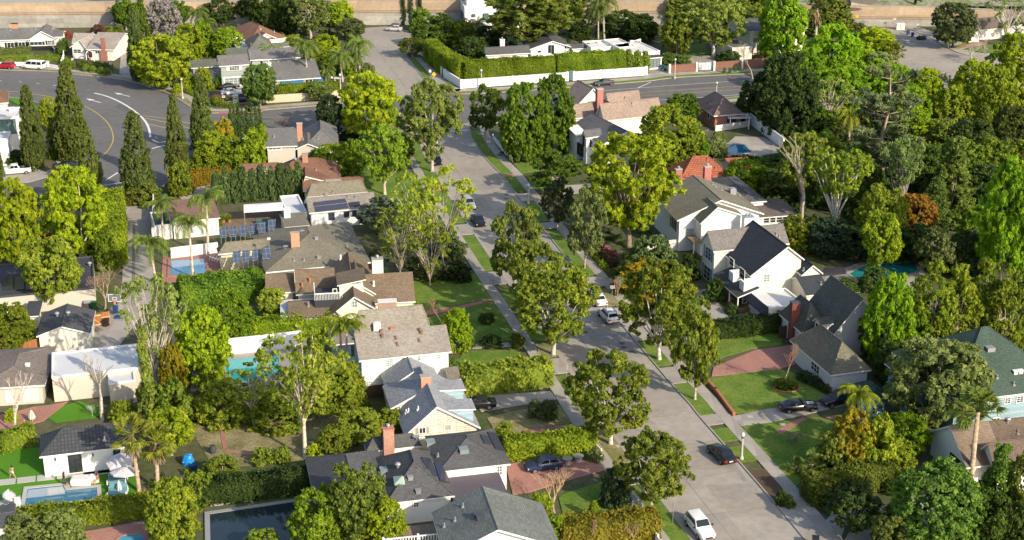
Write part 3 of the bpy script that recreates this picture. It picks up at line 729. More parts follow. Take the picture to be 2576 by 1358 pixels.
YPAINT = mat('yellow_road_paint', (.50, .36, .10), .8, amt=.15); WPAINT = mat('white_road_paint', (.66, .65, .62), .8, amt=.12)
JOINT = mat('tar_joint', (.17, .16, .145), .95, amt=.2); IRON = mat('cast_iron', (.10, .095, .085), .7, amt=.2); PATCH = mat('asphalt_patch', (.20, .195, .18), .9, amt=.12)
TANWALL = mat('tan_sound_wall', (.40, .30, .205), .9, 'joint', .14, col2=(.33, .25, .17), sc=(2.5, .6), fine=1)
GWALL = mat('old_concrete_wall', (.32, .305, .265), .9, 'joint', .2, col2=(.2, .19, .17), sc=(3, .5), fine=1)
WATER_ = {}
def water(n, c):
    m = mat('water_' + n, c, .06, spec=.5, amt=.16, fine=.9, bump=.12); return m

m = MB(); m.box(-900, 900, -60, 1500, -1, 0); g = m.build('ground', GROUND); g['kind'] = 'structure'

# main residential street (concrete)
LK = smooth_line([at(*q) for q in [(1020, 330), (1052, 348), (1066, 387), (1091, 427), (1121, 480), (1180, 568), (1250, 672), (1397, 882), (1465, 983), (1540, 1094), (1583, 1150), (1668, 1264), (1760, 1383), (1860, 1510)]])
RK = smooth_line([at(*q) for q in [(1205, 306), (1180, 318), (1182, 336), (1194, 362), (1226, 405), (1264, 445), (1288, 477), (1366, 577), (1448, 679), (1607, 870), (1688, 967), (1735, 1019), (1763, 1054), (1932, 1249), (2040, 1378), (2160, 1520)]])
m = MB(); m.poly([(p.x, p.y, .02) for p in LK] + [(p.x, p.y, .02) for p in reversed(RK)])
s_ = m.build('street', CONC); s_['kind'] = 'structure'
def cum(line):
    d = [0]
    for a, b in zip(line, line[1:]): d.append(d[-1] + (b - a).length)
    return d
def sub(line, Ya, Yb):
    ya, yb = at(1288, Ya).y, at(1288, Yb).y; lo, hi = min(ya, yb), max(ya, yb); out = []
    for a, b in zip(line, line[1:]):
        for t in np.linspace(0, 1, 6)[:-1]:
            p = a.lerp(b, float(t))
            if lo <= p.y <= hi: out.append(p)
    return out
def kerb(line, sg, name='kerb', mt=KERBM, wd=.18):
    return strip(name, line, offset(line, sg * wd), .15, mt, .15)
kerb(LK, 1); kerb(RK, -1)
strip('gutter', offset(LK, -.02), offset(LK, -.5), .026, KERBM); strip('gutter', offset(RK, .02), offset(RK, .5), .026, KERBM)
def edge_strips(line, sg, segs, walk=(2.25, 3.85)):
    strip('sidewalk', offset(line, sg * walk[0]), offset(line, sg * walk[1]), .14, WALK, .14)
    for ya, yb, kind in segs:
        P = sub(line, ya, yb)
        if len(P) < 2: continue
        mt, nm = {'g': (GRASS, 'parkway_grass'), 'd': (DRYGRASS, 'parkway_grass'), 'c': (DRIVE, 'driveway_apron'), 'b': (BPAVE, 'brick_path'), 's': (MULCH, 'parkway_soil')}[kind]
        strip(nm, offset(P, sg * .19), offset(P, sg * (walk[0] - .02)), .12 if kind != 'c' else .135, mt, .12)
edge_strips(LK, 1, [(340, 470, 'g'), (472, 478, 'b'), (480, 560, 'g'), (562, 590, 'c'), (592, 680, 'g'), (682, 720, 'c'), (722, 780, 'g'), (782, 788, 'b'), (790, 858, 'g'), (860, 897, 'd'), (899, 940, 'c'), (942, 1000, 'g'), (1002, 1016, 'c'), (1018, 1165, 'd'), (1167, 1215, 'c'), (1217, 1500, 'g')])
edge_strips(RK, -1, [(330, 440, 'g'), (441, 447, 'b'), (448, 486, 'g'), (487, 508, 'c'), (509, 560, 'g'), (561, 580, 'c'), (582, 697, 'g'), (699, 725, 'c'), (727, 775, 'd'), (777, 862, 'c'), (864, 925, 'g'), (927, 967, 'c'), (969, 1046, 'g'), (1047, 1076, 'c'), (1078, 1114, 'g'), (1115, 1125, 'b'), (1126, 1172, 'g'), (1173, 1182, 'b'), (1183, 1275, 's'), (1277, 1400, 'c'), (1401, 1520, 'g')])
# joints of the concrete slabs
CL = [a.lerp(b, .5) for a, b in zip([LK[int(i * (len(LK) - 1) / 60)] for i in range(61)], [RK[int(i * (len(RK) - 1) / 60)] for i in range(61)])]
jl = line_mark([(1085, 345), (1118, 385), (1155, 437), (1205, 507), (1262, 590), (1326, 678), (1420, 795), (1511, 920), (1613, 1055), (1700, 1175), (1790, 1290), (1850, 1365)], .07, JOINT, 'street_joint', .031)
for ya in (400, 452, 505, 560, 618, 680, 742, 806, 842, 905, 975, 1045, 1115, 1195, 1280):
    a = min(LK, key=lambda p: abs(p.y - at(1288, ya + 22).y)); b = min(RK, key=lambda p: abs(p.y - at(1288, ya - 8).y)); d = (b - a).normalized()
    a = a + d * .5; b = b - d * .5; n = Vector((-d.y, d.x, 0)) * .025
    m = MB(); m.poly([(a - n).xy[:] + (.03,), (b - n).xy[:] + (.03,), (b + n).xy[:] + (.03,), (a + n).xy[:] + (.03,)]); o = m.build('street_joint', JOINT); o['kind'] = 'structure'
def disc(name, X, Y, r, z, mt):
    p = at(X, Y); m = MB(); m.prism([(p.x + r * math.cos(i * .393), p.y + r * math.sin(i * .393)) for i in range(16)], .0, z); o = m.build(name, mt); o['kind'] = 'structure'; return o
for q in ((1569, 874), (1588, 885), (1565, 864), (1472, 836), (1273, 500), (1274, 489), (1621, 151), (1640, 153), (2560 - 1, 170)): disc('manhole_cover', q[0], q[1], .42, .033, IRON)
for q in ([(1107, 427), (1128, 422), (1133, 428), (1112, 433)], [(2360, 138), (2400, 134), (2425, 141), (2385, 146)]): sheet('street_patch', q, .032, PATCH)
CV = [mat('street_concrete_%d' % i, c, .88, amt=.2, big=.2, fine=1.2) for i, c in enumerate(((.275, .25, .215), (.33, .30, .255), (.295, .262, .218)))]
rc = random.Random(3)
for i, ya in enumerate(range(360, 1340, 22)):
    if rc.random() < .55: continue
    yb = ya + rc.choice((20, 36, 52)); f0, f1 = ((.04, .49), (.51, .96))[i % 2]; Q = []
    for y in (ya, yb):
        a = min(LK, key=lambda p: abs(p.y - at(1288, y + 10).y)); b = min(RK, key=lambda p: abs(p.y - at(1288, y - 8).y)); Q.append((a.lerp(b, f0), a.lerp(b, f1)))
    m = MB(); m.poly([(p.x, p.y, .0215 + i * 1e-4) for p in (Q[0][0], Q[1][0], Q[1][1], Q[0][1])]); o = m.build('street_slab', CV[i % 3]); o['kind'] = 'structure'
AP = mat('patched_asphalt', (.11, .108, .106), .9, amt=.2)
for q in ([(600, 300), (680, 296), (684, 301), (604, 306)], [(1520, 258), (1600, 252), (1606, 257), (1524, 264)], [(120, 222), (190, 232), (184, 240), (116, 229)], [(300, 260), (330, 272), (322, 284), (290, 270)], [(1700, 218), (1790, 212), (1792, 217), (1702, 224)], [(420, 282), (470, 287), (465, 293), (415, 288)]): sheet('road_patch', q, .022, AP)
# oil and tyre stains
STAIN = mat('oil_stain', (.25, .235, .21), .85, amt=.2, fine=2)
for i, q in enumerate(([(1480, 900), (1500, 897), (1530, 935), (1520, 940)], [(1800, 1110), (1830, 1140), (1880, 1210), (1870, 1212), (1820, 1150)], [(1560, 985), (1600, 978), (1605, 984), (1570, 992)])): sheet('stain', q, .0305, STAIN)

rc = random.Random(8)
for i, (x, y) in enumerate(((1490, 905), (1560, 960), (1640, 1050), (1720, 1120), (1600, 1080), (1800, 1230), (1530, 820), (1420, 760), (1230, 500), (1290, 610), (1850, 1290), (1700, 1010))):
    P = [(x, y)]; a = rc.uniform(-.6, .6)
    for k in range(7): a += rc.uniform(-.7, .7); P.append((P[-1][0] + 9 * math.cos(a), P[-1][1] + 5 * math.sin(a) + 1))
    line_mark(P, .045, JOINT, 'street_crack', .0305)
# boulevard (asphalt)
BV = [(-60, 168), (0, 176), (120, 180), (200, 189), (275, 196), (337, 207), (375, 220), (425, 237), (470, 265), (488, 275), (525, 285), (644, 283), (661, 278), (804, 266), (900, 257), (990, 247), (1079, 216), (1101, 226), (1149, 237), (1288, 231), (1488, 216), (1626, 205), (1688, 197), (1763, 192), (1913, 185), (2010, 180), (2160, 170), (2160, 224), (2010, 232), (1860, 243), (1700, 262), (1560, 276), (1440, 288), (1240, 300), (1205, 306), (1178, 322), (1020, 330), (900, 330), (800, 330), (650, 336), (560, 352), (500, 385), (440, 440), (400, 478), (352, 507), (307, 503), (272, 480), (220, 485), (120, 490), (-60, 500), (-60, 452), (60, 452), (150, 421), (176, 407), (203, 385), (214, 355), (206, 325), (190, 302), (150, 280), (110, 264), (70, 252), (20, 244), (-60, 240)]
sheet('road', BV, .016, ASPH)
def kline(px, sg, z=.15): 
    P = smooth_line([at(*q) for q in px], 4); return strip('kerb', P, offset(P, sg * .2), z, KERBM, .15)
kline([(-60, 168), (0, 176), (120, 180), (200, 189), (275, 196), (337, 207), (375, 220), (425, 237), (470, 265), (488, 275), (525, 285), (644, 283), (661, 278), (804, 266), (900, 257), (985, 248)], -1)
kline([(1101, 226), (1149, 237), (1288, 231), (1488, 216), (1626, 205), (1688, 197), (1763, 192), (1913, 185), (2010, 180)], -1)
kline([(1240, 300), (1440, 288), (1560, 276), (1700, 262), (1860, 243), (2010, 232)], 1)
kline([(400, 478), (440, 440), (500, 385), (560, 352), (650, 336), (800, 330), (900, 330), (1020, 330)], 1)
kline([(-60, 240), (20, 244), (70, 252), (110, 264), (150, 280), (190, 302), (206, 325), (214, 355), (203, 385), (176, 407), (150, 421), (60, 452)], 1)
# walks and verges along the boulevard
def verge(px, d0, d1, z, mt, nm):
    P = smooth_line([at(*q) for q in px], 4); return strip(nm, offset(P, d0), offset(P, d1), z, mt, .13)
NB = [(-60, 168), (0, 176), (120, 180), (200, 189), (275, 196), (337, 207), (375, 220), (425, 237), (470, 265), (488, 275), (525, 285), (644, 283), (661, 278), (804, 266), (900, 257), (985, 248)]
verge(NB, -.2, -1.6, .12, SOIL, 'verge'); verge(NB, -1.6, -3.3, .14, WALK, 'sidewalk')
NE = [(1149, 237), (1288, 231), (1488, 216), (1626, 205), (1688, 197), (1763, 192), (1913, 185), (2010, 180)]
verge(NE, -.2, -2.0, .12, GRASS, 'verge'); verge(NE, -2.0, -4.2, .14, WALK, 'sidewalk')
SE_ = [(1240, 300), (1440, 288), (1560, 276), (1700, 262), (1860, 243), (2010, 232)]
verge(SE_, .2, 1.6, .12, GRASS, 'verge'); verge(SE_, 1.6, 3.2, .14, WALK, 'sidewalk')
SW_ = [(500, 385), (560, 352), (650, 336), (800, 330), (900, 330), (1010, 332)]
verge(SW_, .2, 1.6, .12, SOIL, 'verge'); verge(SW_, 1.6, 3.2, .14, WALK, 'sidewalk')
for px in ([(15, 246), (60, 250), (75, 262), (100, 272), (90, 276), (40, 262)],): sheet('verge', px, .14, TURF, th=.13)
sheet('sidewalk', [(140, 407), (172, 365), (182, 368), (175, 385), (160, 402), (145, 412)], .15, WALK, th=.14)
sheet('verge', [(158, 406), (178, 384), (200, 376), (196, 388), (175, 403), (160, 410)], .145, SOIL, th=.13)
for q in ([(661, 278.5), (645, 283.5), (552, 285)], [(1149, 237.5), (1170, 236.5), (1195, 235.5)], [(1270, 232), (1288, 231), (1310, 229)]):
    P = smooth_line([at(*a) for a in q], 4); strip('red_kerb', offset(P, .01), offset(P, -.21), .158, REDK, .15)
# paint
for q in ((0, 203), (51, 206), (95, 210), (137, 215)): line_mark([(q[0] - 4, q[1] - .5), (q[0] + 4, q[1] + .4)], .22, WPAINT, z=.03)
line_mark([(-60, 224), (0, 228), (60, 233), (100, 239), (146, 247), (200, 262), (232, 277), (258, 296), (275, 315), (283, 335), (284, 355), (272, 378), (256, 393)], .2, YPAINT, z=.03)
line_mark([(237, 234), (265, 241), (295, 253), (325, 270), (350, 289), (366, 306), (375, 325), (378, 345)], .45, WPAINT, z=.03)
line_mark([(319, 418), (300, 432), (284, 442), (267, 453)], .35, WPAINT, z=.03)
for q in ([(360, 291), (395, 295), (430, 300), (485, 312)], [(365, 297), (395, 303), (430, 311), (485, 325)], [(374, 312), (400, 318), (428, 325)]): line_mark(q, .22, YPAINT, z=.03)
line_mark([(383, 351), (398, 358), (418, 356)], .4, WPAINT, z=.03); line_mark([(382, 374), (400, 369), (418, 366)], .4, WPAINT, z=.03)
for q in ([(600, 316), (644, 297), (800, 293), (900, 285)], [(630, 307), (700, 304), (850, 297)]): line_mark(q, .14, YPAINT, z=.03)
for q in ([(1500, 241), (1610, 233), (1730, 225), (1860, 217), (2010, 208)], [(1500, 249), (1610, 242), (1730, 234), (1860, 225), (2010, 216)]): line_mark(q, .16, YPAINT, z=.03)
line_mark([(1440, 234), (1610, 221), (1760, 210), (1910, 201), (2010, 196)], .16, WPAINT, z=.03); line_mark([(1605, 221), (1621, 214), (1637, 207)], .22, WPAINT, z=.031)
line_mark([(1440, 266), (1640, 253), (1845, 239), (1990, 228)], .16, WPAINT, z=.03); line_mark([(1838, 254), (1850, 247)], .5, WPAINT, z=.031)
line_mark([(1117, 331), (1184, 327)], .45, WPAINT, z=.032)
def arrow(X, Y, dx, dy, ln=5.5, bend=0):
    p = at(X, Y); q = at(X + dx, Y + dy); d = (q - p).normalized(); n = Vector((-d.y, d.x, 0)); W = lambda a, b: tuple((p + d * a + n * b).xy) + (.032,)
    m = MB(); m.poly([W(-ln / 2, -.14), W(ln * .1, -.14), W(ln * .1, .14), W(-ln / 2, .14)]); m.poly([W(ln * .1, -.6), W(ln / 2, 0), W(ln * .1, .6)])
    o = m.build('road_arrow', WPAINT); o['kind'] = 'structure'
arrow(307, 238, -20, -5); arrow(235, 253, -20, -6); arrow(282, 463, 26, -4, 5)
# side street going up to the sound wall, and its turning head
CS = [(1000, 246), (915, 142), (918, 100), (905, 80), (920, 70), (980, 67), (1036, 78), (1040, 88), (1010, 112), (1014, 128), (1028, 148), (1079, 216)]
sheet('street', [(985, 250), (900, 140), (917, 105), (905, 82), (918, 70), (975, 66), (1036, 78), (1041, 88), (1008, 108), (1012, 126), (1026, 146), (1079, 217), (1060, 232)], .022, CONC)
kline([(1041, 86), (1010, 108), (1008, 118), (1014, 130), (1028, 148), (1079, 216), (1100, 226)], -1)
kline([(985, 250), (905, 143)], -1)
line_mark([(936, 106), (975, 160), (1005, 200), (1022, 222)], .08, JOINT, 'street_joint', .033)
sheet('parkway_grass', [(1030, 146), (1040, 145), (1060, 168), (1100, 216), (1099, 222), (1082, 217)], .12, GRASS, th=.12)
sheet('sidewalk', [(1042, 145), (1058, 144), (1085, 170), (1130, 212), (1160, 226), (1150, 234), (1104, 222), (1064, 168)], .14, WALK, th=.13)
# street at the upper right corner
sheet('street', [(2222, 82), (2200, 70), (2265, 66), (2300, 76), (2370, 110), (2400, 130), (2440, 141), (2580, 150), (2700, 160), (2700, 215), (2560, 222), (2420, 232), (2330, 222), (2262, 165), (2230, 110)], .022, CONC)
kline([(2200, 67), (2262, 68), (2300, 79), (2345, 98), (2375, 116), (2410, 133), (2470, 143), (2700, 152)], -1)
verge([(2262, 68), (2300, 79), (2345, 98), (2375, 116), (2410, 133), (2470, 143), (2700, 152)], -.2, -4, .14, WALK, 'sidewalk')
sheet('lawn', [(2355, 98), (2392, 90), (2420, 95), (2400, 103), (2368, 106)], .16, GRASS, th=.1); sheet('lawn', [(2385, 122), (2440, 104), (2475, 112), (2420, 122)], .16, GRASS, th=.1); sheet('lawn', [(2420, 126), (2480, 114), (2560, 120), (2500, 136)], .16, GRASS, th=.1)
sheet('driveway', [(2385, 112), (2430, 90), (2500, 96), (2460, 108), (2402, 122)], .155, DRIVE, th=.1); sheet('brick_path', [(2470, 104), (2482, 104), (2478, 113), (2410, 124), (2405, 121)], .165, BPAVE, th=.1)
# alley on the left
sheet('alley', [(307, 500), (352, 506), (388, 487), (390, 560), (386, 640), (388, 700), (380, 760), (352, 800), (300, 870), (225, 900), (225, 815), (300, 760), (308, 700), (309, 600)], .03, DRIVE)
sheet('alley_gutter', [(334, 560), (340, 560), (340, 760), (330, 760)], .036, JOINT)
# freeway behind its retaining wall
WL = [at(*q) for q in [(-420, 74), (0, 71), (560, 66), (1130, 61), (1700, 62), (2130, 66), (2350, 66), (2700, 80)]]
BH = [3.3, 3.3, 3.2, 3.0, 2.8, 1.9, 1.6, 1.5]
WH = [6.6, 6.6, 6.6, 6.4, 6.2, 5.3, 4.9, 4.6]
def wallseg(name, A, off0, off1, z0, z1, mt, label):
    B = [p + Vector((0, off0, 0)) for p in A]; Cc = [p + Vector((0, off1, 0)) for p in A]; m = MB()
    for i in range(len(A) - 1):
        a, b, c, d = B[i], B[i + 1], Cc[i + 1], Cc[i]; Z = lambda z, k: z if z < 3 else BH[k] if z < 4 else z + WH[k] - 7.4
        p0, p1, q0, q1 = Z(z0, i), Z(z0, i + 1), Z(z1, i), Z(z1, i + 1)
        m.poly([(a.x, a.y, p0), (b.x, b.y, p1), (b.x, b.y, q1), (a.x, a.y, q0)]); m.poly([(a.x, a.y, q0), (b.x, b.y, q1), (c.x, c.y, q1), (d.x, d.y, q0)])
        m.poly([(d.x, d.y, p0), (d.x, d.y, q0), (c.x, c.y, q1), (c.x, c.y, p1)])
    return m.build(name, mt)
tw = thing('freeway_wall', 'long tan wall on a grey concrete base holding up the freeway', 'wall')
for nm, a, b, z0, z1, mt in (('wall_base', 0, 1.2, -.1, 3.3, GWALL), ('wall_panel', .5, 1.2, 3.3, 7.4, TANWALL), ('coping', .42, 1.26, 7.4, 7.6, KERBM)):
    wallseg(nm, WL, a, b, z0, z1, mt, None).parent = tw
rl = MB()
for z in (.25, .7):
    rl.tube([(p.x, p.y + .25, z + BH[i]) for i, p in enumerate(WL)], .035, 4)
for i, p in enumerate(WL): rl.tube([(p.x, p.y + .25, BH[i] - .1), (p.x, p.y + .25, BH[i] + .8)], .04, 4)
rl.build('cable_rail', DKMET, tw)
o = wallseg('freeway', [p for p in WL[:6]], 1.2, 46, 7.0, 7.35, mat('freeway_concrete', (.33, .33, .32), .9, amt=.1, big=.1), None); o['kind'] = 'structure'
HILL = mat('grassy_bank', (.15, .19, .05), .95, 'blend', .25, col2=(.25, .23, .19), big=.16, fine=.9, bump=.3)
m = MB(); nx, ny = 40, 10; P = []
for j in range(ny + 1):
    for i in range(nx + 1):
        t = i / nx; x = 62 + t * 240; base = at(2130 + 570 * t, 66 + (14 * max(0, t - .3))).y + 1.2; y = base + j * 9; P.append((x, y, 5.3 - .8 * t + j * 1.3 + (1.1 * math.sin(i * .9 + j) if j else 0)))
for j in range(ny):
    for i in range(nx): a = j * (nx + 1) + i; m.poly([P[a], P[a + 1], P[a + nx + 2], P[a + nx + 1]])
o = m.build('hillside', HILL); o['kind'] = 'structure'
q = [at(2078, 18, 5.6), at(2190, 18, 5.5), at(2207, 11, 6.3), at(2206, 4, 7.2), at(2080, 2, 7.2)]; m = MB(); m.poly([(p.x, p.y, p.z + .5) for p in q]); o = m.build('concrete_pad', WALK); o['kind'] = 'structure'

# lots: lawns, drives, patios
for px in ([(868, 436), (935, 430), (1040, 436), (1086, 503), (1080, 506), (950, 506), (908, 478)], [(945, 512), (1083, 508), (1108, 540), (1118, 570), (1000, 580), (950, 530)], [(1030, 705), (1100, 692), (1205, 688), (1246, 748), (1100, 780), (1048, 780)], [(1068, 802), (1120, 788), (1250, 756), (1292, 834), (1288, 858), (1180, 868), (1110, 840)],
           [(1160, 895), (1190, 884), (1305, 880), (1312, 905), (1235, 918), (1150, 915)], [(1290, 410), (1358, 401), (1356, 430), (1312, 436)], [(1690, 752), (1738, 744), (1800, 795), (1705, 795)], [(1690, 868), (1860, 842), (1975, 832), (1965, 868), (1890, 878), (1800, 905), (1722, 902)],
           [(1777, 953), (1935, 930), (1985, 935), (2095, 985), (2095, 1003), (1960, 1030), (1845, 1041)], [(1405, 1250), (1440, 1236), (1520, 1212), (1545, 1225), (1600, 1290), (1560, 1310), (1420, 1310)], [(1330, 455), (1360, 442), (1400, 450), (1390, 470), (1340, 475)], [(1255, 395), (1290, 385), (1300, 400), (1270, 420)],
           [(1700, 120), (1770, 112), (1790, 136), (1720, 142)], [(-40, 134), (85, 134), (82, 144), (-40, 150)], [(120, 132), (158, 130), (160, 146), (110, 147)], [(1866, 1073), (2060, 1050), (2098, 1062), (2085, 1120), (2030, 1200), (1992, 1234), (1960, 1190)], [(1850, 370), (1935, 372), (1990, 420), (1880, 440), (1850, 400)]): sheet('lawn', px, .10, GRASS, th=.1)
for px in ([(1225, 1052), (1290, 1036), (1412, 1020), (1440, 1066), (1310, 1080), (1240, 1078)], [(1240, 1084), (1450, 1070), (1470, 1100), (1270, 1120)], [(1160, 955), (1380, 935), (1385, 975), (1200, 1000)]): sheet('lawn', px, .10, DRYGRASS, th=.1)
for px in ([(1060, 783), (1150, 772), (1245, 749), (1249, 754), (1150, 781), (1068, 795)], [(1318, 1082), (1455, 1066), (1462, 1076), (1320, 1092)], [(1272, 1170), (1330, 1162), (1525, 1160), (1535, 1180), (1400, 1218), (1330, 1240), (1290, 1246)], [(1795, 925), (1900, 882), (2000, 868), (2010, 915), (1960, 930), (1790, 948)], [(2075, 1052), (2100, 1046), (2200, 1055), (2230, 1070), (2190, 1080)], [(85, 1025), (130, 1020), (170, 1012), (150, 1030), (110, 1060), (0, 1090), (-20, 1050), (30, 1040)], [(120, 1352), (240, 1335), (372, 1310), (376, 1372), (120, 1380)], [(1950, 1085), (2020, 1050), (2030, 1056), (1965, 1095)], [(535, 240), (625, 228), (630, 262), (540, 262)]): sheet('brick_patio', px, .13, BPAVE, th=.1)
for px in ([(1745, 735), (1775, 728), (1830, 795), (1880, 790), (1890, 805), (1740, 812), (1775, 795)], [(1838, 1050), (1930, 1030), (2100, 1008), (2130, 1020), (1940, 1063), (1864, 1072)], [(1180, 1000), (1385, 985), (1400, 1006), (1210, 1036)], [(1390, 470), (1500, 462), (1520, 480), (1400, 492)], [(1690, 145), (1795, 140), (1800, 158), (1700, 162)], [(1620, 172), (1670, 170), (1695, 192), (1626, 200)], [(1850, 344), (1922, 346), (1972, 374), (1964, 392), (1832, 396), (1808, 380)], [(445, 492), (528, 462), (530, 480), (460, 506)], [(300, 185), (340, 205), (372, 216), (330, 192), (316, 130), (305, 128)], [(2170, 1285), (2280, 1262), (2330, 1230), (2420, 1300), (2200, 1372), (2100, 1400)], [(1180, 868), (1290, 862), (1296, 872), (1180, 878)], [(2060, 1330), (2110, 1275), (2140, 1285), (2100, 1400)], [(10, 440), (90, 425), (140, 440), (70, 460), (0, 465)], [(480, 920), (560, 905), (560, 985), (480, 985)]): sheet('driveway', px, .115, DRIVE, th=.1)
sheet('turf', [(-30, 1126), (100, 1128), (345, 1190), (342, 1262), (-30, 1285)], .06, TURF, th=.05); sheet('turf', [(100, 1040), (200, 1010), (270, 1035), (240, 1052), (140, 1064)], .08, TURF, th=.05); sheet('turf', [(20, 655), (200, 615), (230, 640), (40, 690)], .06, TURF, th=.05)
for px in ([(470, 1065), (860, 1020), (940, 1060), (820, 1150), (540, 1180)], [(560, 985), (660, 960), (680, 1000), (560, 1020)], [(1000, 675), (1150, 668), (1190, 690), (1040, 705)]): sheet('garden_soil', px, .05, SOIL, th=.05)
line_mark([(560, 1072), (562, 1105), (567, 1130)], .5, BPAVE, 'brick_edge', .1); line_mark([(567, 1135), (640, 1145), (720, 1155)], .6, BPAVE, 'brick_edge', .1)
sheet('patio', [(560, 870), (770, 845), (775, 900), (700, 965), (540, 990)], .08, DRIVE, th=.07); sheet('patio', [(410, 640), (560, 622), (560, 705), (405, 715)], .08, BPAVE, th=.07)
sheet('patio', [(552, 540), (720, 520), (725, 575), (555, 590)], .08, mat('wood_deck', (.2, .14, .09), .9, 'plank', .2), th=.07)
sheet('patio', [(2050, 700), (2190, 652), (2310, 650), (2340, 720), (2060, 745)], .08, DRIVE, th=.07)
for i in range(6):                                                     # stepping slabs by the pool house
    x = -6 + i * 50; sheet('stepping_slab', [(x, 1209 - 5.5 * i - 0), (x + 46, 1204 - 5.5 * i), (x + 45, 1218 - 5.5 * i), (x - 1, 1223 - 5.5 * i)], .1, STONE, th=.05)
for i in range(3): x = 210 + i * 36; sheet('stepping_slab', [(x, 1187 - 4 * i), (x + 32, 1183 - 4 * i), (x + 33, 1193 - 4 * i), (x, 1197 - 4 * i)], .1, STONE, th=.05)
sheet('stepping_slab', [(-5, 1262), (52, 1248), (50, 1285), (-5, 1300)], .1, STONE, th=.05)

# ---------------------------------------------------------------- pools
def pool(px, col, label, cop=STONE, wd=.45, inner=None):
    P = [at(*q) for q in px]
    if sum(a.x * b.y - b.x * a.y for a, b in zip(P, P[1:] + P[:1])) < 0: P.reverse()
    c = sum(P, Vector()) / len(P); root = thing('swimming_pool', label, 'pool', (c.x, c.y, 0)); L_ = [p - c for p in P]; n = len(L_); O = []
    for i in range(n):
        a, b, d = L_[i - 1], L_[i], L_[(i + 1) % n]; e1 = (b - a).normalized(); e2 = (d - b).normalized(); n1 = Vector((e1.y, -e1.x, 0)); n2 = Vector((e2.y, -e2.x, 0)); k = (n1 + n2); k = k / max(k.length_squared, .3) * 2
        O.append(b + k * wd)
    m = MB()
    for i in range(n):
        j = (i + 1) % n; a, b, c2, d = L_[i], L_[j], O[j], O[i]
        m.poly([(a.x, a.y, .2), (d.x, d.y, .2), (c2.x, c2.y, .2), (b.x, b.y, .2)]); m.poly([(d.x, d.y, 0), (c2.x, c2.y, 0), (c2.x, c2.y, .2), (d.x, d.y, .2)]); m.poly([(a.x, a.y, .2), (b.x, b.y, .2), (b.x, b.y, 0), (a.x, a.y, 0)])
    m.build('coping', cop, root); wm = MB(); wm.poly([(p.x, p.y, .135) for p in L_]); wm.build('water', water(label[:12], col), root)
    return root
pool([(70, 1232), (160, 1223), (165, 1236), (244, 1228), (246, 1256), (130, 1271), (62, 1275)], (.05, .17, .26), 'long pool with pale shallow end beside the women on bright turf')
sheet('pool_shelf', [(72, 1235), (158, 1226), (165, 1245), (120, 1250), (66, 1256)], .142 + .0, mat('shallow_water', (.34, .39, .41), .08, spec=.5, amt=.06)); sheet('pool_step', [(121, 1235), (160, 1229), (166, 1240), (124, 1250)], .147, mat('shallow_step', (.42, .44, .44), .1, spec=.5, amt=.05))
pool([(430, 657), (516, 651), (519, 690), (428, 695)], (.12, .27, .42), 'blue pool at the foot of the queen palms', BPAVE)
pool([(565, 908), (700, 893), (705, 950), (575, 968)], (.03, .36, .38), 'turquoise pool half hidden behind the pale leafy trees', WALK)
pool([(528, 1296), (760, 1262), (790, 1310), (780, 1372), (530, 1385)], (.018, .03, .035), 'dark pool with grey stone rim at the bottom edge', mat('grey_coping', (.26, .27, .28), .8, amt=.08), .55)
pool([(305, 1352), (330, 1347), (360, 1345), (362, 1372), (280, 1380)], (.06, .26, .33), 'small teal pool set in a red brick terrace', BPAVE, .3)
pool([(2135, 690), (2185, 665), (2300, 663), (2310, 684), (2250, 702), (2160, 706)], (.02, .20, .19), 'teal pool behind the white house with blue shutters', DRIVE)
pool([(1828, 376), (1843, 364), (1872, 366), (1890, 384), (1868, 388), (1835, 386)], (.012, .11, .20), 'deep blue kidney pool on a white concrete deck', WALK)
for i in range(7): sheet('stepping_slab', [(530 + i * 38, 1263 - i * 5.2), (562 + i * 38, 1259 - i * 5.2), (562 + i * 38, 1271 - i * 5.2), (530 + i * 38, 1275 - i * 5.2)], .11, STONE, th=.06)

# ---------------------------------------------------------------- walls, fences
def wall_line(px, h, th, mt, name, label, cat='wall', pil=0, pilh=.25, pilmt=None, cap=None, zbase=0):
    W = [at(*q) for q in px]; c = W[0]; root = thing(name, label, cat, (c.x, c.y, 0)); m = MB(); pm = MB()
    for a, b in zip(W, W[1:]):
        d = (b - a); ln = d.length; d.normalize(); mid = (a + b) / 2 - c; m.obox((mid.x, mid.y), (d.x, d.y), ln / 2 + th / 2, th / 2, -.1, h)
        if pil:
            n = max(1, int(ln / pil))
            for i in range(n + 1):
                q = a + d * (ln * i / n) - c; k = MB(); k.obox((q.x, q.y), (d.x, d.y), th * .9, th * .9, -.1, h + pilh); k.build('pillar', pilmt or mt, root)
    m.build('panel', mt, root)
    if cap:
        k = MB()
        for a, b in zip(W, W[1:]):
            d = (b - a); ln = d.length; d.normalize(); mid = (a + b) / 2 - c; k.obox((mid.x, mid.y), (d.x, d.y), ln / 2, th / 2 + .05, h, h + .08)
        k.build('coping', cap, root)
    return root
WD = mat('cedar_planks', (.36, .15, .055), .8, 'plank', .25, col2=(.12, .05, .02)); WDD = mat('dark_fence_planks', (.10, .065, .045), .85, 'plank', .2); WDO = mat('old_fence_planks', (.27, .20, .14), .9, 'plank', .25); REDF = mat('red_painted_planks', (.50, .035, .015), .75, 'plank', .15)
WDB = mat('brown_horizontal_boards', (.24, .12, .085), .85, 'siding', .12, sc=(1, .8))
wall_line([(1062, 140), (1085, 162), (1112, 190)], 1.9, .3, WHITE, 'garden_wall', 'white wall sloping down the side street beside its tall hedge', pil=14)
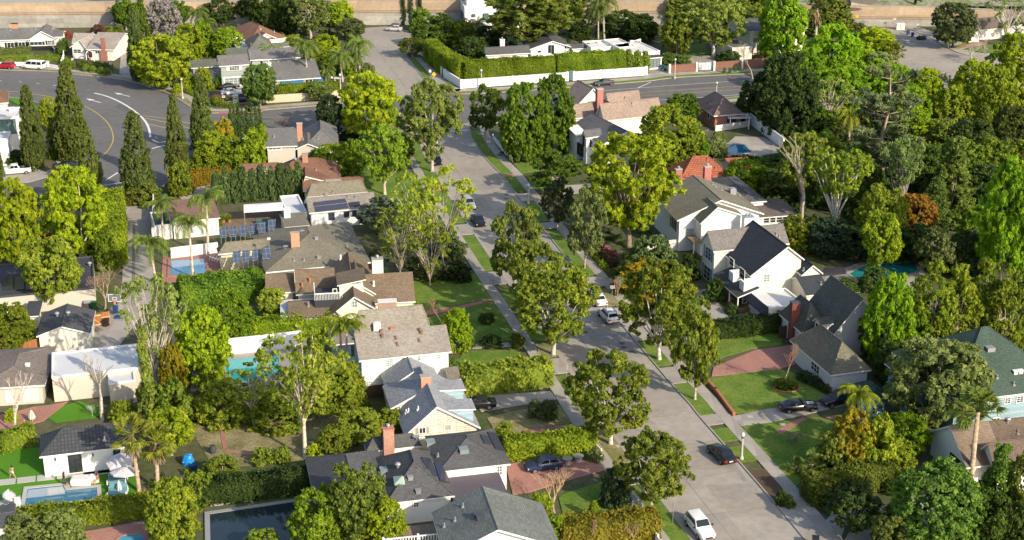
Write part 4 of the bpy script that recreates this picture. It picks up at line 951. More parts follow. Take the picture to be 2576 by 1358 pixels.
wall_line([(1119, 196), (1160, 222), (1288, 213), (1427, 203)], 1.9, .3, WHITE, 'garden_wall', 'long white wall with pillars under the tall hedge by the boulevard', pil=11, cap=WHITE)
wall_line([(1443, 202), (1510, 197), (1625, 189)], 1.9, .3, WHITE, 'garden_wall', 'white wall between the slim glass gate and the garage drive', pil=9, cap=WHITE)
def gate(px, h, frame, panel, label, name='gate', nx=1, ny=4):
    a, b = at(*px[0]), at(*px[1]); d = b - a; ln = d.length; an = math.atan2(d.y, d.x); root = thing(name, label, 'gate', (a.x, a.y, 0), an); f = MB(); fw = .09
    f.box(0, fw, -.05, .05, .05, h); f.box(ln - fw, ln, -.05, .05, .05, h); f.box(fw, ln - fw, -.05, .05, .05, .05 + fw); f.box(fw, ln - fw, -.05, .05, h - fw, h)
    for i in range(1, ny): z = h * i / ny; f.box(fw, ln - fw, -.045, .045, z - .03, z + .03)
    for i in range(1, nx): x = ln * i / nx; f.box(x - .04, x + .04, -.048, .048, .05 + fw, h - fw)
    f.build('frame', frame, root); p = MB(); p.box(fw, ln - fw, -.02, .02, .06, h - .05); p.build('panel', panel, root); return root
gate([(1431, 203.5), (1441, 202.5)], 2.5, BLK, GGLASS, 'slim glass gate between two runs of white wall'); gate([(1756, 178), (1792, 176)], 2.0, GALV, mat('pale_gate', (.6, .61, .63), .5, amt=.05), 'wide pale sliding gate between white pillars', nx=4, ny=1)
wall_line([(1684, 185), (1752, 180)], 2.0, .25, WDB, 'board_fence', 'brown board fence from the garage drive to the pale gate', 'fence', pil=20, pilmt=WHITE); wall_line([(1796, 177), (1866, 172)], 2.0, .25, WDB, 'board_fence', 'brown board fence behind the four green bins', 'fence', pil=40, pilmt=WHITE); wall_line([(1868, 171), (1935, 166)], 2.0, .25, WDB, 'board_fence', 'brown board fence behind the pale bare stems by the boulevard', 'fence')
wall_line([(648, 260), (720, 256), (770, 253), (860, 246)], 1.7, .25, TANW, 'garden_wall', 'low tan wall with creepers in front of the grey shingled house')
wall_line([(1880, 306), (1925, 340), (1970, 374)], 2.2, .25, WHITE, 'garden_wall', 'white wall slanting down beside the brick pool cottage'); wall_line([(1800, 330), (1884, 318)], 1.2, .2, OFFW, 'garden_wall', 'low pale wall in front of the white pergola')
wall_line([(-40, 166), (60, 165), (110, 168), (170, 178)], .9, .25, WHITE, 'garden_wall', 'low white wall along the walk behind the red car and white van')
wall_line([(-30, 654), (60, 632), (180, 600)], 1.9, .12, REDF, 'board_fence', 'bright red board fence under the two big yellow green trees', 'fence')
wall_line([(-20, 900), (100, 884)], 1.9, .12, WD, 'board_fence', 'orange cedar fence running up to the cream garage', 'fence')
wall_line([(905, 1003), (972, 996)], 1.7, .12, WDD, 'board_fence', 'dark plank fence at the foot of the white two storey house', 'fence'); wall_line([(455, 1056), (560, 1046), (612, 1038)], 1.9, .14, WDO, 'board_fence', 'weathered grey fence above the dry garden', 'fence')
wall_line([(385, 605), (432, 600)], 2.2, .2, WHITE, 'garden_wall', 'white wall beside the alley under the palm fronds'); wall_line([(432, 650), (548, 636)], 1.8, .2, WHITE, 'garden_wall', 'white wall between the blue pool and the brown roofed garage'); wall_line([(386, 590), (387, 560), (388, 500)], 2.0, .2, OFFW, 'garden_wall', 'pale wall following the alley up to the road corner')
wall_line([(575, 893), (660, 884), (758, 872)], 2.4, .2, WHITE, 'garden_wall', 'bright white wall behind the turquoise pool')
BRW = mat('low_brick_wall', (.42, .17, .10), .9, 'brick', .2)
wall_line([(1683, 868), (1714, 896)], .55, .35, BRW, 'brick_wall', 'short low brick wall by the walk near the dark hedge'); wall_line([(1768, 952), (1800, 985), (1845, 1046)], .55, .35, BRW, 'brick_wall', 'low brick wall edging the sunny lawn beside the sidewalk')
wall_line([(1600, 640), (1710, 628)], 1.8, .2, OFFW, 'garden_wall', 'pale wall behind the blue green shrubs of the big grey roofed house'); wall_line([(1960, 852), (1990, 847)], 1.8, .15, WDD, 'board_fence', 'dark gate fence beside the tall brick chimney', 'fence')
def picket(px, label, h=1.05, post=None):
    W = [at(*q) for q in px]; c = W[0]; root = thing('picket_fence', label, 'fence', (c.x, c.y, 0)); m = MB(); rl = MB(); pm = MB()
    for a, b in zip(W, W[1:]):
        d = b - a; ln = d.length; d.normalize(); mid = (a + b) / 2 - c
        for z in (.3, .8): rl.obox((mid.x, mid.y), (d.x, d.y), ln / 2, .03, z, z + .08)
        n = int(ln / .22)
        for i in range(n):
            q = a + d * (.22 * i + .1) - c; m.obox((q.x, q.y), (d.x, d.y), .07, .045, .08, h - (.12 if i % 8 in (3, 4, 5) else 0))
        for t in range(int(ln / 2.4) + 1):
            q = a + d * min(2.4 * t, ln) - c; pm.obox((q.x, q.y), (d.x, d.y), .09, .09, -.05, h + .18)
    m.build('pickets', WHITE, root); rl.build('rails', WHITE, root); pm.build('posts', WHITE, root); return root
picket([(848, 350), (925, 346)], 'white picket fence beside the grey roofed corner house'); picket([(1240, 352), (1262, 378), (1290, 410)], 'white scalloped picket fence along the walk below the boulevard'); picket([(1496, 1128), (1512, 1152)], 'short white picket fence at the end of the clipped hedge'); picket([(1552, 1212), (1585, 1250), (1618, 1296)], 'white picket fence bending along the green front lawn'); picket([(1634, 1340), (1668, 1388)], 'white picket fence at the bottom edge by the orange hedge'); picket([(155, 165), (160, 152), (161, 140)], 'white picket fence beside the white van', 1.3)
def railing(px, h, z, label): pass
# ================================================================ HOUSES
BVENT = mat('brown_vent', (.2, .12, .09), .8); TEAL = mat('teal_shutter', (.05, .25, .32), .6, amt=.06); GARD = mat('garage_panel', (.62, .62, .60), .6, 'siding', .04, sc=(1, 2.5)); AWN = mat('blue_awning', (.03, .14, .26), .8, amt=.06)
DOORR = mat('dark_red_door', (.10, .03, .02), .5, amt=.1); DOORB = mat('brown_door', (.12, .07, .04), .5, amt=.1)
def box_part(h, name, x0, x1, y0, y1, z0, z1, mt, parent=None): m = MB(); m.box(x0, x1, y0, y1, z0, z1); return m.build(name, mt, parent or h.root)
def tube_part(h, name, pts, r, mt): m = MB(); m.tube(pts, r, 8); return m.build(name, mt, h.root, smooth=False)

# --- top left: white ranch
h = House('white ranch house with dark grey roof and black shutters', (-40, 103), (70, 100), 2.8, WSIDE, RGREY)
a = h.wing((-60, 103), (128, 97), (60, 70), 2.8, 2.0); b = h.wing((70, 101), (144, 97), 9, 2.8, kind='gy', apex=(103, 78))
h.wing((127, 93), (158, 92), 6, 3.2, .9, wall=WHITE)
h.opening('f', b['y0'], (75, 105, 106, 113), 3, 1, shut=BLK); h.opening('f', b['y0'], (120, 102, 131, 112), 2, 2, shut=BLK)
for bb in ((18, 107, 36, 119), (46, 106, 64, 118)): h.opening('f', a['y0'], bb, 2, 1, shut=BLK, name='door')
box_part(h, 'base_band', b['x0'] - .02, b['x1'] + .02, b['y0'] - .06, b['y0'] - .005, -.1, 1.1, BLK)
h.chimney(36, 58, 6.0, 2, 1.6, .8, OBRICK, BLK); h.vent(26, 77); h.vent(90, 74); h.done()
# --- tan roofed cottage
h = House('tan roofed cottage with brick chimney and arched porch', (174, 121), (290, 124), 2.8, OFFW, RTAN2)
a = h.wing((212, 125), (290, 123), (250, 81), 2.8, 2.2); b = h.wing((173, 120), (216, 119), 9, 2.8, kind='gy', apex=(200, 100)); h.wing((172, 112), (240, 104), (200, 83), 3.0, 2.0)
h.opening('f', b['y0'], (185, 124, 204, 133), 2, 2, shut=None, sill=True); h.opening('f', a['y0'], (221, 126, 233, 144), 1, 1, glass=DOORR, name='door'); h.opening('f', a['y0'], (240, 128, 250, 134), 2, 1)
p = h.fy(a['y0'], 264, 148); m = MB(); m.box(p.x - .75, p.x + .75, a['y0'] - .6, a['y0'] + .1, -.1, 2.6); m.box(p.x - .5, p.x + .5, a['y0'] - .5, a['y0'] + .2, 2.6, 5.6); c = m.build('chimney', BRICK, h.root)
m = MB(); m.box(p.x - .55, p.x + .55, a['y0'] - .55, a['y0'] + .25, 5.6, 5.72); m.build('chimney_cap', KERBM, c)
m = MB(); q0, q1 = h.fy(a['y0'] - 1.2, 217, 145).x, h.fy(a['y0'] - 1.2, 236, 145).x; m.tube([(q0, a['y0'] - 1.2, -.1), (q0, a['y0'] - 1.2, 1.8), (q0 + .3, a['y0'] - 1.2, 2.4), ((q0 + q1) / 2, a['y0'] - 1.2, 2.7), (q1 - .3, a['y0'] - 1.2, 2.4), (q1, a['y0'] - 1.2, 1.8), (q1, a['y0'] - 1.2, -.1)], .12, 6); m.build('porch_arch', WHITE, h.root)
for q in ((190, 93), (240, 90), (258, 86)): h.vent(*q)
h.done()
# --- grey shingled two storey
h = House('grey shingled two storey house with white trim and garage windows', (554, 166), (630, 161), 5.4, GREYSIDE, RGREY)
a = h.wing((551, 167), (632, 161), (584, 137), 5.4, 1.8); b = h.wing((629, 151), (660, 149), (640, 123), 6.2, 1.8); c = h.wing((657, 152), (755, 142), (704, 120), 5.0, 1.8)
d = h.wing((688, 203), (808, 195), (740, 151), 2.8, 2.6); h.wing((627, 125), (690, 118), 9, 4.2, 2.4, 'hip', roof=RGRNG); h.wing((572, 138), (626, 133), (598, 120), 3.4, .8, roof=RGRNG); h.wing((684, 120), (728, 116), (706, 111), 3.2, .8, roof=RGRNG)
e = h.wing((481, 171), (556, 166), (515, 150), 2.9, .9, roof=RGRNG); h.prof([(521, 183), (531, 174), (544, 182)], 2.3, 2.5, roof=RGRNG, wall=WHITE)
h.prof([(566, 159), (585, 146), (610, 156)], 5.5, 3.5, oh=.3, name='dormer_roof')
h.opening('f', a['y0'], (577, 166, 602, 176), 4, 3, shut=WHITE); h.opening('f', a['y0'], (565, 195, 620, 214), 5, 3, glass=GLASSB, fw=.25, name='garage_door'); h.opening('f', e['y0'], (527, 184, 541, 190), 3, 1)
h.chimney(675, 157, 6.2, 2, 1.1, .9, OFFW, WHITE, pots=1)
p, q = h.fy(d['y0'] - 1.0, 708, 203), h.fy(d['y0'] - 1.0, 764, 203)
for (xa, xb) in ((p.x, q.x), (h.fy(d['y0'] - 1, 792, 199).x, h.fy(d['y0'] - 1, 813, 199).x)):
    m = MB(); m.poly([(xa, d['y0'] - 1.6, 1.9), (xb, d['y0'] - 1.6, 1.9), (xb, d['y0'], 2.6), (xa, d['y0'], 2.6)]); m.poly([(xa, d['y0'] - 1.6, 1.7), (xb, d['y0'] - 1.6, 1.7), (xb, d['y0'] - 1.6, 1.9), (xa, d['y0'] - 1.6, 1.9)]); m.build('awning', AWN, h.root)
h.opening('f', d['y0'], (768, 200, 786, 212), 2, 1)
for q in ((700, 155), (782, 150), (632, 112)): h.vent(*q)
h.done()
h = House('low white flat roofed house behind the grey shingled house', (597, 121), (668, 116), 3.2, CREAM, RWHITE); h.wing((597, 121), (662, 116), (625, 92), 3.2, kind='flat'); h.opening('f', 0, (615, 127, 626, 133)); h.done()
h = House('brown hip roofed house beside the tall olive weeping tree', (630, 104), (722, 92), 2.9, OFFW, RRED); h.wing((628, 106), (724, 94), 15, 2.9, 2.8, 'hip'); h.prof([(642, 104), (668, 84), (708, 100)], 2.9, 6); h.vent(655, 74, kind='box'); h.vent(690, 80); h.done()
h = House('long white flat roofed house below the freeway', (492, 18), (614, 15), 4.0, WHITE, RWHITE); h.wing((492, 18), (616, 15), (550, 8), 4.0, kind='flat'); h.wing((575, 5), (616, 4), 6, 5.0, kind='flat'); h.wing((500, 15), (535, 12), 6, 5.0, kind='flat'); h.opening('f', 0, (520, 26, 533, 32)); h.done()
# --- white modern cubes
h = House('white modern two storey cube house with green glass windows', (1169, 18), (1310, 14), 6.4, WHITE, RWHITE); h.wing((1169, 18), (1310, 13), 10, 6.4, kind='flat'); h.wing((1180, 4), (1240, 2), 5, 8.2, kind='flat', y0=3)
h.opening('f', 0, (1188, 36, 1195, 41), frame=BLK, glass=GGLASS); h.opening('f', 0, (1217, 34, 1228, 49), frame=BLK, glass=GGLASS); h.opening('f', 0, (1242, 40, 1252, 50), frame=BLK); h.opening('l', 0, (1160, 30, 1166, 50), frame=BLK); h.done()
h = House('tall white house tower with one dark green window', (1598, -14), (1676, -17), 7.2, WHITE, RWHITE); h.wing((1598, -14), (1676, -17), 9, 7.2, kind='flat'); h.opening('f', 0, (1650, 15, 1664, 39), 1, 4, frame=BLK, glass=GGLASS); h.wing((1540, 10), (1600, 8), 8, 4.5, kind='flat'); h.done()
h = House('white gabled house under the giant eucalyptus', (1332, 124), (1442, 118), 3.0, WHITE, RDGREY); a = h.wing((1332, 124), (1440, 118), 14, 3.0, kind='gy', apex=(1390, 103)); b = h.wing((1222, 139), (1334, 133), (1280, 116), 2.8, 1.6); h.wing((1440, 124), (1486, 119), (1460, 110), 2.7, .8)
for bb in ((1380, 114, 1385, 132), (1388, 114, 1393, 135)): h.opening('f', a['y0'], bb, frame=BLK)
h.opening('f', a['y0'], (1352, 127, 1361, 132)); h.opening('f', a['y0'], (1420, 113, 1432, 122), 2, 1); h.chimney(1263, 98, 5.4, 2, 1.1, .9, OFFW, WHITE, pots=1); h.done()
h = House('small white flat roofed wing with a round skylight', (1487, 119), (1538, 116), 3.6, WHITE, RWHITE); h.wing((1487, 119), (1538, 116), (1500, 101), 3.6, kind='flat'); p = h.hit(1507, 108)[0]; m = MB(); m.lathe([(.8, -.05), (.75, .2), (.45, .4), (.05, .5)], 14, c=p); m.build('dome_skylight', mat('skylight_plastic', (.6, .62, .63), .3, amt=.03), h.root, smooth=True); h.done()
h = House('white flat roofed house with big roof ducts and glass garage door', (1588, 133), (1662, 126), 3.9, WHITE, RWHITE); a = h.wing((1586, 134), (1660, 127), (1575, 106), 3.9, kind='flat'); h.wing((1548, 114), (1590, 111), 9, 3.9, kind='flat', y0=6.5)
b = h.wing((1622, 147), (1668, 143), 6, 2.9, .5, 'shed', roof=RDFLAT, oh=.2); h.opening('f', b['y0'], (1627, 149, 1660, 169), 4, 4, frame=BLK, glass=GLASSB, name='garage_door')
for bb in ((1592, 139, 1596, 148), (1599, 139, 1603, 148)): h.opening('f', a['y0'], bb, frame=BLK)
for pts in ([(1575, 116), (1576, 107), (1606, 105)], [(1585, 119), (1586, 112), (1610, 108)], [(1606, 122), (1608, 106), (1600, 103)]):
    Q = [h.hit(*q) for q in pts]
    if all(Q): P = [q[0] for q in Q]; tube_part(h, 'roof_duct', [P[0] + Vector((0, 0, -.1)), P[0] + Vector((0, 0, .7)), P[1] + Vector((0, 0, .8)), P[2] + Vector((0, 0, .8)), P[2] + Vector((0, 0, -.1))], .3, RWHITE)
h.vent(1594, 103, kind='ac'); h.done()
h = House('white two storey house behind the big pale sycamore', (1885, 78), (2032, 68), 6.0, CREAM, RGREY); a = h.wing((1885, 79), (2032, 69), 14, 6.0, .8, 'hip', oh=.5); h.wing((1843, 120), (1892, 116), 9, 3.4, kind='flat')
for bb in ((1954, 118, 1985, 129), (1964, 84, 1984, 98), (1895, 95, 1910, 106)): h.opening('f', a['y0'], bb, 4, 1, glass=GLASSB)
h.done()
h = House('brown shake roofed house with white garage at the upper right', (2430, 76), (2525, 68), 2.8, OFFW, mat('shake_roof', (.14, .115, .10), .95, 'shingle', .3, sc=(1.3, 1.4))); a = h.wing((2425, 78), (2530, 70), (2470, 45), 2.8, 2.6); b = h.prof([(2430, 82), (2458, 60), (2470, 84)], 2.8, 7); h.opening('f', b['y0'], (2440, 80, 2463, 97), 4, 4, glass=GARD, name='garage_door'); h.wing((2520, 62), (2600, 56), (2560, 36), 2.8, 2.4); h.done()
h = House('pale house glimpsed behind the trees right of the dark conifers', (2055, 262), (2165, 250), 3.2, OFFW, RGREY); h.wing((2050, 264), (2165, 250), 11, 3.2, .9); h.opening('f', .45, (2100, 268, 2120, 280), 2, 2); h.done()
# --- pink tan roofed house at the corner
h = House('rambling house with pink tan roofs and a tall pink chimney', (1520, 300), (1664, 284), 3.6, CREAM, RPINK); h.wing((1522, 306), (1664, 286), (1592, 252), 3.6, 3.0); h.wing((1530, 262), (1612, 253), (1562, 236), 4.0, 2.0); h.wing((1432, 299), (1506, 291), (1470, 265), 3.0, 2.6)
h.prof([(1454, 263), (1493, 222), (1530, 262)], 3.0, 8, roof=RPINK); h.prof([(1510, 290), (1534, 257), (1545, 288)], 3.6, 5, wall=WHITE); h.chimney(1508, 222, 8.6, 0, 1.3, 1.0, PBRICK); h.chimney(1551, 264, 5.6, 0, 2.0, 1.2, WHITE, GALV, pots=2)
for q in ((1573, 247), (1590, 262)): h.vent(*q)
h.done()
# --- white house with dark metal looking roof
h = House('white house with dark ribbed roof and black lanterns', (1535, 362), (1622, 350), 4.6, WHITE, mat('ribbed_grey_roof', (.115, .115, .12), .85, 'shingle', .12, sc=(3, 1.2))); a = h.wing((1510, 364), (1624, 351), (1522, 281), 4.8, kind='gy', apex=(1578, 330), oh=.35)
b = h.wing((1472, 346), (1518, 342), (1495, 327), 5.4, 1.2, oh=.35); h.wing((1449, 340), (1478, 336), 4, 5.0, .8, 'shed', roof=WHITE); h.wing((1530, 374), (1575, 368), 5, 3.2, 1.2, 'shed')
h.opening('l', b['x0'], (1456, 362, 1464, 390), 1, 2, shut=BLK, frame=BLK); h.opening('f', b['y0'], (1483, 350, 1488, 370), frame=WHITE); h.opening('f', a['y0'], (1596, 352, 1606, 364)); h.opening('l', b['x0'], (1467, 342, 1470, 366), frame=BLK)
for q in ((1546, 292), (1565, 312), (1578, 308)): h.vent(*q, mt=BLK)
h.done()
# --- brick pool cottage
h = House('brick cottage with pinkish hip roof beside the pool', (1799, 291), (1869, 286), 3.0, BRICK, shing('mauve_shingle', (.23, .155, .13))); a = h.wing((1797, 292), (1870, 285), 11, 3.0, 2.9, 'hip'); h.opening('l', a['x0'], (1780, 283, 1785, 297)); h.opening('f', a['y0'], (1830, 296, 1850, 306), 3, 1, frame=BLK); h.chimney(1806, 246, 5.0, 2, .8, .6, BRICK); h.done()
# --- red tile roof
h = House('white house with red clay tile hip roof', (1715, 449), (1838, 440), 3.2, WHITE, RTILE, trim=TERRA); h.wing((1713, 450), (1838, 440), (1775, 391), 3.2, 2.9, 'hip', oh=.5); h.wing((1830, 420), (1905, 430), 6, 3.0, 1.2, 'gx'); h.vent(1800, 425, mt=TERRA); h.vent(1780, 402, mt=TERRA); h.chimney(1707, 424, 6.4, 0, 1.1, .9, PBRICK, pots=1); h.done()
# --- big grey roofed house
h = House('big white house with wide grey gable roof and rooftop condenser', (1705, 554), (1921, 537), 5.4, WHITE, ROLV); a = h.wing((1704, 555), (1922, 537), (1745, 440), 5.4, kind='gy', apex=(1815, 503), oh=.6)
b = h.prof([(1762, 562), (1806, 521), (1870, 541)], 4.6, 5, oh=.3, y0=-2.5); h.wing((1860, 512), (1928, 504), 14, 4.6, .6, 'hip', roof=RDGREY); c = h.wing((1905, 548), (2004, 540), 9, 3.0, .9, 'gx', roof=shing('dusty_brown_shingle', (.15, .12, .11)))
h.opening('l', a['x0'], (1690, 545, 1698, 575), 2, 1, shut=BLK, glass=GLASS); h.opening('f', a['y0'], (1727, 575, 1744, 592), 3, 5, glass=GLASSB); h.opening('f', a['y0'], (1825, 511, 1835, 522), 1, 3, glass=WHITE, name='gable_vent')
for i in range(5): h.opening('f', c['y0'], (1922 + i * 16, 548 - i * 1, 1934 + i * 16, 560 - i * 1), 1, 2)
h.chimney(1780, 417, 8.6, 3, 1.2, .9, PBRICK, pots=1); h.vent(1842, 487, kind='ac'); h.chimney(1882, 543, 6.6, 0, 1.6, 1.2, WHITE, GALV, pots=2)
for q in ((1793, 464), (1815, 478), (1800, 470), (1860, 492)): h.vent(*q)
x0 = a['x0']; m = MB(); m.box(x0 + 1.2, x0 + 5.4, a['y0'] - 3.4, a['y0'] - .1, 2.4, 2.6); m.build('balcony_floor', WDO, h.root); m = MB()
for i in range(14): m.box(x0 + 1.2 + i * .32, x0 + 1.24 + i * .32, a['y0'] - 3.4, a['y0'] - 3.36, 2.6, 3.5)
m.box(x0 + 1.2, x0 + 5.4, a['y0'] - 3.42, a['y0'] - 3.35, 3.5, 3.56); m.build('balcony_railing', DKMET, h.root); m = MB()
for xx in (x0 + 1.3, x0 + 5.2): m.box(xx, xx + .15, a['y0'] - 3.3, a['y0'] - 3.15, -.1, 2.4)
m.build('balcony_post', WHITE, h.root); h.done()
# --- white house with teal shutters and black roofs
h = House('white house with teal shutters and steep black roof', (1796, 632), (1984, 612), 5.5, CREAM, shing('warm_grey_shingle', (.18, .165, .155)))
a = h.wing((1795, 633), (1986, 612), (1875, 572), 5.5, 2.3, oh=.35)
c = h.prof([(1888, 694), (1983, 620), (2024, 652)], 4.6, (1899, 553), roof=RBLACK, oh=.35, name='roof')
V = c['V']; y0 = c['ry0']; zl = V[0].z; xw = c['x0']
pl = h.fy(y0 - .4, 1856, 748); pz = 2.55; xl = h.fy(y0 - .4, 1856, 748).x; q = h.L(1856, 748, pz); xl, yl = q.x, q.y; q2 = h.L(1798, 690, pz); yb = q2.y
h.slab([[(xl, yl, pz), (xw + .1, yl, zl - 1.0), (xw + .1, yb, zl - 1.0), (xl, yb, pz)]], .18, shing('charcoal_shingle', (.05, .058, .055)), name='porch_roof')
m = MB()
for i in range(4): yy = yl + .3 + (yb - yl - .6) * i / 3; m.box(xl + .15, xl + .3, yy, yy + .15, 0, pz - .1)
m.build('porch_post', WHITE, h.root); box_part(h, 'porch_wall', xl + .1, xl + .4, yl, yl + 3.5, -.1, .7, BRICK); box_part(h, 'porch_wall', xl + .4, xw + .2, yl, yl + .3, -.1, .7, BRICK); box_part(h, 'porch_step', xl - .5, xl + .1, yb - 3.0, yb - .6, -.1, .35, BRICK)
for bb in ((1836, 650, 1846, 668), (1862, 676, 1873, 700)):       # tall dormers on the porch roof
    p = h.fx((xl + xw) / 2 - .4, (bb[0] + bb[2]) / 2, (bb[1] + bb[3]) / 2); dx = (xl + xw) / 2 - .4
    m = MB(); m.box(dx, xw + .3, p.y - .75, p.y + .75, 2.4, zl - .25); m.build('dormer_wall', WHITE, h.root); h.opening('l', dx, (bb[0], bb[1], bb[2], bb[3]), 1, 2)
g_ = h.wing((1934, 775), (2026, 764), (1895, 733), 3.0, kind='flat', wall=CREAM, roof=RWHITE); gx = g_['x0']; gy0, gy1 = g_['y0'], g_['y1']
m = MB(); m.poly([(gx - .9, gy0 - .02, 2.2), (gx + .02, gy0 - .02, 3.06), (gx + .02, gy1, 3.06), (gx - .9, gy1, 2.2)]); m.poly([(gx - .9, gy0 - .02, 2.05), (gx - .9, gy0 - .02, 2.2), (gx - .9, gy1, 2.2), (gx - .9, gy1, 2.05)]); m.poly([(gx - .9, gy0 - .02, 2.05), (gx + .02, gy0 - .02, 2.05), (gx + .02, gy0 - .02, 3.06), (gx - .9, gy0 - .02, 2.2)]); m.build('garage_eave', RBLACK, h.root)
m = MB(); m.box(gx - .05, gx - .01, gy0 + .8, gy1 - 1.0, 0, 2.05); m.build('garage_door', GARD, h.root)
e = h.prof([(2017, 692), (2046, 667), (2071, 687)], 4.4, 6.0, roof=RBLACK, oh=.3, name='roof'); f_ = h.wing((2030, 745), (2090, 735), 7, 2.6, 1.5, 'gx', roof=RBLACK, oh=.2)
h.opening('l', a['x0'], (1776, 622, 1788, 652), 2, 3, shut=TEAL); h.opening('l', a['x0'], (1772, 669, 1786, 704), 2, 3, shut=TEAL); h.opening('f', c['y0'], (1922, 691, 1935, 708), 2, 3, glass=GLASSB); h.opening('f', c['y0'], (1869, 746, 1877, 761), 1, 2)
p = h.hit(1975, 724); 
if p: p = p[0]; box_part(h, 'air_conditioner', p.x - .6, p.x + .6, p.y - .3, p.y + .3, p.z, p.z + 1.1, OFFW)
for q in ((1953, 590), (1960, 596), (2022, 680), (2065, 715)): h.vent(*q)
h.vent(2025, 650, kind='dish'); h.done()
# --- storybook house with dark shingles
h = House('storybook house with steep dark shingle roof and tall brick chimney', (2080, 858), (2205, 842), 2.8, mat('grey_white_stucco', (.56, .57, .56), .85, amt=.06), RSLATE)
a = h.wing((2080, 858), (2230, 842), (2103, 690), 2.8, kind='gy', apex=(2172, 752), oh=.4); b = h.wing((2094, 947), (2188, 926), 11.5, 2.8, 3.0, 'hip', roof=shing('mossy_shingle', (.16, .145, .105), sc=(1.2, 1.2)), oh=.35)
c = h.wing((2018, 838), (2086, 830), 7, 2.8, 3.4, 'hip', oh=.3); h.opening('l', b['x0'], (2042, 915, 2061, 935), 3, 2); h.opening('l', c['x0'], (2012, 825, 2018, 838), 1, 2); h.chimney(2001, 758, 6.2, -.1, 1.2, .8, mat('shade_darkened_brick', (.2, .065, .05), .9, 'brick', .3), DKMET)  # chimney brick colour darkened to carry the shade it stands in
for (X, Y) in ((2076, 838 - 6), (2138, 840 - 12)):
    t = h.hit(X, Y - 8)
    if t: p = t[0]; m = MB(); m.box(p.x - 1.2, p.x + 1.4, p.y - .7, p.y + .7, p.z - 1, p.z + .9); m.build('dormer_wall', WHITE, h.root); h.slab([[(p.x - 1.5, p.y - .9, p.z + .85), (p.x + 1.6, p.y - .9, p.z + .85), (p.x + 1.6, p.y, p.z + 1.6), (p.x - 1.5, p.y, p.z + 1.6)], [(p.x - 1.5, p.y, p.z + 1.6), (p.x + 1.6, p.y, p.z + 1.6), (p.x + 1.6, p.y + .9, p.z + .85), (p.x - 1.5, p.y + .9, p.z + .85)]], .12, RSLATE, name='dormer_roof')
    if t: m = MB(); m.box(p.x - 1.24, p.x - 1.2, p.y - .4, p.y + .4, p.z - .1, p.z + .7); m.build('window', GLASS, h.root)
h.done()
# --- blue house with green roof
h = House('light blue house with tall green shingle hip roof', (2445, 1006), (2690, 974), 5.4, PALEBLUE, RGRN); a = h.wing((2400, 1012), (2700, 973), 15, 5.4, 5.6, 'hip', oh=.5); b = h.wing((2312, 985), (2420, 980), 9, 4.6, 2.2, 'hip', wall=BLUEW)
for bb in ((2494, 1005, 2507, 1016), (2529, 1001, 2540, 1014), (2559, 997, 2572, 1011), (2499, 1052, 2512, 1066)): h.opening('f', a['y0'], bb, 2, 3)
h.opening('f', b['y0'], (2330, 1010, 2342, 1024), 2, 2); c = h.wing((2192, 1004), (2240, 998), 4.5, 3.0, .9, 'hip', wall=BLUEW); h.opening('f', c['y0'], (2196, 1025, 2206, 1040), 2, 2, frame=WHITE)
h.vent(2488, 875, kind='sky', mt=GALV); h.vent(2508, 950); h.vent(2550, 968); h.vent(2554, 938, kind='box', mt=WHITE); h.vent(2567, 936, kind='box', mt=WHITE); h.done()
# --- brown roofed white house, lower right
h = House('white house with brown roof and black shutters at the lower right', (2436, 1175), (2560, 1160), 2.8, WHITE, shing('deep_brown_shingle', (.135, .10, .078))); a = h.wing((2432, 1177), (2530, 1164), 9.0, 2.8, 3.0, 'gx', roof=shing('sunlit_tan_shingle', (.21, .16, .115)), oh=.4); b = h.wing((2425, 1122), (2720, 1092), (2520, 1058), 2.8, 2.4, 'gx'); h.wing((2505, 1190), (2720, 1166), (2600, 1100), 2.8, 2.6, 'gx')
h.opening('l', a['x0'], (2397, 1152, 2417, 1192), 3, 2, shut=BLK, frame=BLK); h.vent(2535, 1062, kind='turbine'); h.vent(2560, 1090); h.done()

# ================================================================ the left side of the street
h = House('beige stucco house with grey roof at the corner', (668, 369), (745, 366), 4.6, BEIGE, RGREY); a = h.wing((666, 370), (748, 366), (700, 322), 4.6, 1.9); b = h.wing((742, 378), (806, 370), 8, 3.6, kind='gy', apex=(774, 361)); h.wing((765, 373), (853, 364), 13, 3.4, 2.4, 'hip'); h.opening('f', a['y0'], (675, 369, 706, 376), 3, 1, fw=.2, glass=GLASSB); h.chimney(753, 309, 7.4, 3, 1.0, .8, OBRICK, pots=0)
m = MB(); 
for q in ((690, 345), (800, 350), (763, 352)): h.vent(*q)
h.done()
h = House('tan house with reddish brown hip roof and two chimneys', (690, 452), (856, 445), 3.0, mat('yellow_stucco', (.6, .5, .30), .85, amt=.05), RRED); h.wing((688, 455), (858, 444), (738, 399), 3.0, 2.6, 'hip'); h.wing((606, 434), (700, 428), (650, 416), 3.0, 1.2); a = h.prof([(762, 470), (768, 443), (826, 457)], 2.6, 8, trim=WHITE); h.wing((762, 478), (917, 474), (850, 447), 2.6, 1.2, 'gx')
h.chimney(767, 386, 6.6, 3, 1.0, .8, OBRICK, KERBM); h.chimney(839, 452, 4.9, 2, 2.6, .9, TBRICK, KERBM)
h.vent(743, 405, kind='turbine'); h.vent(795, 428); h.vent(671, 425); h.done()
h = House('white house with solar panels on its grey roof', (779, 535), (947, 520), 3.0, WSIDE, mat('worn_grey_shingle', (.235, .215, .185), .92, 'shingle', .16)); a = h.wing((778, 537), (948, 519), (860, 490), 3.0, 1.7, 'gx'); h.wing((772, 494), (926, 484), (845, 463), 3.0, 2.0, 'hip', roof=ROLV)
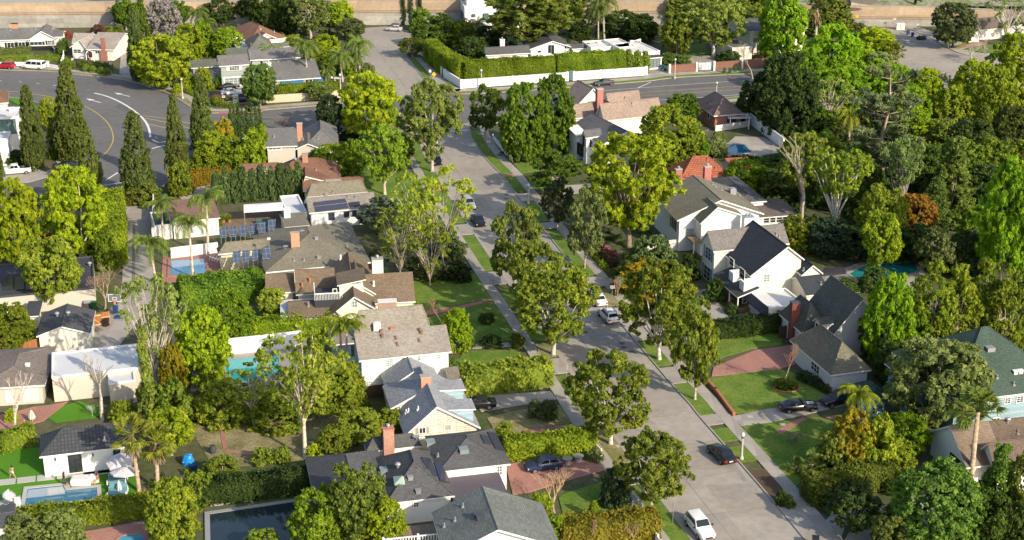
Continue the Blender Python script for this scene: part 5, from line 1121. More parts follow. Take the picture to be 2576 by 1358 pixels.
b = h.wing((724, 538), (772, 533), (742, 489), 2.6, kind='flat', roof=RFLATB); h.wing((716, 572), (780, 566), 6, 2.5, .3, 'shed', roof=ROLV, oh=.2)
h.onroof([(788, 510), (868, 500), (872, 509), (790, 519)], SOLAR); h.onroof([(791, 521), (873, 511), (877, 524), (794, 534)], SOLAR); h.onroof([(876, 511), (904, 507), (906, 518), (880, 523)], PANB)
for bb in ((827, 536, 841, 552), (866, 533, 878, 545), (887, 529, 896, 543)): h.opening('f', a['y0'], bb, 2, 2, frame=DKMET)
h.chimney(721, 524, 4.2, -.1, 1.0, .9, WHITE, WHITE); h.vent(875, 496); h.vent(894, 498); h.vent(838, 484); h.vent(820, 490, kind='box'); h.done()
# --- low roof with ground of panels
h = House('low olive roofed house with tall brick chimney and tilted blue panels', (551, 637), (690, 624), 2.9, mat('pale_yellow_stucco', (.62, .55, .36), .85, amt=.05), ROLV); h.wing((668, 684), (934, 660), 19, 2.9, 2.6, 'hip', oh=.5); h.wing((549, 640), (700, 624), (620, 605), 2.9, 1.3, 'hip')
h.chimney(741, 584, 6.8, 2, 1.3, .9, OBRICK, TBRICK)
def rack(h, X, Y, w=1.2, ht=1.8, tilt=48):
    t = h.hit(X, Y + 10) or None
    base = t[0] if t else h.L(X, Y + 12, 2.6); p = Vector((base.x, base.y, base.z + .25)); m = MB(); tt = R(tilt); up = Vector((0.18, math.cos(tt), math.sin(tt))).normalized() * ht; sx = Vector((w / 2, 0, 0)); n = Vector((0, -math.sin(tt), math.cos(tt))) * .05
    A = [p - sx, p + sx, p + sx + up, p - sx + up]; m.poly([v + n for v in A]); m.poly([v - n for v in reversed(A)])
    for i in range(4): a, b = A[i], A[(i + 1) % 4]; m.poly([a - n, b - n, b + n, a + n])
    o = m.build('solar_panel', SOLARB, h.root); k = MB()
    for s_ in (-.6, .6): q = p + Vector((w * .5 * s_, 0, 0)); k.tube([q - Vector((0, 0, 1.2)), q], .035, 4); k.tube([q + Vector((0, up.y * .7, -1.2)), q + up * .7], .035, 4)
    k.tube([p - sx * .9, p + sx * .9], .03, 4); k.build('panel_frame', GALV, o)
for q in ((562, 589), (587, 587), (611, 585), (636, 582), (659, 579), (683, 572)): rack(h, *q)
for q in ((594, 652), (618, 650), (643, 647), (670, 645)): rack(h, *q, tilt=52)
h.vent(719, 629, kind='dish'); h.vent(760, 590, kind='dish'); h.vent(796, 601, kind='box'); h.vent(802, 649, kind='box'); h.vent(740, 656); h.vent(765, 655); h.vent(873, 620)
t = h.hit(678, 636); 
if t: p = t[0]; tube_part(h, 'mast', [p, p + Vector((0, 0, 2.2))], .05, GALV); box_part(h, 'mast_head', p.x - .2, p.x + .25, p.y - .15, p.y + .15, p.z + 2.2, p.z + 2.45, WHITE)
p = h.L(556, 672, 1.5); m = MB(); m.tube([p - Vector((0, 0, 1.6)), p + Vector((0, 0, 1.6))], .05, 5); m.tube([p + Vector((-1.6, 0, 1.9)), p + Vector((1.8, .4, .2))], .04, 4)
for i in range(9): q = p + Vector((-1.5 + i * .4, i * .05, 1.85 - i * .2)); m.tube([q + Vector((-.3, -.9 + i * .05, -.1)), q + Vector((.3, .9 - i * .05, .1))], .03, 4)
m.build('roof_aerial', GALV, h.root); h.done()
# --- brown complex
h = House('rambling brown roofed cream house with white roof balcony', (668, 737), (741, 733), 2.8, CREAM, RBRN); h.wing((668, 738), (742, 733), (704, 687), 2.8, 1.8, oh=.35); h.wing((744, 742), (845, 734), (790, 676), 2.9, 2.8, oh=.35)
a = h.prof([(821, 803), (891, 746), (945, 776)], 2.7, (870, 633), oh=.45); b = h.prof([(862, 748), (900, 712), (946, 739)], 6.6, 9, oh=.35, y0=a['ry0'] + 4.0, name='roof') ; c = h.wing((925, 766), (1045, 756), (985, 687), 2.9, 2.9, oh=.35)
h.wing((726, 805), (840, 798), (780, 757), 2.5, 1.2, 'gx', oh=.3)
# balcony cut into the left slope
p = h.L(812, 735, 4.6); bx0, bx1, by0, by1 = p.x - 1.2, p.x + 2.6, p.y - 2.2, p.y + 2.2
box_part(h, 'balcony_floor', bx0, bx1, by0, by1, 2.6, 4.3, mat('dark_deck_tar', (.04, .045, .05), .9, amt=.15)); m = MB()
for i in range(19): x = bx0 + (bx1 - bx0) * i / 18; m.box(x - .03, x + .03, by0, by0 + .05, 4.3, 5.2)
for i in range(19): y = by0 + (by1 - by0) * i / 18; m.box(bx0, bx0 + .05, y - .03, y + .03, 4.3, 5.2)
for q in ((bx0, bx1, by0 - .02, by0 + .1), (bx0 - .02, bx0 + .1, by0, by1)): m.box(*q, 5.2, 5.32)
m.build('balcony_railing', WHITE, h.root); box_part(h, 'lean_to_roof', bx0 - 4.8, bx0 - .05, by0 - 1.2, by1 + .4, 2.5, 2.7, RFLATB); 
dx0 = bx1 - .6; h.slab([[(dx0, by0 + .4, 6.2), (dx0 + 4.0, by0 + .4, 6.9), (dx0 + 4.0, by1 + .8, 6.9), (dx0, by1 + .8, 6.2)]], .15, RBRN, name='dormer_roof'); box_part(h, 'dormer_wall', dx0 + .3, dx0 + 3.6, by0 + .8, by1 + .5, 3.6, 6.1, CREAM)
h.opening('f', a['y0'], (886, 757, 898, 772), 2, 2, glass=GLASSB); h.opening('f', by0 + .8, (838, 727, 847, 738), 1, 1)
h.chimney(949, 649, 8.0, 1, 1.55, 1.1, CREAM, KERBM, pots=1); h.chimney(974, 755, 4.9, 0, 2.5, 1.1, TBRICK, RWHITE)
for q, mt in (((760, 722), TERRA), ((779, 710), TERRA), ((776, 770), GALV), ((807, 768), TERRA), ((832, 768), TERRA), ((940, 718), WHITE), ((857, 652), WHITE)): h.vent(*q, mt=mt, h=.7, r=.14)
h.done()
# --- tan roofed and white two storey
h = House('tan hip roofed house tucked behind the white two storey house', (892, 845), (1084, 826), 2.9, OFFW, RTAN); h.wing((890, 846), (1084, 826), (985, 775), 2.9, 3.2, 'hip'); h.wing((834, 868), (892, 862), 5, 2.6, .4, 'shed', roof=RTAN, wall=PALEBLUE); h.vent(948, 828, kind='ac', mt=OFFW); h.vent(985, 828, kind='box', mt=TERRA); h.done()
h = House('white two storey house with tan roof and blue side balcony', (904, 907), (1135, 884), 5.4, WSIDE, RTAN); a = h.wing((903, 908), (1137, 884), (1000, 829), 5.4, 2.2, oh=.4)
for bb, nx, ny in (((971, 901, 988, 920), 4, 4), ((1024, 896, 1032, 909), 1, 2), ((1050, 893, 1058, 907), 1, 2), ((1099, 888, 1108, 901), 2, 3), ((921, 960, 937, 977), 3, 4)): h.opening('f', a['y0'], bb, nx, ny, glass=GLASSB)
x0 = a['x0']; y0, y1 = a['y0'] + .4, a['y0'] + 7; box_part(h, 'balcony_floor', x0 - 3.4, x0 - .02, y0, y1, 2.5, 2.7, PALEBLUE); m = MB()
for i in range(13): m.box(x0 - 3.4 + i * .28, x0 - 3.34 + i * .28, y0, y0 + .06, 2.7, 3.6)
for i in range(24): m.box(x0 - 3.4, x0 - 3.34, y0 + i * .28, y0 + .06 + i * .28, 2.7, 3.6)
m.box(x0 - 3.42, x0 - .02, y0 - .02, y0 + .08, 3.6, 3.68); m.box(x0 - 3.42, x0 - 3.3, y0, y1, 3.6, 3.68); m.build('balcony_railing', PALEBLUE, h.root); m = MB()
for yy in (y0 + .1, y1 - .3): m.box(x0 - 3.3, x0 - 3.1, yy, yy + .2, -.1, 2.5)
m.build('balcony_post', PALEBLUE, h.root); box_part(h, 'side_wall', x0 - .06, x0 - .01, a['y0'], a['y1'], -.1, 5.4, PALEBLUE)
b = h.wing((1128, 958), (1160, 952), 4, 2.6, .8, 'gx', roof=ROLV)
for q in ((958, 835), (962, 847), (1056, 832), (1060, 838)): h.vent(*q, mt=BVENT, h=.35, r=.22)
for q in ((996, 852), (1055, 858), (1000, 868)): h.vent(*q, mt=BVENT)
h.done()
# --- blue grey shingles
h = House('weathered cottage with blue grey gables and brick chimney', (1018, 1096), (1209, 1076), 2.8, ROUGHSIDE, RBLUE); a = h.prof([(1018, 1096), (1099, 1023), (1209, 1075)], 2.6, (1053, 921), oh=.4)
b = h.prof([(982, 1028), (1074, 978), (1112, 1001)], 3.2, 6.5, oh=.3, name='roof'); c = h.wing((972, 981), (1110, 966), 6, 3.2, 2.1, 'gy', oh=.3); h.chimney(1070, 944, 6.8, 3, 1.2, .9, OBRICK, KERBM)
for (X0, Y0, X1, Y1) in ((1098, 965, 1158, 990), (1122, 1013, 1182, 1040)):
    t = h.hit((X0 + X1) / 2 - 2, (Y0 + Y1) / 2 + 6)
    if t:
        p = t[0]; L_ = 3.4; m = MB(); h.slab([[(p.x - 2.2, p.y - 1.3, p.z + .9), (p.x + 2.0, p.y - 1.3, p.z + .6), (p.x + 2.0, p.y + 1.3, p.z + .75), (p.x - 2.2, p.y + 1.3, p.z + 1.05)]], .14, RBLUE, name='dormer_roof'); m.box(p.x - 1.8, p.x + 1.7, p.y - 1.1, p.y + 1.1, p.z - 1.4, p.z + .55); m.build('dormer_wall', PALEBLUE, h.root)
h.opening('f', a['y0'], (1055, 1076, 1070, 1089), 2, 1, glass=GLASS, shut=mat('grey_shutter', (.3, .3, .24), .8)); h.opening('f', a['y0'], (1119, 1068, 1134, 1082), 1, 1, glass=mat('blind', (.45, .42, .33), .8, 'siding', .05, sc=(1, .5)))
for q in ((1052, 1030), (1022, 1038), (1028, 1035)): h.vent(*q, mt=WHITE)
tube_part(h, 'downpipe', [tuple(h.fy(b['y0'] - .1, 1007, 1022)), tuple(h.fy(b['y0'] - .1, 1008, 1048))], .07, WHITE); h.done()
# --- dark roofed complex
h = House('white house with many faced dark shingle roof and black solar panels', (980, 1266), (1143, 1247), 3.0, WHITE, RDGREY); a = h.wing((798, 1288), (995, 1264), (920, 1160), 2.9, 2.0, 'hip', oh=.4); b = h.wing((972, 1267), (1144, 1246), (1050, 1145), 3.0, 2.6, 'hip', oh=.4); c = h.wing((1105, 1189), (1284, 1164), (1165, 1098), 3.8, 1.7, 'hip', oh=.4); h.wing((922, 1137), (1060, 1120), (980, 1109), 2.9, 1.2, 'hip', oh=.3); h.wing((1146, 1268), (1280, 1246), 11, 2.5, .5, 'shed', roof=mat('brownish_membrane', (.10, .085, .10), .6, amt=.15), oh=.2)
h.onroof([(1037, 1156), (1060, 1153), (1070, 1181), (1047, 1178)], PANB); h.onroof([(1058, 1150), (1082, 1155), (1100, 1199), (1077, 1197)], PANB); h.onroof([(1091, 1164), (1113, 1165), (1131, 1216), (1106, 1211)], PANB)
h.onroof([(1207, 1094), (1226, 1098), (1238, 1119), (1218, 1116)], PANB); h.onroof([(1225, 1088), (1247, 1091), (1268, 1135), (1246, 1130)], PANB); h.onroof([(826, 1152), (880, 1145), (960, 1135), (964, 1142), (880, 1153), (830, 1160)], mat('tan_panel', (.18, .15, .12), .35, amt=.2), gap=.5)
h.onroof([(993, 1203), (1017, 1201), (1020, 1220), (996, 1223)], mat('green_skylight', (.36, .46, .38), .15, amt=.06), th=.5, name='skylight')
for q, k in (((967, 1183), 'sky'), ((1166, 1131), 'sky'), ((1083, 1113), 'sky'), ((1032, 1204), 'box'), ((1052, 1238), 'box'), ((1001, 1176), 'turbine'), ((1047, 1110), 'dish'), ((968, 1204), 'pipe'), ((1102, 1148), 'pipe')): h.vent(*q, kind=k)
h.chimney(976, 1075, 5.8, 2, 1.2, .9, mat('salmon_brick', (.5, .27, .19), .9, 'brick', .15), PBRICK, pots=1); h.opening('f', b['y0'], (1041, 1263, 1052, 1274), 2, 2, fw=.12); h.opening('f', c['y0'], (1251, 1172, 1262, 1193), 2, 3, glass=GGLASS)
h.done()
h = House('grey green shingled gable house cropped by the bottom edge', (1125, 1402), (1410, 1372), 5.4, mat('pale_grey_wall', (.6, .62, .62), .8, amt=.04), shing('pebbly_grey_shingle', (.15, .165, .15), sc=(1.3, 1.3))); a = h.prof([(1118, 1402), (1253, 1332), (1412, 1376)], 5.0, (1207, 1223), oh=.5); h.vent(1165, 1275); h.vent(1200, 1298, kind='box', mt=DKMET); h.vent(1206, 1305, kind='box', mt=DKMET); h.vent(1145, 1310); h.vent(1118, 1325)
p = h.L(1045, 1372, 3.0); m = MB(); 
for i in range(22): m.box(p.x - 3.2 + i * .28, p.x - 3.12 + i * .28, p.y, p.y + .06, 3.0, 4.0)
m.box(p.x - 3.3, p.x + 3.0, p.y - .03, p.y + .1, 4.0, 4.1); m.box(p.x - 3.3, p.x - 3.1, p.y - .05, p.y + .12, 2.8, 4.3); m.box(p.x + .2, p.x + .4, p.y - .05, p.y + .12, 2.8, 4.3); m.build('deck_railing', WHITE, h.root); box_part(h, 'deck', p.x - 3.3, p.x + 3.0, p.y + .1, p.y + 4, 2.7, 2.95, WDO); h.done()

# ================================================================ lower left
h = House('cream garage with charcoal gable roof and two roof turbines', (91, 846), (228, 837), 2.7, CREAM, shing('charcoal_grey_shingle', (.085, .085, .09)), name='garage', cat='garage'); h.prof([(91, 846), (154, 821), (228, 838)], 2.7, (160, 764), oh=.3); h.vent(144, 795, kind='turbine'); h.vent(172, 793, kind='turbine'); h.wing((60, 800), (100, 790), 5, 2.0, .3, 'shed', roof=RDFLAT); h.done()
h = House('beige flat roofed studio with stepped side block', (131, 948), (276, 932), 3.5, mat('warm_beige_wall', (.56, .49, .41), .85, amt=.05), RFLATB, name='studio'); h.wing((130, 948), (358, 922), (135, 886), 3.5, kind='flat'); h.wing((273, 963), (340, 955), 4.4, 3.1, kind='flat'); h.done()
h = House('low brownish roofed house with a white lattice window', (-40, 978), (112, 968), 2.7, BEIGE, shing('dusty_mauve_shingle', (.20, .165, .145))); a = h.wing((-60, 979), (113, 968), 12, 2.7, 1.0, 'hip'); h.opening('f', a['y0'], (57, 975, 95, 1008), 10, 12, glass=GLASSB); h.opening('f', a['y0'], (14, 985, 32, 1010), 1, 1, glass=WHITE, name='door'); h.vent(70, 920, kind='box', mt=WHITE); h.done()
h = House('white pool house with charcoal tile roof and glass doors', (100, 1148), (336, 1120), 2.9, WHITE, RCHAR, name='pool_house'); a = h.wing((99, 1149), (336, 1121), (240, 1068), 2.9, 1.9, 'hip', oh=.35); h.opening('f', a['y0'], (172, 1145, 207, 1186), 2, 1, frame=BLK, name='door'); h.opening('f', a['y0'], (286, 1132, 303, 1156), 1, 1, frame=BLK)
for q in ((139, 1154), (234, 1143)): p = h.fy(a['y0'], *q); box_part(h, 'wall_lamp', p.x - .07, p.x + .07, a['y0'] - .14, a['y0'], p.z - .2, p.z + .15, BLK)
h.vent(263, 1106); h.done()
h = House('flat grey roofed shed in the bottom left corner', (-20, 1335), (45, 1325), 2.6, CREAM, RDFLAT, name='shed', cat='shed'); h.wing((-40, 1337), (42, 1324), 5, 2.6, .4, 'gx', oh=.2, roof=RDGREY); h.done()
h = House('dark flat roofed house spread under the loquat tree', (-30, 748), (237, 722), 3.0, BEIGE, RDFLAT); h.wing((-60, 752), (238, 720), (100, 655), 3.0, kind='flat', trim=DKMET); h.wing((78, 668), (100, 665), 2, 3.6, kind='flat'); 
for i in range(3): h.onroof([(8 + i * 28, 700), (32 + i * 28, 697), (34 + i * 28, 728), (9 + i * 28, 731)], PANB)
h.vent(226, 668, kind='turbine'); h.vent(60, 665, kind='box'); h.done()
h = House('white garage with pinkish brown roof behind the palms', (432, 559), (553, 547), 3.0, WHITE, shing('pinkish_brown_shingle', (.22, .13, .10)), name='garage', cat='garage'); a = h.wing((431, 560), (554, 547), (490, 498), 3.0, .9, 'shed', oh=.3); h.opening('f', a['y0'], (534, 556, 545, 580), 1, 1, glass=WHITE, name='door', frame=GREYSIDE); h.wing((388, 568), (432, 562), 7, 2.5, kind='flat', roof=RDFLAT); h.done()
h = House('tall white modern house with green glass and rooftop panels', (-60, 297), (46, 292), 8.2, WHITE, RWHITE); a = h.wing((-80, 298), (46, 292), (60, 268), 8.2, kind='flat'); h.onroof([(-20, 285), (36, 284), (41, 271), (-20, 272)], SOLAR); h.opening('f', 0, (-5, 301, 42, 336), 4, 1, frame=DKMET, glass=GGLASS); b = h.wing((-60, 332), (30, 322), 5, 5.4, kind='flat', roof=RFLATB, y0=-5)
for q in ((43, 268),): box_part(h, 'roof_unit', a['x1'] - 2.2, a['x1'] - 1.2, 4.5, 5.5, 7.9, 8.7, OFFW)
h.done()
h = House('reddish brown roof peeking out left of the tall cypresses', (-30, 262), (25, 258), 3.0, OFFW, RRED); h.wing((-50, 262), (22, 258), 9, 3.0, 1.8, 'hip'); h.done()
# ================================================================ VEHICLES
CARGLASS = mat('car_glass', (.012, .015, .018), .06, spec=.7, amt=.05); TYRE = mat('tyre', (.015, .015, .016), .85, amt=.1); RIM = mat('alloy_rim', (.35, .35, .36), .35, metal=.7, amt=.05)
HEADL = mat('headlight_lens', (.55, .56, .57), .15, amt=.04, spec=.6); TAILL = mat('taillight_lens', (.35, .012, .012), .25, amt=.05); PLATE = mat('licence_plate', (.6, .6, .56), .6, amt=.04)
def paint(n, c, metal=.0): return mat('paint_' + n, c, .22, spec=.6, amt=.03, metal=metal)
PW = paint('white', (.72, .72, .70)); PB = paint('black', (.012, .012, .014)); PR = paint('red', (.38, .01, .02)); PS = paint('silver', (.42, .43, .44), .3); PN = paint('navy', (.02, .03, .075)); PG = paint('graphite', (.06, .065, .07)); PLG = paint('pale_grey', (.50, .49, .50))
CARS = {  # length, half width, roof z, belt z, hood z, tail z, cabin base rear/front, roof rear/front (x from the middle)
    'sedan': (4.75, .90, 1.44, .98, .92, 1.0, -1.75, 1.0, -1.0, .15), 'coupe': (4.8, .94, 1.36, .95, .92, 1.0, -1.95, .8, -.95, .0), 'hatch': (4.35, .88, 1.50, 1.0, .95, 1.05, -2.0, 1.15, -1.25, .25),
    'suv': (4.7, .94, 1.72, 1.10, 1.06, 1.1, -2.22, 1.05, -1.85, .3), 'mini': (3.75, .84, 1.42, .95, .95, .98, -1.78, .85, -1.45, .25), 'van': (5.6, 1.0, 2.1, 1.15, 1.1, 1.1, -2.74, 2.05, -2.68, 1.25), 'pickup': (5.8, 1.02, 1.92, 1.22, 1.2, 1.22, -.9, 1.2, -.65, .45)}
def car(kind, X, Y, tail, nose, pt, label, cat='car', rails=False, name=None, stripes=False):
    Ln, wd, zr, zb, zh, zt, cr, cf, rr, rf = CARS[kind]; p = at(X, Y); a, b = at(*tail), at(*nose); an = math.atan2(b.y - a.y, b.x - a.x)
    root = thing(name or {'van': 'passenger_van', 'pickup': 'pickup_truck'}.get(kind, 'parked_car'), label, cat, (p.x, p.y, .03), an)
    h = Ln / 2; m = MB(); z0 = .28 if kind not in ('suv', 'pickup', 'van') else .36
    st = [(-h, .80, z0 + .2, zt - .16), (-h + .14, .95, z0 + .04, zt - .02), (-h + .8, 1, z0, zt), (cr + .5, 1, z0, zb), (cf - .3, 1, z0, zb), (cf + .1, 1, z0, zh + .03), (h - .75, .98, z0, zh - .04), (h - .22, .92, z0 + .03, zh - .14), (h, .74, z0 + .14, zh - .30)]
    if kind in ('van',): st[-3:] = [(h - .5, .98, z0, zh), (h - .12, .93, z0 + .03, zh - .12), (h, .85, z0 + .14, zh - .25)]
    rings = []
    for x, k, b0, t0 in st:
        w_ = wd * k; rings.append([(x, -w_ * .9, b0), (x, -w_, b0 + .18), (x, -w_, (b0 + t0) / 2 + .1), (x, -w_ * .97, t0 - .12), (x, -w_ * .84, t0), (x, w_ * .84, t0), (x, w_ * .97, t0 - .12), (x, w_, (b0 + t0) / 2 + .1), (x, w_, b0 + .18), (x, w_ * .9, b0)])
    n0 = 0
    for r in rings: m.v += r
    k = 10
    for i in range(len(rings) - 1):
        for j in range(k): m.f.append((i * k + j, i * k + (j + 1) % k, (i + 1) * k + (j + 1) % k, (i + 1) * k + j)); m.m.append(0)
    m.f.append(tuple(range(k))); m.m.append(0); m.f.append(tuple((len(rings) - 1) * k + j for j in reversed(range(k)))); m.m.append(0)
    body = m.build('body', pt, root, smooth=True, bevel=.03)
    wt = wd * .76; wb = wd * .93; zc = zb - .06
    if kind == 'van': wt = wd * .88
    lo = [(cr, -wb, zc), (cf, -wb, zc), (cf, wb, zc), (cr, wb, zc)]; hi = [(rr, -wt, zr), (rf, -wt, zr), (rf, wt, zr), (rr, wt, zr)]
    c = MB(); c.v += lo + hi
    for f in ((4, 5, 6, 7), (0, 1, 5, 4), (1, 2, 6, 5), (2, 3, 7, 6), (3, 0, 4, 7)): c.f.append(f); c.m.append(0)
    c.build('cabin', pt, root, bevel=.07, smooth=True)
    V = [Vector(v) for v in lo + hi]
    def pane(nm, q, s0, s1, t0, t1, off=.022):
        A, B, C, D = [V[i] for i in q]; n = (B - A).cross(D - A).normalized()
        def P(s, t): return (A.lerp(B, s)).lerp(D.lerp(C, s), t) + n * off
        g = MB(); g.poly([P(s0, t0), P(s1, t0), P(s1, t1), P(s0, t1)]); g.poly([P(s0, t0) - n * .02, P(s0, t1) - n * .02, P(s1, t1) - n * .02, P(s1, t0) - n * .02]); g.build(nm, CARGLASS, root)
    lo_t = .2
    pane('windshield', (1, 2, 6, 5), .05, .95, lo_t, .93); pane('rear_window', (3, 0, 4, 7), .08, .92, .28, .9)
    segs = ((.06, .46), (.5, .93)) if kind in ('sedan', 'hatch', 'coupe', 'mini') else ((.04, .3), (.33, .62), (.65, .95)) if kind in ('suv', 'van') else ((.06, .48), (.52, .95))
    for s0, s1 in segs: pane('side_window', (0, 1, 5, 4), s0, s1, .24, .9); pane('side_window', (2, 3, 7, 6), 1 - s1, 1 - s0, .24, .9)
    wr = .33 if kind in ('sedan', 'coupe', 'hatch', 'mini') else .38
    for x in (h - .88, -h + .9):
        for s_ in (-1, 1):
            t = MB(); t.tube([(x, s_ * (wd - .2), wr), (x, s_ * (wd + .015), wr)], wr, 16); o = t.build('wheel', TYRE, root); q = MB(); q.tube([(x, s_ * (wd - .05), wr), (x, s_ * (wd + .03), wr)], wr * .62, 10); q.build('rim', RIM, o)
    for s_ in (-1, 1):
        g = MB(); g.box(h - .34, h - .08, s_ * wd * .66 - .2, s_ * wd * .66 + .2, zh - .40, zh - .24); g.build('headlight', HEADL, root)
        g = MB(); g.box(-h - .005, -h + .2, s_ * wd * .72 - .17, s_ * wd * .72 + .17, zt - .34, zt - .14); g.build('taillight', TAILL, root)
        g = MB(); g.box(cf - .35, cf - .18, s_ * (wd + .1) - .09, s_ * (wd + .1) + .09, zb - .02, zb + .12); g.build('mirror', pt if kind != 'suv' else PB, root)
    g = MB(); g.box(-h - .012, -h + .05, -.25, .25, .62, .76); g.build('licence_plate', PLATE, root)
    g = MB(); g.box(h - .1, h + .012, -.42, .42, z0 + .12, z0 + .3); g.build('grille', PB, root)
    if rails:
        for s_ in (-1, 1): g = MB(); g.box(rr + .1, rf - .1, s_ * wt * .88 - .03, s_ * wt * .88 + .03, zr + .02, zr + .09); g.build('roof_rail', GALV, root)
        for x in (rr + .6, rf - .6): g = MB(); g.box(x - .04, x + .04, -wt * .85, wt * .85, zr + .05, zr + .1); g.build('cross_bar', GALV, root)
    if stripes:
        g = MB()
        for s_ in (-.18, .18): g.box(cf + .25, h - .5, s_ - .1, s_ + .1, zh + .0, zh + .02)
        g.build('racing_stripe', PW, root)
    if kind == 'pickup': g = MB(); g.box(-h + .12, cr - .05, -wd * .8, wd * .8, zt - .05, zt + .015); g.build('bed_cover', PB, root)
    return root
car('suv', 14, 173, (40, 174), (-14, 172), PR, 'bright red car parked by the low white wall')
v = car('van', 86, 174, (116, 176.5), (56, 172), PW, 'white passenger van with its rear door open', 'van'); m = MB(); m.box(-3.6, -2.82, -1.0, -.94, .5, 2.0); m.build('rear_door', PW, v)
car('sedan', 577, 223, (555, 226), (600, 221), PB, 'black car half hidden behind the white car on the brick drive'); car('sedan', 583, 238, (557, 240), (612, 236), PW, 'white sedan parked across the brick drive of the grey house'); car('sedan', 607, 252, (594, 238), (618, 263), PB, 'dark sedan angled toward the road behind the tan pillar')
car('hatch', 992, 78, (1013, 79), (970, 77), PLG, 'pale grey car alone at the turning head below the freeway wall'); car('sedan', 1519, 214, (1545, 212), (1493, 216), PG, 'graphite sedan parked on the boulevard along the white wall')
car('mini', 1099, 412, (1092, 398), (1106, 426), PB, 'small black car with white roof stripes behind the pale tree trunk'); car('suv', 1179, 522, (1166, 502), (1192, 541), PS, 'silver car with dark sunroof under thin yellow branches', rails=True); car('sedan', 1203, 563, (1190, 543), (1216, 581), PB, 'black car parked just below the silver car')
car('sedan', 1503, 761, (1519, 778), (1487, 742), PW, 'white sedan parked in front of the white estate car'); car('suv', 1530, 804, (1547, 822), (1512, 784), PW, 'white estate car with roof rails behind the white sedan', rails=True)
car('sedan', 1200, 1026, (1238, 1024), (1160, 1028), PB, 'black saloon on the cracked drive beside the blue grey cottage'); car('hatch', 1367, 1180, (1420, 1172), (1312, 1188), PN, 'navy blue hatchback on the red brick drive'); car('sedan', 1814, 1152, (1836, 1172), (1792, 1131), PB, 'black sedan pulled up at the kerb by the lamp post')
car('suv', 1760, 1338, (1735, 1308), (1784, 1367), PW, 'white car at the bottom with its hood toward the viewer'); car('coupe', 2008, 1032, (1958, 1036), (2060, 1028), PB, 'black coupe with two white stripes on its hood', stripes=True); car('suv', 2108, 1016, (2135, 1010), (2082, 1020), PB, 'dark car behind the yellow palm at the end of the drive')
car('pickup', 38, 438, (66, 436), (10, 441), PW, 'white pickup truck with black bed cover', 'pickup'); car('sedan', 172, 424, (195, 423), (150, 425), PG, 'dark car mostly hidden under the yellow green tree'); car('hatch', 2140, 67, (2155, 67), (2125, 67), PS, 'silver car far off at the foot of the conifers')
# yellow truck whose lower part shows on the freeway
p = at(272, 3, 7.5); tk = thing('box_truck', 'yellow truck passing on the freeway at the top edge', 'truck', (p.x, p.y + 5, 7.36)); YP = paint('yellow', (.6, .36, .02)); m = MB(); m.box(-5.5, 3.2, -1.2, 1.2, .9, 3.9); m.build('cargo_box', YP, tk, bevel=.05); m = MB(); m.box(3.4, 5.6, -1.15, 1.15, .7, 2.8); m.build('cab', YP, tk, bevel=.15); m = MB(); m.box(5.58, 5.62, -1, 1, 1.7, 2.6); m.build('windshield', CARGLASS, tk); m = MB(); m.box(-5.3, 5.4, -1.0, 1.0, .55, .8); m.build('chassis', PB, tk)
for x in (-4, -2.8, 4.4):
    for s_ in (-1, 1): m = MB(); m.tube([(x, s_ * .9, .48), (x, s_ * 1.2, .48)], .48, 14); m.build('wheel', TYRE, tk)

# ================================================================ STREET FURNITURE
LAMPP = mat('lamp_concrete', (.45, .42, .36), .85, amt=.1); LAMPG = mat('lamp_globe', (.55, .56, .50), .4, amt=.05)
def lamp(X, Y, h, label):
    p = at(X, Y); r = thing('street_lamp', label, 'street lamp', p, 0, 'acorn street lamps'); m = MB(); m.lathe([(.26, 0), (.26, .35), (.18, .5), (.15, .6), (.11, h - .8), (.14, h - .75)], 10); m.build('post', LAMPP, r, smooth=False)
    m = MB(); m.lathe([(.12, h - .78), (.17, h - .7), (.17, h - .62)], 10); m.build('collar', DKMET, r); m = MB(); m.lathe([(.13, h - .62), (.24, h - .42), (.25, h - .28), (.16, h - .08), (.03, h)], 12); m.build('lamp_globe', LAMPG, r, smooth=True)
lamp(460, 249, 4.7, 'street lamp at the corner beside the thin dark cypresses'); lamp(1211, 222, 4.4, 'street lamp in front of the long white wall'); lamp(1697, 198, 4.8, 'street lamp in front of the brown board fence'); lamp(1801, 250, 4.0, 'street lamp left of the dark conifers beyond the brick cottage'); lamp(1329, 514, 3.8, 'street lamp by the crossing drives under the dark feathery bush')
lamp(1865, 1157, 3.6, 'street lamp beside the black sedan at the kerb'); lamp(1047, 74, 4.5, 'street lamp at the turning head behind the pale grey car'); lamp(857, 236, 4.6, 'street lamp partly behind the bright yellow tree')
SIGNW = mat('white_sign', (.7, .7, .7), .5, amt=.03); SIGNY = mat('yellow_sign', (.62, .42, .01), .5, amt=.03); SIGNR = mat('red_sign', (.5, .04, .03), .5, amt=.04)
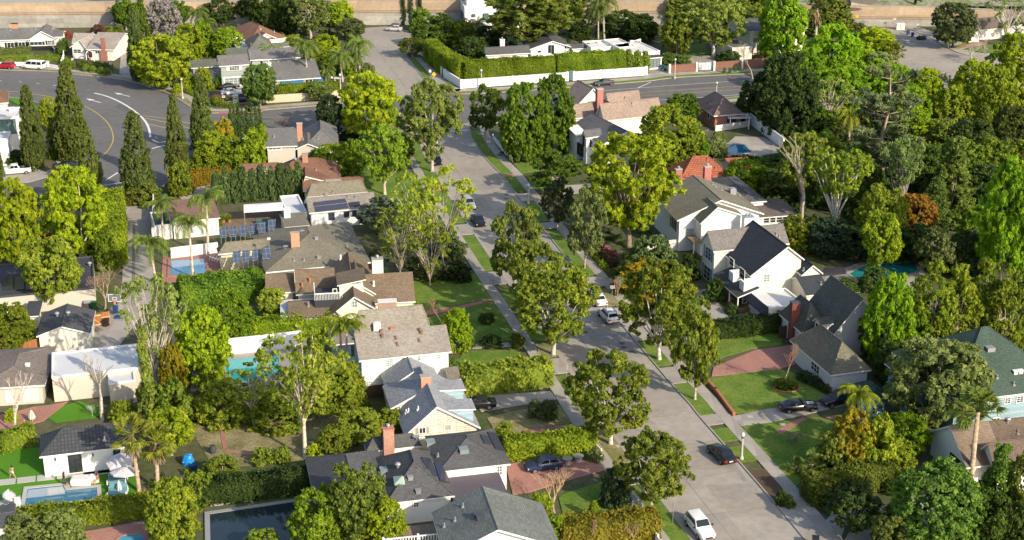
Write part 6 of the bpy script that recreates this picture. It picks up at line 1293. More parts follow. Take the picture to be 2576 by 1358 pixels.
def sign(X, Y, Yt, kind, label):
    p = at(X, Y); h = max(1.8, rise_to(p, Yt)); r = thing('road_sign', label, 'sign', p, 1.45 if 'thin' in label else 0); m = MB(); m.tube([(0, 0, 0), (0, 0, h - .05)], .035, 6); m.build('post', GALV, r); m = MB()
    if kind == 'diamond':
        s_ = .62; z = h - s_; 
        for sc, d, mt, nm in ((1.0, 0.0, BLK, 'sign_border'), (.93, .012, SIGNY, 'sign_panel')):
            k = MB(); a = s_ * sc; k.poly([(0, -.05 - d, z - a), (a, -.05 - d, z), (0, -.05 - d, z + a), (-a, -.05 - d, z)]); k.poly([(0, -.04 - d, z - a), (-a, -.04 - d, z), (0, -.04 - d, z + a), (a, -.04 - d, z)])
            for i, (u, v) in enumerate((((0, -a), (a, 0)), ((a, 0), (0, a)), ((0, a), (-a, 0)), ((-a, 0), (0, -a)))): k.poly([(u[0], -.04 - d, z + u[1]), (v[0], -.04 - d, z + v[1]), (v[0], -.05 - d, z + v[1]), (u[0], -.05 - d, z + u[1])])
            k.build(nm, mt, r)
    else:
        w_, hh = (.26, .62) if kind == 'small' else (.32, .45); m.box(-w_, w_, -.06, -.04, h - hh, h); m.build('sign_panel', SIGNW, r); k = MB(); k.box(-w_ + .06, w_ - .06, -.07, -.061, h - hh * .62, h - hh * .3); k.build('sign_mark', SIGNR if kind == 'red' else mat('grey_mark', (.42, .42, .43), .6), r)
    return r
sign(1092, 213, 180, 'diamond', 'yellow diamond warning sign at the side street corner'); sign(1082.5, 206, 175, 'small', 'small white sign just behind the yellow diamond sign'); sign(2154, 70, 35, 'diamond', 'yellow diamond sign against the tan freeway wall'); sign(2384, 128, 100, 'diamond', 'yellow diamond sign in front of the dark oak trunk')
sign(2307, 84, 60, 'small', 'white sign beside the blue bins below the freeway wall'); sign(2249, 70, 45, 'red', 'small pale sign standing left of the white utility cabinet'); sign(1229, 387, 352, 'red', 'white parking sign on the verge below the boulevard'); sign(1539, 766, 718, 'red', 'white parking sign beside the bare brown shrub'); sign(1425, 952, 918, 'small', 'thin signpost at the corner of the small grass square'); sign(1692, 1318, 1264, 'small', 'thin signpost on the grass strip by the white car at the bottom')
sign(184, 167, 146, 'small', 'white sign on a post right of the white van'); sign(281, 188, 157, 'red', 'sign by the tan cottage garden'); sign(174, 403, 365, 'small', 'pale green street name sign on the corner walk'); sign(564, 266, 240, 'red', 'red and white sign beside the tan gate pillar'); sign(367, 208, 180, 'small', 'signpost at the foot of the big dark cypress')
def bin_(X, Y, c, label, group=None, h=1.1):
    p = at(X, Y); r = thing('wheeled_bin', label, 'bin', (p.x, p.y, .12), random.uniform(-.2, .2), group); m = MB(); m.v += [(-.26, -.3, .1), (.26, -.3, .1), (.26, .26, .1), (-.26, .26, .1), (-.34, -.38, h - .08), (.34, -.38, h - .08), (.34, .36, h - .08), (-.34, .36, h - .08)]
    for f in ((0, 3, 2, 1), (4, 5, 6, 7), (0, 1, 5, 4), (1, 2, 6, 5), (2, 3, 7, 6), (3, 0, 4, 7)): m.f.append(f); m.m.append(0)
    m.build('tub', c, r, bevel=.03); m = MB(); m.box(-.37, .37, -.42, .4, h - .075, h); m.build('lid', c, r, bevel=.02)
    for s_ in (-1, 1): m = MB(); m.tube([(s_ * .24, .3, .12), (s_ * .32, .3, .12)], .12, 10); m.build('wheel', TYRE, r)
BG_ = mat('bin_green', (.02, .10, .03), .5, amt=.06); BB_ = mat('bin_blue', (.02, .06, .17), .5, amt=.06); BK_ = mat('bin_black', (.018, .019, .02), .5, amt=.06)
bin_(1661, 170, BB_, 'blue bin nearest the glass garage door'); bin_(1667, 175, BB_, 'blue bin between another blue bin and the green one'); bin_(1673, 179, BG_, 'green bin beside the two blue bins on the garage drive')
for x, y, l in ((1822, 184, 'first green bin of four by the brown fence, nearest the pale gate'), (1836, 184, 'tallest of the four green bins, second from the pale gate'), (1850, 181, 'third green bin of the row along the brown fence'), (1862, 179, 'last green bin, beside the pale bare stems')): bin_(x, y, BG_, l, 'green bins by the brown fence')
bin_(269, 822, BK_, 'black bin with white mark before the cedar gate'); bin_(238, 778, BG_, 'dark green bin beside the grill behind the garage'); bin_(2284, 88, BB_, 'blue bin beneath the freeway wall'); bin_(2295, 93, BB_, 'open blue bin next to the heap of black bags'); bin_(292, 790, BB_, 'blue bin behind the basketball hoop'); bin_(2050, 1376, BK_, 'black bin cut by the bottom edge at the driveway'); bin_(162, 122, BB_, 'dark blue bin between the white ranch and the tan cottage')
# heap of bags
p = at(2316, 98); r = thing('bag_heap', 'heap of black rubbish bags beside the blue bins', 'rubbish', p); BAG = mat('black_plastic', (.015, .016, .018), .3, amt=.2)
for i in range(9):
    m = MB(); a = i * 2.4; c = (math.cos(a) * .35 * i ** .5, math.sin(a) * .3 * i ** .5 - .3, 0); rr = random.uniform(.45, .65); m.lathe([(.1, 0), (rr, .15), (rr * 1.05, .4), (rr * .6, .75), (.1, .9)], 9, c=c); m.build('bag', BAG, r, smooth=True)
p = at(2264, 74); r = thing('utility_cabinet', 'white utility cabinet at the foot of the freeway wall', 'cabinet', p); m = MB(); m.box(-1.1, 1.1, -.5, .5, 0, 1.7); m.build('housing', OFFW, r, bevel=.05); m = MB(); m.box(-.04, .04, -.53, -.5, .2, 1.6); m.build('door_seam', DKMET, r)
# basketball hoops
def hoop(X, Y, label, rz=0):
    p = at(X, Y); r = thing('basketball_hoop', label, 'hoop', p, rz); m = MB(); m.tube([(0, .9, 0), (0, .9, 2.6), (0, .15, 3.3)], .06, 6); m.build('pole', DKMET, r); m = MB(); m.box(-.9, .9, 0, .03, 2.9, 4.0); m.build('backboard', mat('clear_board', (.16, .17, .18), .2, amt=.04), r); m = MB()
    for q in ((-.92, .92, -.03, 0, 3.94, 4.02), (-.92, .92, -.03, 0, 2.88, 2.96), (-.92, -.84, -.03, 0, 2.96, 3.94), (.84, .92, -.03, 0, 2.96, 3.94), (-.3, .3, -.03, 0, 3.5, 3.55), (-.3, .3, -.03, 0, 3.1, 3.15), (-.3, -.25, -.03, 0, 3.15, 3.5), (.25, .3, -.03, 0, 3.15, 3.5)): m.box(*q)
    m.build('board_marking', WHITE, r); m = MB(); P = [(.23 * math.cos(i * .524), -.3 + .23 * math.sin(i * .524), 3.05) for i in range(13)]; m.tube(P, .02, 4); m.build('rim', SIGNR, r); m = MB(); m.lathe([(.23, 3.04), (.16, 2.7), (.13, 2.6)], 10, c=(0, -.3, 0)); m.build('net', mat('pink_net', (.5, .25, .22), .9), r); m = MB(); m.box(-.5, .5, .5, 1.5, 0, .25); m.build('base', BB_, r, bevel=.05)
hoop(294, 806, 'basketball hoop with white outlined board beside the alley'); hoop(1984, 430, 'basketball hoop at the edge of the pool lawn under dark trees')
# cedar gate
p, q = at(229, 824), at(278, 816); d = q - p; r = thing('cedar_gate', 'orange cedar gate with diagonal brace beside the garage', 'gate', p, math.atan2(d.y, d.x)); ln = d.length; m = MB(); m.box(0, ln * .55, 0, .05, .05, 1.9); m.box(ln * .58, ln, 0, .05, .05, 2.0); m.build('planks', WD, r); m = MB(); m.box(.05, ln * .55, -.06, -.005, 1.6, 1.75); m.box(.05, ln * .55, -.06, -.005, .2, .35); m.box(ln * .58, ln, -.06, -.005, 1.2, 1.3); m.tube([(.1, -.08, 1.6), (ln * .52, -.08, .3)], .06, 4); m.build('brace', mat('pale_timber', (.6, .42, .2), .8), r)
p = at(223, 775); r = thing('gas_grill', 'grey covered grill behind the cream garage', 'grill', p); m = MB(); m.box(-.6, .6, -.3, .3, 0, .85); m.build('cart', DKMET, r); m = MB(); m.tube([(-.55, 0, .9), (.55, 0, .9)], .32, 10); m.build('hood', GALV, r)
# gate pillar with plaque, far patio set
p = at(594, 262); r = thing('gate_pillar', 'tan gate pillar with a house number plaque', 'pillar', p); m = MB(); m.box(-.55, .55, -.5, .5, 0, 1.9); m.build('shaft', BEIGE, r); m = MB(); m.box(-.62, .62, -.57, .57, 1.9, 2.05); m.build('cap', OFFW, r); m = MB(); m.lathe([(.2, 2.05), (.12, 2.3), (.2, 2.6), (.05, 2.9)], 10); m.build('finial', OFFW, r); m = MB(); m.box(-.35, .35, -.53, -.5, 1.3, 1.5); m.build('plaque', DKMET, r)
p = at(572, 256); r = thing('fountain_basin', 'round white stone basin in the clipped front garden', 'fountain', p); m = MB(); m.lathe([(1.5, 0), (1.6, .35), (1.4, .4), (1.3, .2)], 20); m.build('basin', WHITE, r); m = MB(); m.lathe([(.3, .15), (.2, .7), (.5, .85), (.1, .9)], 12); m.build('pedestal', WHITE, r)
def table_set(X, Y, label, top, n=4, r0=.8, sq=False):
    p = at(X, Y); r = thing('patio_table', label, 'table', (p.x, p.y, .1)); m = MB()
    if sq: m.box(-1.1, 1.1, -.6, .6, .7, .76)
    else: m.lathe([(r0, .7), (r0, .76)], 16)
    m.build('table_top', top, r)
    for a in range(4): m = MB(); m.tube([(math.cos(a * 1.57 + .78) * .5, math.sin(a * 1.57 + .78) * .45, 0), (math.cos(a * 1.57 + .78) * .5, math.sin(a * 1.57 + .78) * .45, .7)], .035, 5); m.build('leg', DKMET, r)
    for i in range(n):
        a = i * 2 * math.pi / n + .4; c = thing('patio_chair', f'chair {("facing the camera", "on the far side", "at one end", "at the other end")[i % 4]} of the {label}', 'chair', (p.x + math.cos(a) * (r0 + .55), p.y + math.sin(a) * (r0 + .55), .1), a + math.pi / 2, 'patio chairs')
        m = MB(); m.box(-.24, .24, -.24, .24, .42, .47); m.build('seat', top, c); m = MB(); m.box(-.24, .24, -.27, -.23, .47, .92); m.build('backrest', top, c)
        for sx in (-.2, .2):
            for sy in (-.2, .2): m = MB(); m.tube([(sx, sy, 0), (sx, sy, .42)], .02, 4); m.build('leg', DKMET, c)
table_set(848, 205, 'white patio table under the queen palms', WHITE, 3)
for q, l in (((1427, 1168), 'round wire table near the white picket fence'), ((1455, 1162), 'oval wire table beside the clipped hedge end')):
    p = at(*q); r = thing('garden_table', l, 'table', (p.x, p.y, .1)); m = MB(); m.lathe([(.6, .7), (.62, .74)], 16); m.build('table_top', GALV, r); m = MB(); m.lathe([(.45, 0), (.38, .35), (.5, .7)], 14); m.build('wire_base', GALV, r)
# canopy tent with posts
def canopy(px, z, mt, label, sag=.3):
    P = [at(*q, z) for q in px]; c = sum(P, Vector()) / 4; r = thing('shade_canopy', label, 'canopy', (c.x, c.y, 0)); m = MB(); L_ = [p - Vector((c.x, c.y, 0)) for p in P]; top = Vector((0, 0, z + sag))
    for i in range(4): m.poly([L_[i], L_[(i + 1) % 4], top]); a, b = L_[i], L_[(i + 1) % 4]; m.poly([a, (a.x, a.y, a.z - .35), (b.x, b.y, b.z - .35), b])
    m.build('fabric', mt, r)
    for p in L_: k = MB(); k.tube([(p.x * .98, p.y * .98, 0), (p.x * .98, p.y * .98, z - .02)], .05, 6); k.build('post', GALV, r)
canopy([(613, 530), (713, 524), (711, 508), (613, 514)], 2.6, WHITE, 'white fabric canopy over the wooden deck'); canopy([(580, 358), (640, 353), (638, 345), (580, 349)], 2.6, WHITE, 'white shade canopy above the tall green shrubs')
canopy([(2060, 690), (2130, 684), (2125, 672), (2075, 672)], 2.6, mat('black_shade_cloth', (.03, .03, .035), .8), 'black and white shade awning beside the teal pool', .1)
# deck furniture
p = at(665, 566); r = thing('outdoor_sofa', 'dark green cushioned sofa under the white canopy', 'sofa', (p.x, p.y, .1)); CU = mat('green_cushion', (.06, .13, .10), .9); m = MB(); m.box(-1.4, 1.4, -.4, .4, 0, .4); m.build('seat', CU, r, bevel=.06); m = MB(); m.box(-1.4, 1.4, .3, .5, .4, .9); m.build('backrest', CU, r, bevel=.05)
for q, l in (((562, 561), 'terracotta pot plant by the garage corner, left'), ((577, 560), 'terracotta pot plant by the garage corner, right'), ((554, 577), 'large terracotta pot under the palm trunk'), ((26, 0), '')):
    if not l: continue
    l = {562: 'terracotta pot with spiky plant beside the garage corner', 577: 'terracotta pot with drooping plant near the canopy post', 554: 'big terracotta pot with leafy plant against the white garage wall'}[q[0]]
    p = at(*q); r = thing('potted_plant', l, 'pot plant', (p.x, p.y, .1)); m = MB(); m.lathe([(.22, 0), (.34, .5), (.37, .55), (.3, .5)], 12); m.build('pot', TERRA, r); o = link('foliage', proto('bush', 0)[0], r, loc=(0, 0, .45), color=LG); o.scale = (.3, .3, .35)
# umbrellas
def closed_umb(X, Y, Yt, mt, label, r0=.36):
    p = at(X, Y); h = rise_to(p, Yt); r = thing('folded_umbrella', label, 'umbrella', p); m = MB(); m.tube([(0, 0, 0), (0, 0, h)], .03, 6); m.build('pole', WHITE, r); m = MB(); n = 16; prof_ = [(.9, .28), (1.0, .4), (.8, .6), (.45, .85), (.08, 1.0)]; vs = []
    for k, t in prof_: vs.append([(math.cos(j * math.pi / 8) * r0 * k * (1 if j % 2 else .6), math.sin(j * math.pi / 8) * r0 * k * (1 if j % 2 else .6), h * t) for j in range(n)])
    for a, b in zip(vs, vs[1:]):
        for j in range(n): m.poly([a[j], a[(j + 1) % n], b[(j + 1) % n], b[j]])
    m.build('canopy', mt, r)
CAN = mat('cream_canvas', (.66, .6, .48), .85); CAN2 = mat('pale_canvas', (.64, .62, .64), .85); STRI = mat('striped_canvas', (.66, .62, .62), .85, 'plank', .04, col2=(.4, .3, .33), sc=(1.5, 1)); STRI2 = mat('striped_canvas_flat', (.66, .62, .62), .85, 'siding', .04, col2=(.40, .30, .33), sc=(1, 1.2))
closed_umb(735, 776, 751, CAN, 'folded cream umbrella between two brown roofs'); closed_umb(718, 800, 776, CAN2, 'folded white umbrella on the dark patio', .32); closed_umb(82, 1062, 1031, CAN, 'folded cream umbrella on the brick terrace by the pale pollard tree', .42); closed_umb(302, 1244, 1208, STRI, 'folded striped umbrella between the teal daybeds', .3)
p = at(698, 803); r = thing('open_umbrella', 'small round pale table on a slim stem beside the leafy citrus', 'table', p); m = MB(); m.tube([(0, 0, 0), (0, 0, 2.0)], .04, 6); m.build('stem', GALV, r); m = MB(); m.lathe([(.95, 1.95), (.9, 2.05), (.1, 2.2)], 18); m.build('top', WHITE, r); r.name = 'patio_heater'; r['label'] = 'pale mushroom shaped patio heater beside the leafy citrus'; r['category'] = 'heater'
def open_umb(X, Y, Yt, rad, label, tilt):
    p = at(X, Y); h = rise_to(p, Yt); r = thing('striped_umbrella', label, 'umbrella', p); m = MB(); m.tube([(0, 0, 0), (0, 0, h - .3)], .035, 6); m.build('pole', WHITE, r); m = MB(); T_ = Matrix.Rotation(tilt, 3, 'X'); A = Vector((0, 0, h)); n = 8
    P = [Vector((math.cos(j * math.pi / 4 + .2) * rad, math.sin(j * math.pi / 4 + .2) * rad, -.55)) for j in range(n)]
    for j in range(n): m.poly([A, A + T_ @ P[j], A + T_ @ P[(j + 1) % n]]); a, b = A + T_ @ P[j], A + T_ @ P[(j + 1) % n]; m.poly([a, a - Vector((0, 0, .18)), b - Vector((0, 0, .18)), b])
    m.build('canopy', STRI2, r)
open_umb(305, 1206, 1152, 1.5, 'striped umbrella tipped toward the white pool house', .25); open_umb(318, 1226, 1174, 1.6, 'striped umbrella in front of the other, over the teal daybeds', -.15)
TEALC = mat('teal_cushion', (.14, .30, .34), .85, amt=.06)
for q, l in (((296, 1216), 'teal cushioned daybed under the striped umbrella'), ((297, 1246), 'teal cushioned daybed nearest the pool hedge')):
    p = at(*q); r = thing('daybed', l, 'daybed', (p.x, p.y, .1), .1); m = MB(); m.box(-1.0, 1.0, -.75, .75, .32, .5); m.build('mattress', TEALC, r, bevel=.05); m = MB(); m.box(-1.0, 1.0, .6, .8, .5, 1.0); m.build('backrest', TEALC, r, bevel=.05); m = MB(); m.box(-1.08, 1.08, -.8, .8, .22, .32); m.build('frame', WHITE, r)
    for sx in (-1, 1):
        for sy in (-.7, .7): m = MB(); m.box(sx - .05, sx + .05, sy - .05, sy + .05, 0, .7); m.build('leg', WHITE, r)
p = at(288, 1233); r = thing('side_table', 'small white hourglass stool between the teal daybeds', 'stool', (p.x, p.y, .1)); m = MB(); m.lathe([(.25, 0), (.13, .25), (.25, .5), (.02, .52)], 12); m.build('stool_body', WHITE, r)
p = at(206, 1218); r = thing('hot_tub', 'white rounded square tub with a wooden step on the turf', 'tub', (p.x, p.y, .06), .07); m = MB(); m.box(-1.15, 1.15, -.75, .75, 0, .85); m.build('shell', WHITE, r, bevel=.22); m = MB(); m.box(-1.7, -1.18, -.7, .3, 0, .2); m.build('step', mat('tan_wood', (.42, .32, .2), .8), r); m = MB(); m.box(-.95, .95, -.6, .6, .851, .86); m.build('cover', OFFW, r)
p = at(236, 1214); r = thing('white_cabinet', 'small white cabinet beside the seated woman at the pool', 'cabinet', (p.x, p.y, .06)); m = MB(); m.box(-.35, .35, -.3, .3, 0, .95); m.build('carcass', WHITE, r, bevel=.04); m = MB(); m.box(-.3, .3, -.32, -.3, .1, .85); m.build('door_panel', OFFW, r)
p = at(27, 1275); r = thing('egg_chair', 'white egg shaped chair on the slab by the pool corner', 'chair', (p.x, p.y, .1), -.4); m = MB(); vs = []
for i in range(9):
    t = i / 8; vs.append([(math.cos(a) * (.85 * math.sin(math.pi * min(t * 1.0 + .02, .98)) + .02), math.sin(a) * (.6 * math.sin(math.pi * min(t + .02, .98)) + .02), .5 + 1.6 * t) for a in [.9 + k * (4.5 / 12) for k in range(13)]])
for a, b in zip(vs, vs[1:]):
    for j in range(12): m.poly([a[j], a[j + 1], b[j + 1], b[j]])
m.build('shell', WHITE, r); m = MB(); m.lathe([(.5, 0), (.4, .1), (.1, .15), (.1, .6)], 14); m.build('pedestal', DKMET, r); m = MB(); m.box(-.4, .4, -.3, .3, .75, .95); m.build('cushion', OFFW, r, bevel=.08)
p = at(43, 1285); r = thing('lounge_chair', 'pale covered lounge chair next to the white egg chair', 'chair', (p.x, p.y, .1)); m = MB(); m.box(-.35, .35, -.7, .5, .25, .4); m.build('seat', CAN2, r, bevel=.06); m = MB(); m.box(-.35, .35, .42, .58, .4, 1.3); m.build('backrest', CAN2, r, bevel=.06); m = MB(); m.box(-.32, .32, -.65, .45, 0, .25); m.build('base', OFFW, r)
p = at(474, 1167); r = thing('tarp_cover', 'bright blue tarpaulin bundled over something in the garden', 'tarpaulin', p); rg = random.Random(4); m = MB(); vs = []
for k, z in ((1.05, 0), (1.0, .4), (.85, .85), (.6, 1.15), (.05, 1.25)): vs.append([(math.cos(j * .393) * .72 * k * rg.uniform(.85, 1.12), math.sin(j * .393) * .6 * k * rg.uniform(.85, 1.12), z * rg.uniform(.9, 1.1)) for j in range(16)])
for a, b in zip(vs, vs[1:]):
    for j in range(16): m.poly([a[j], a[(j + 1) % 16], b[(j + 1) % 16], b[j]])
m.build('sheet', mat('blue_tarp', (.01, .22, .60), .45, amt=.15), r); m = MB(); m.tube([(.55, -.55, .4), (-.55, -.5, .5)], .02, 4); m.build('rope', OFFW, r)
p = at(488, 1180); r = thing('barrel', 'small dark blue tub beside the blue tarpaulin', 'tub', p); m = MB(); m.lathe([(.3, 0), (.38, .6), (.33, .58)], 12); m.build('tub', BB_, r); p = at(536, 1140); r = thing('barrel', 'dark compost barrel beside the brick edge', 'barrel', p); m = MB(); m.lathe([(.35, 0), (.42, .5), (.36, 1.0), (.1, 1.02)], 12); m.build('drum', DKMET, r)
# pergola
p = at(1836, 326); r = thing('pergola', 'white slatted pergola behind the brick pool cottage', 'pergola', p, .05); 
for x in (0, 3.8):
    for y in (0, 2.6): m = MB(); m.box(x - .1, x + .1, y - .1, y + .1, 0, 2.3); m.build('post', WHITE, r)
for y in (0, 2.6): m = MB(); m.box(-.5, 4.3, y - .08, y + .08, 2.3, 2.5); m.build('beam', WHITE, r)
m = MB()
for i in range(12): m.box(-.4 + i * .4, -.3 + i * .4, -.5, 3.1, 2.5, 2.64)
m.build('slats', WHITE, r)
# mailbox-like box, meter covers
for q in ((1398, 1106), (1482, 1124), (1530, 1140), (1812, 1050), (1894, 1070)): sheet('meter_cover', [(q[0] - 8 + 74, q[1] - 3), (q[0] + 6 + 74, q[1] - 3), (q[0] + 9 + 74, q[1] + 3), (q[0] - 4 + 74, q[1] + 3)], .126, STONE)
# lawn ring bed
p = at(1977, 974); r = thing('planting_ring', 'round brick edged flower bed under the small bare tree', 'flower bed', p); m = MB(); P = [(math.cos(i * .3142) * 1.7, math.sin(i * .3142) * 1.7, .12) for i in range(21)]; m.tube(P, .14, 5, cap=False); m.build('brick_edge', BRW, r); o = link('flowers', proto('bush', 1)[0], r, loc=(0, 0, 0), color=(.12, .17, .02)); o.scale = (.95, .95, .4)

# ================================================================ PEOPLE
SKIN = mat('skin', (.52, .30, .20), .6, amt=.04); HAIRB = mat('dark_brown_hair', (.035, .02, .012), .6, amt=.1)
def person(X, Y, label, joints, clothes, scale=1.0, rz=0):
    """joints: dict of points (x right, y away, z up) of a 1.66 m figure"""
    p = at(X, Y); r = thing('person', label, 'person', (p.x, p.y, .1), rz); r.scale = (scale,) * 3; J = joints; V, E, Rd = [], [], []
    def add(pt, rad, par=None): V.append(pt); Rd.append(rad); i = len(V) - 1; (E.append((par, i)) if par is not None else None); return i
    pel = add(J['pelvis'], .125); ch = add(J['chest'], .12, pel); nk = add(J['neck'], .05, ch); hd0 = add(J['head0'], .065, nk); hd = add(J['head'], .09, hd0); add(J['crown'], .07, hd)
    for s_ in ('l', 'r'):
        sh = add(J['sh' + s_], .052, ch); el = add(J['el' + s_], .038, sh); wr = add(J['wr' + s_], .026, el); e, w_ = Vector(J['el' + s_]), Vector(J['wr' + s_]); d = (w_ - e).normalized(); pm = add(tuple(w_ + d * .07), .03, wr); u = d.orthogonal().normalized(); 
        for k in range(4):
            b = w_ + d * .09 + u * (.018 * (k - 1.5)); a = add(tuple(b), .009, pm); add(tuple(b + d * (.05, .06, .058, .045)[k] + d.cross(u) * .015), .007, a)
        t = w_ + d * .03 + u * .035; a = add(tuple(t), .009, wr); add(tuple(t + d * .035 + u * .02), .007, a)
        hp = add(J['hp' + s_], .085, pel); kn = add(J['kn' + s_], .055, hp); an = add(J['an' + s_], .036, kn); add(J['ft' + s_], .03, an)
    me = bpy.data.meshes.new('body'); me.from_pydata(V, E, []); o = bpy.data.objects.new('body', me); COL.objects.link(o); o.parent = r; me.materials.append(SKIN)
    sk = o.modifiers.new('skin', 'SKIN'); sv = me.skin_vertices[0].data if me.skin_vertices else None
    if sv is None: me.attributes; 
    for i, q in enumerate(sv): q.radius = (Rd[i], Rd[i]); q.use_root = (i == 0)
    sb = o.modifiers.new('sub', 'SUBSURF'); sb.levels = 1; sb.render_levels = 1
    H_ = Vector(J['head']); m = MB(); c = Vector(J['crown']); m.lathe([(.03, -.38), (.1, -.3), (.115, -.1), (.118, .02), (.09, .09), (.02, .12)], 12, c=(H_.x, H_.y + .035, H_.z)); m.build('hair', HAIRB, r, smooth=True)
    f = MB(); 
    for sx in (-.033, .033): f.box(H_.x + sx - .013, H_.x + sx + .013, H_.y - .1, H_.y - .082, H_.z - .005, H_.z + .008)
    f.build('eyes', BLK, r); f = MB(); f.v += [(H_.x - .014, H_.y - .085, H_.z - .05), (H_.x + .014, H_.y - .085, H_.z - .05), (H_.x, H_.y - .118, H_.z - .045), (H_.x, H_.y - .085, H_.z)]; f.f += [(0, 1, 2), (0, 2, 3), (1, 3, 2)]; f.m += [0, 0, 0]; f.build('nose', SKIN, r); f = MB(); f.box(H_.x - .025, H_.x + .025, H_.y - .095, H_.y - .08, H_.z - .075, H_.z - .063); f.build('mouth', mat('lips', (.4, .1, .1), .6), r)
    for nm, mt, segs in clothes:
        m = MB()
        for pts, rad in segs: m.tube(pts, rad, 10)
        m.build(nm, mt, r, smooth=True)
DENW = mat('white_shorts', (.68, .66, .66), .85); TOPY = mat('pale_yellow_top', (.62, .46, .22), .85); BLKC = mat('black_clothes', (.02, .02, .024), .85); GRYP = mat('dark_grey_trousers', (.06, .065, .075), .85); PINKC = mat('rose_swimsuit', (.35, .12, .12), .85)
base = dict(pelvis=(0, 0, .88), chest=(0, 0, 1.25), neck=(0, 0, 1.41), head0=(0, -.01, 1.46), head=(0, -.01, 1.55), crown=(0, 0, 1.63), shl=(-.18, 0, 1.35), shr=(.18, 0, 1.35), ell=(-.23, .03, 1.08), elr=(.23, .03, 1.08), wrl=(-.22, -.08, .85), wrr=(.22, -.08, .85), hpl=(-.1, 0, .86), hpr=(.1, 0, .86), knl=(-.11, -.03, .46), knr=(.11, -.03, .46), anl=(-.11, .02, .07), anr=(.11, .02, .07), ftl=(-.11, -.16, .03), ftr=(.11, -.16, .03))
j = dict(base); j.update(hpl=(-.08, .07, .86), hpr=(.08, -.07, .86), knl=(-.22, .08, .47), knr=(.20, -.08, .47), anl=(-.42, .1, .09), anr=(.36, -.08, .07), ftl=(-.32, .06, .03), ftr=(.52, -.08, .03), elr=(.16, -.2, 1.1), wrr=(.12, -.26, 1.3))
person(33, 1205, 'woman with long hair striding across the pale slabs on the turf', j, [('shorts', DENW, [([(0, 0, .97), (0, 0, .84)], [.14, .15]), ([j['hpl'], tuple(Vector(j['hpl']).lerp(Vector(j['knl']), .35))], [.095, .09]), ([j['hpr'], tuple(Vector(j['hpr']).lerp(Vector(j['knr']), .35))], [.095, .09])]), ('top', TOPY, [([(0, 0, 1.1), (0, 0, 1.25), (0, 0, 1.36)], [.125, .14, .09])])])
j = dict(base); j.update(ell=(-.1, -.15, 1.58), elr=(.26, -.1, 1.55), wrl=(.02, -.12, 1.75), wrr=(.14, -.1, 1.78))
person(163, 1222, 'woman in black top and grey trousers raising both arms by the pool', j, [('trousers', GRYP, [([(0, 0, .98), (0, 0, .84)], [.14, .15]), ([j['hpl'], j['knl'], j['anl']], [.1, .085, .08]), ([j['hpr'], j['knr'], j['anr']], [.1, .085, .08])]), ('top', BLKC, [([(0, 0, .96), (0, 0, 1.25), (0, 0, 1.38)], [.13, .145, .08])])])
j = dict(base); dz = -.42
for k in ('pelvis', 'chest', 'neck', 'head0', 'head', 'crown', 'shl', 'shr', 'ell', 'elr', 'hpl', 'hpr'): j[k] = (j[k][0], j[k][1] + .1, j[k][2] + dz)
j.update(knl=(-.25, -.3, .46), knr=(-.02, -.34, .46), anl=(-.32, -.36, .07), anr=(-.08, -.4, .07), ftl=(-.38, -.5, .03), ftr=(-.12, -.54, .03), wrl=(-.26, -.1, .5), wrr=(.25, .18, .46))
person(244, 1217, 'woman in rose swimwear seated beside the small white cabinet', j, [('swimsuit', PINKC, [([(0, .1, .42), (0, .1, .6), (0, .1, .93)], [.15, .125, .12])])])
p = at(245, 1213); r = thing('stool', 'low pale stool carrying the seated woman by the pool', 'stool', (p.x, p.y, .06)); m = MB(); m.lathe([(.22, 0), (.24, .32), (.02, .34)], 12); m.build('stool_body', OFFW, r)
# ================================================================ TREES AND PLANTS
# --- upper left
T('cyp', 350, 203, 22, 27, (.075, .11, .035), 'tall dark cypress standing left of the silver grey tree'); T('conifer', 362, 125, -6, 30, (.10, .15, .02), 'bright green layered conifer behind the tall dark cypress'); T('round', 417, 118, 4, 44, (.24, .225, .20), 'silver grey feathery tree among green ones')
T('round', 410, 222, 96, 76, (.30, .29, .02), 'large yellow green spreading tree above the road bend', bark=(.2, .16, .12)); T('dense', 478, 150, 62, 38, (.19, .25, .012), 'light green full tree behind the large yellow green one'); T('dense', 515, 140, 55, 27, (.16, .25, .012), 'narrow bright green tree beside the fountain like palms'); T('dense', 574, 143, 70, 38, (.14, .22, .014), 'round green tree left of the grey shingled house')
palm('queen', 497, 100, 42, 1.25, 'drooping pale palm in front of the long white house', (.15, .21, .04)); palm('queen', 522, 120, 62, 1.0, 'smaller drooping palm below the long white house', (.16, .22, .04)); palm('queen', 291, 122, 80, .9, 'young palm between the tan cottage and the cypress')
T('round', 318, 75, 0, 32, G, 'mixed green tree in front of the freeway wall'); T('bigbush', 248, 86, 62, 20, (.16, .09, .06), 'red flowering bougainvillea over the back wall', cat='shrub', name='bougainvillea'); o = bpy.context.scene.objects; T('bigbush', 250, 80, 62, 14, (.34, .03, .05), 'crimson bloom crowning the bougainvillea mound', cat='shrub', name='bougainvillea')
T('bigbush', 168, 96, 76, 14, (.25, .07, .05), 'red leaved shrub beside the tan cottage roof', cat='shrub'); bare(137, 133, 98, 14, 'small white barked bare tree before the white ranch', bark=(.6, .57, .52), twig=(.5, .46, .42), kind='vase')
for x, y, l in ((181, 172, 'small round shrub at the start of the verge beds'), (218, 180, 'bright small shrub on the verge before the tan cottage'), (234, 183, 'pointed little shrub on the verge before the dark hedge'), (255, 186, 'dark little shrub on the verge by the driveway'), (270, 189, 'dark fluffy shrub at the edge of the apron')): T('bush', x, y, y - 17, 9, (.13, .19, .03), l, 'shrub', 'verge shrubs by the tan cottage')
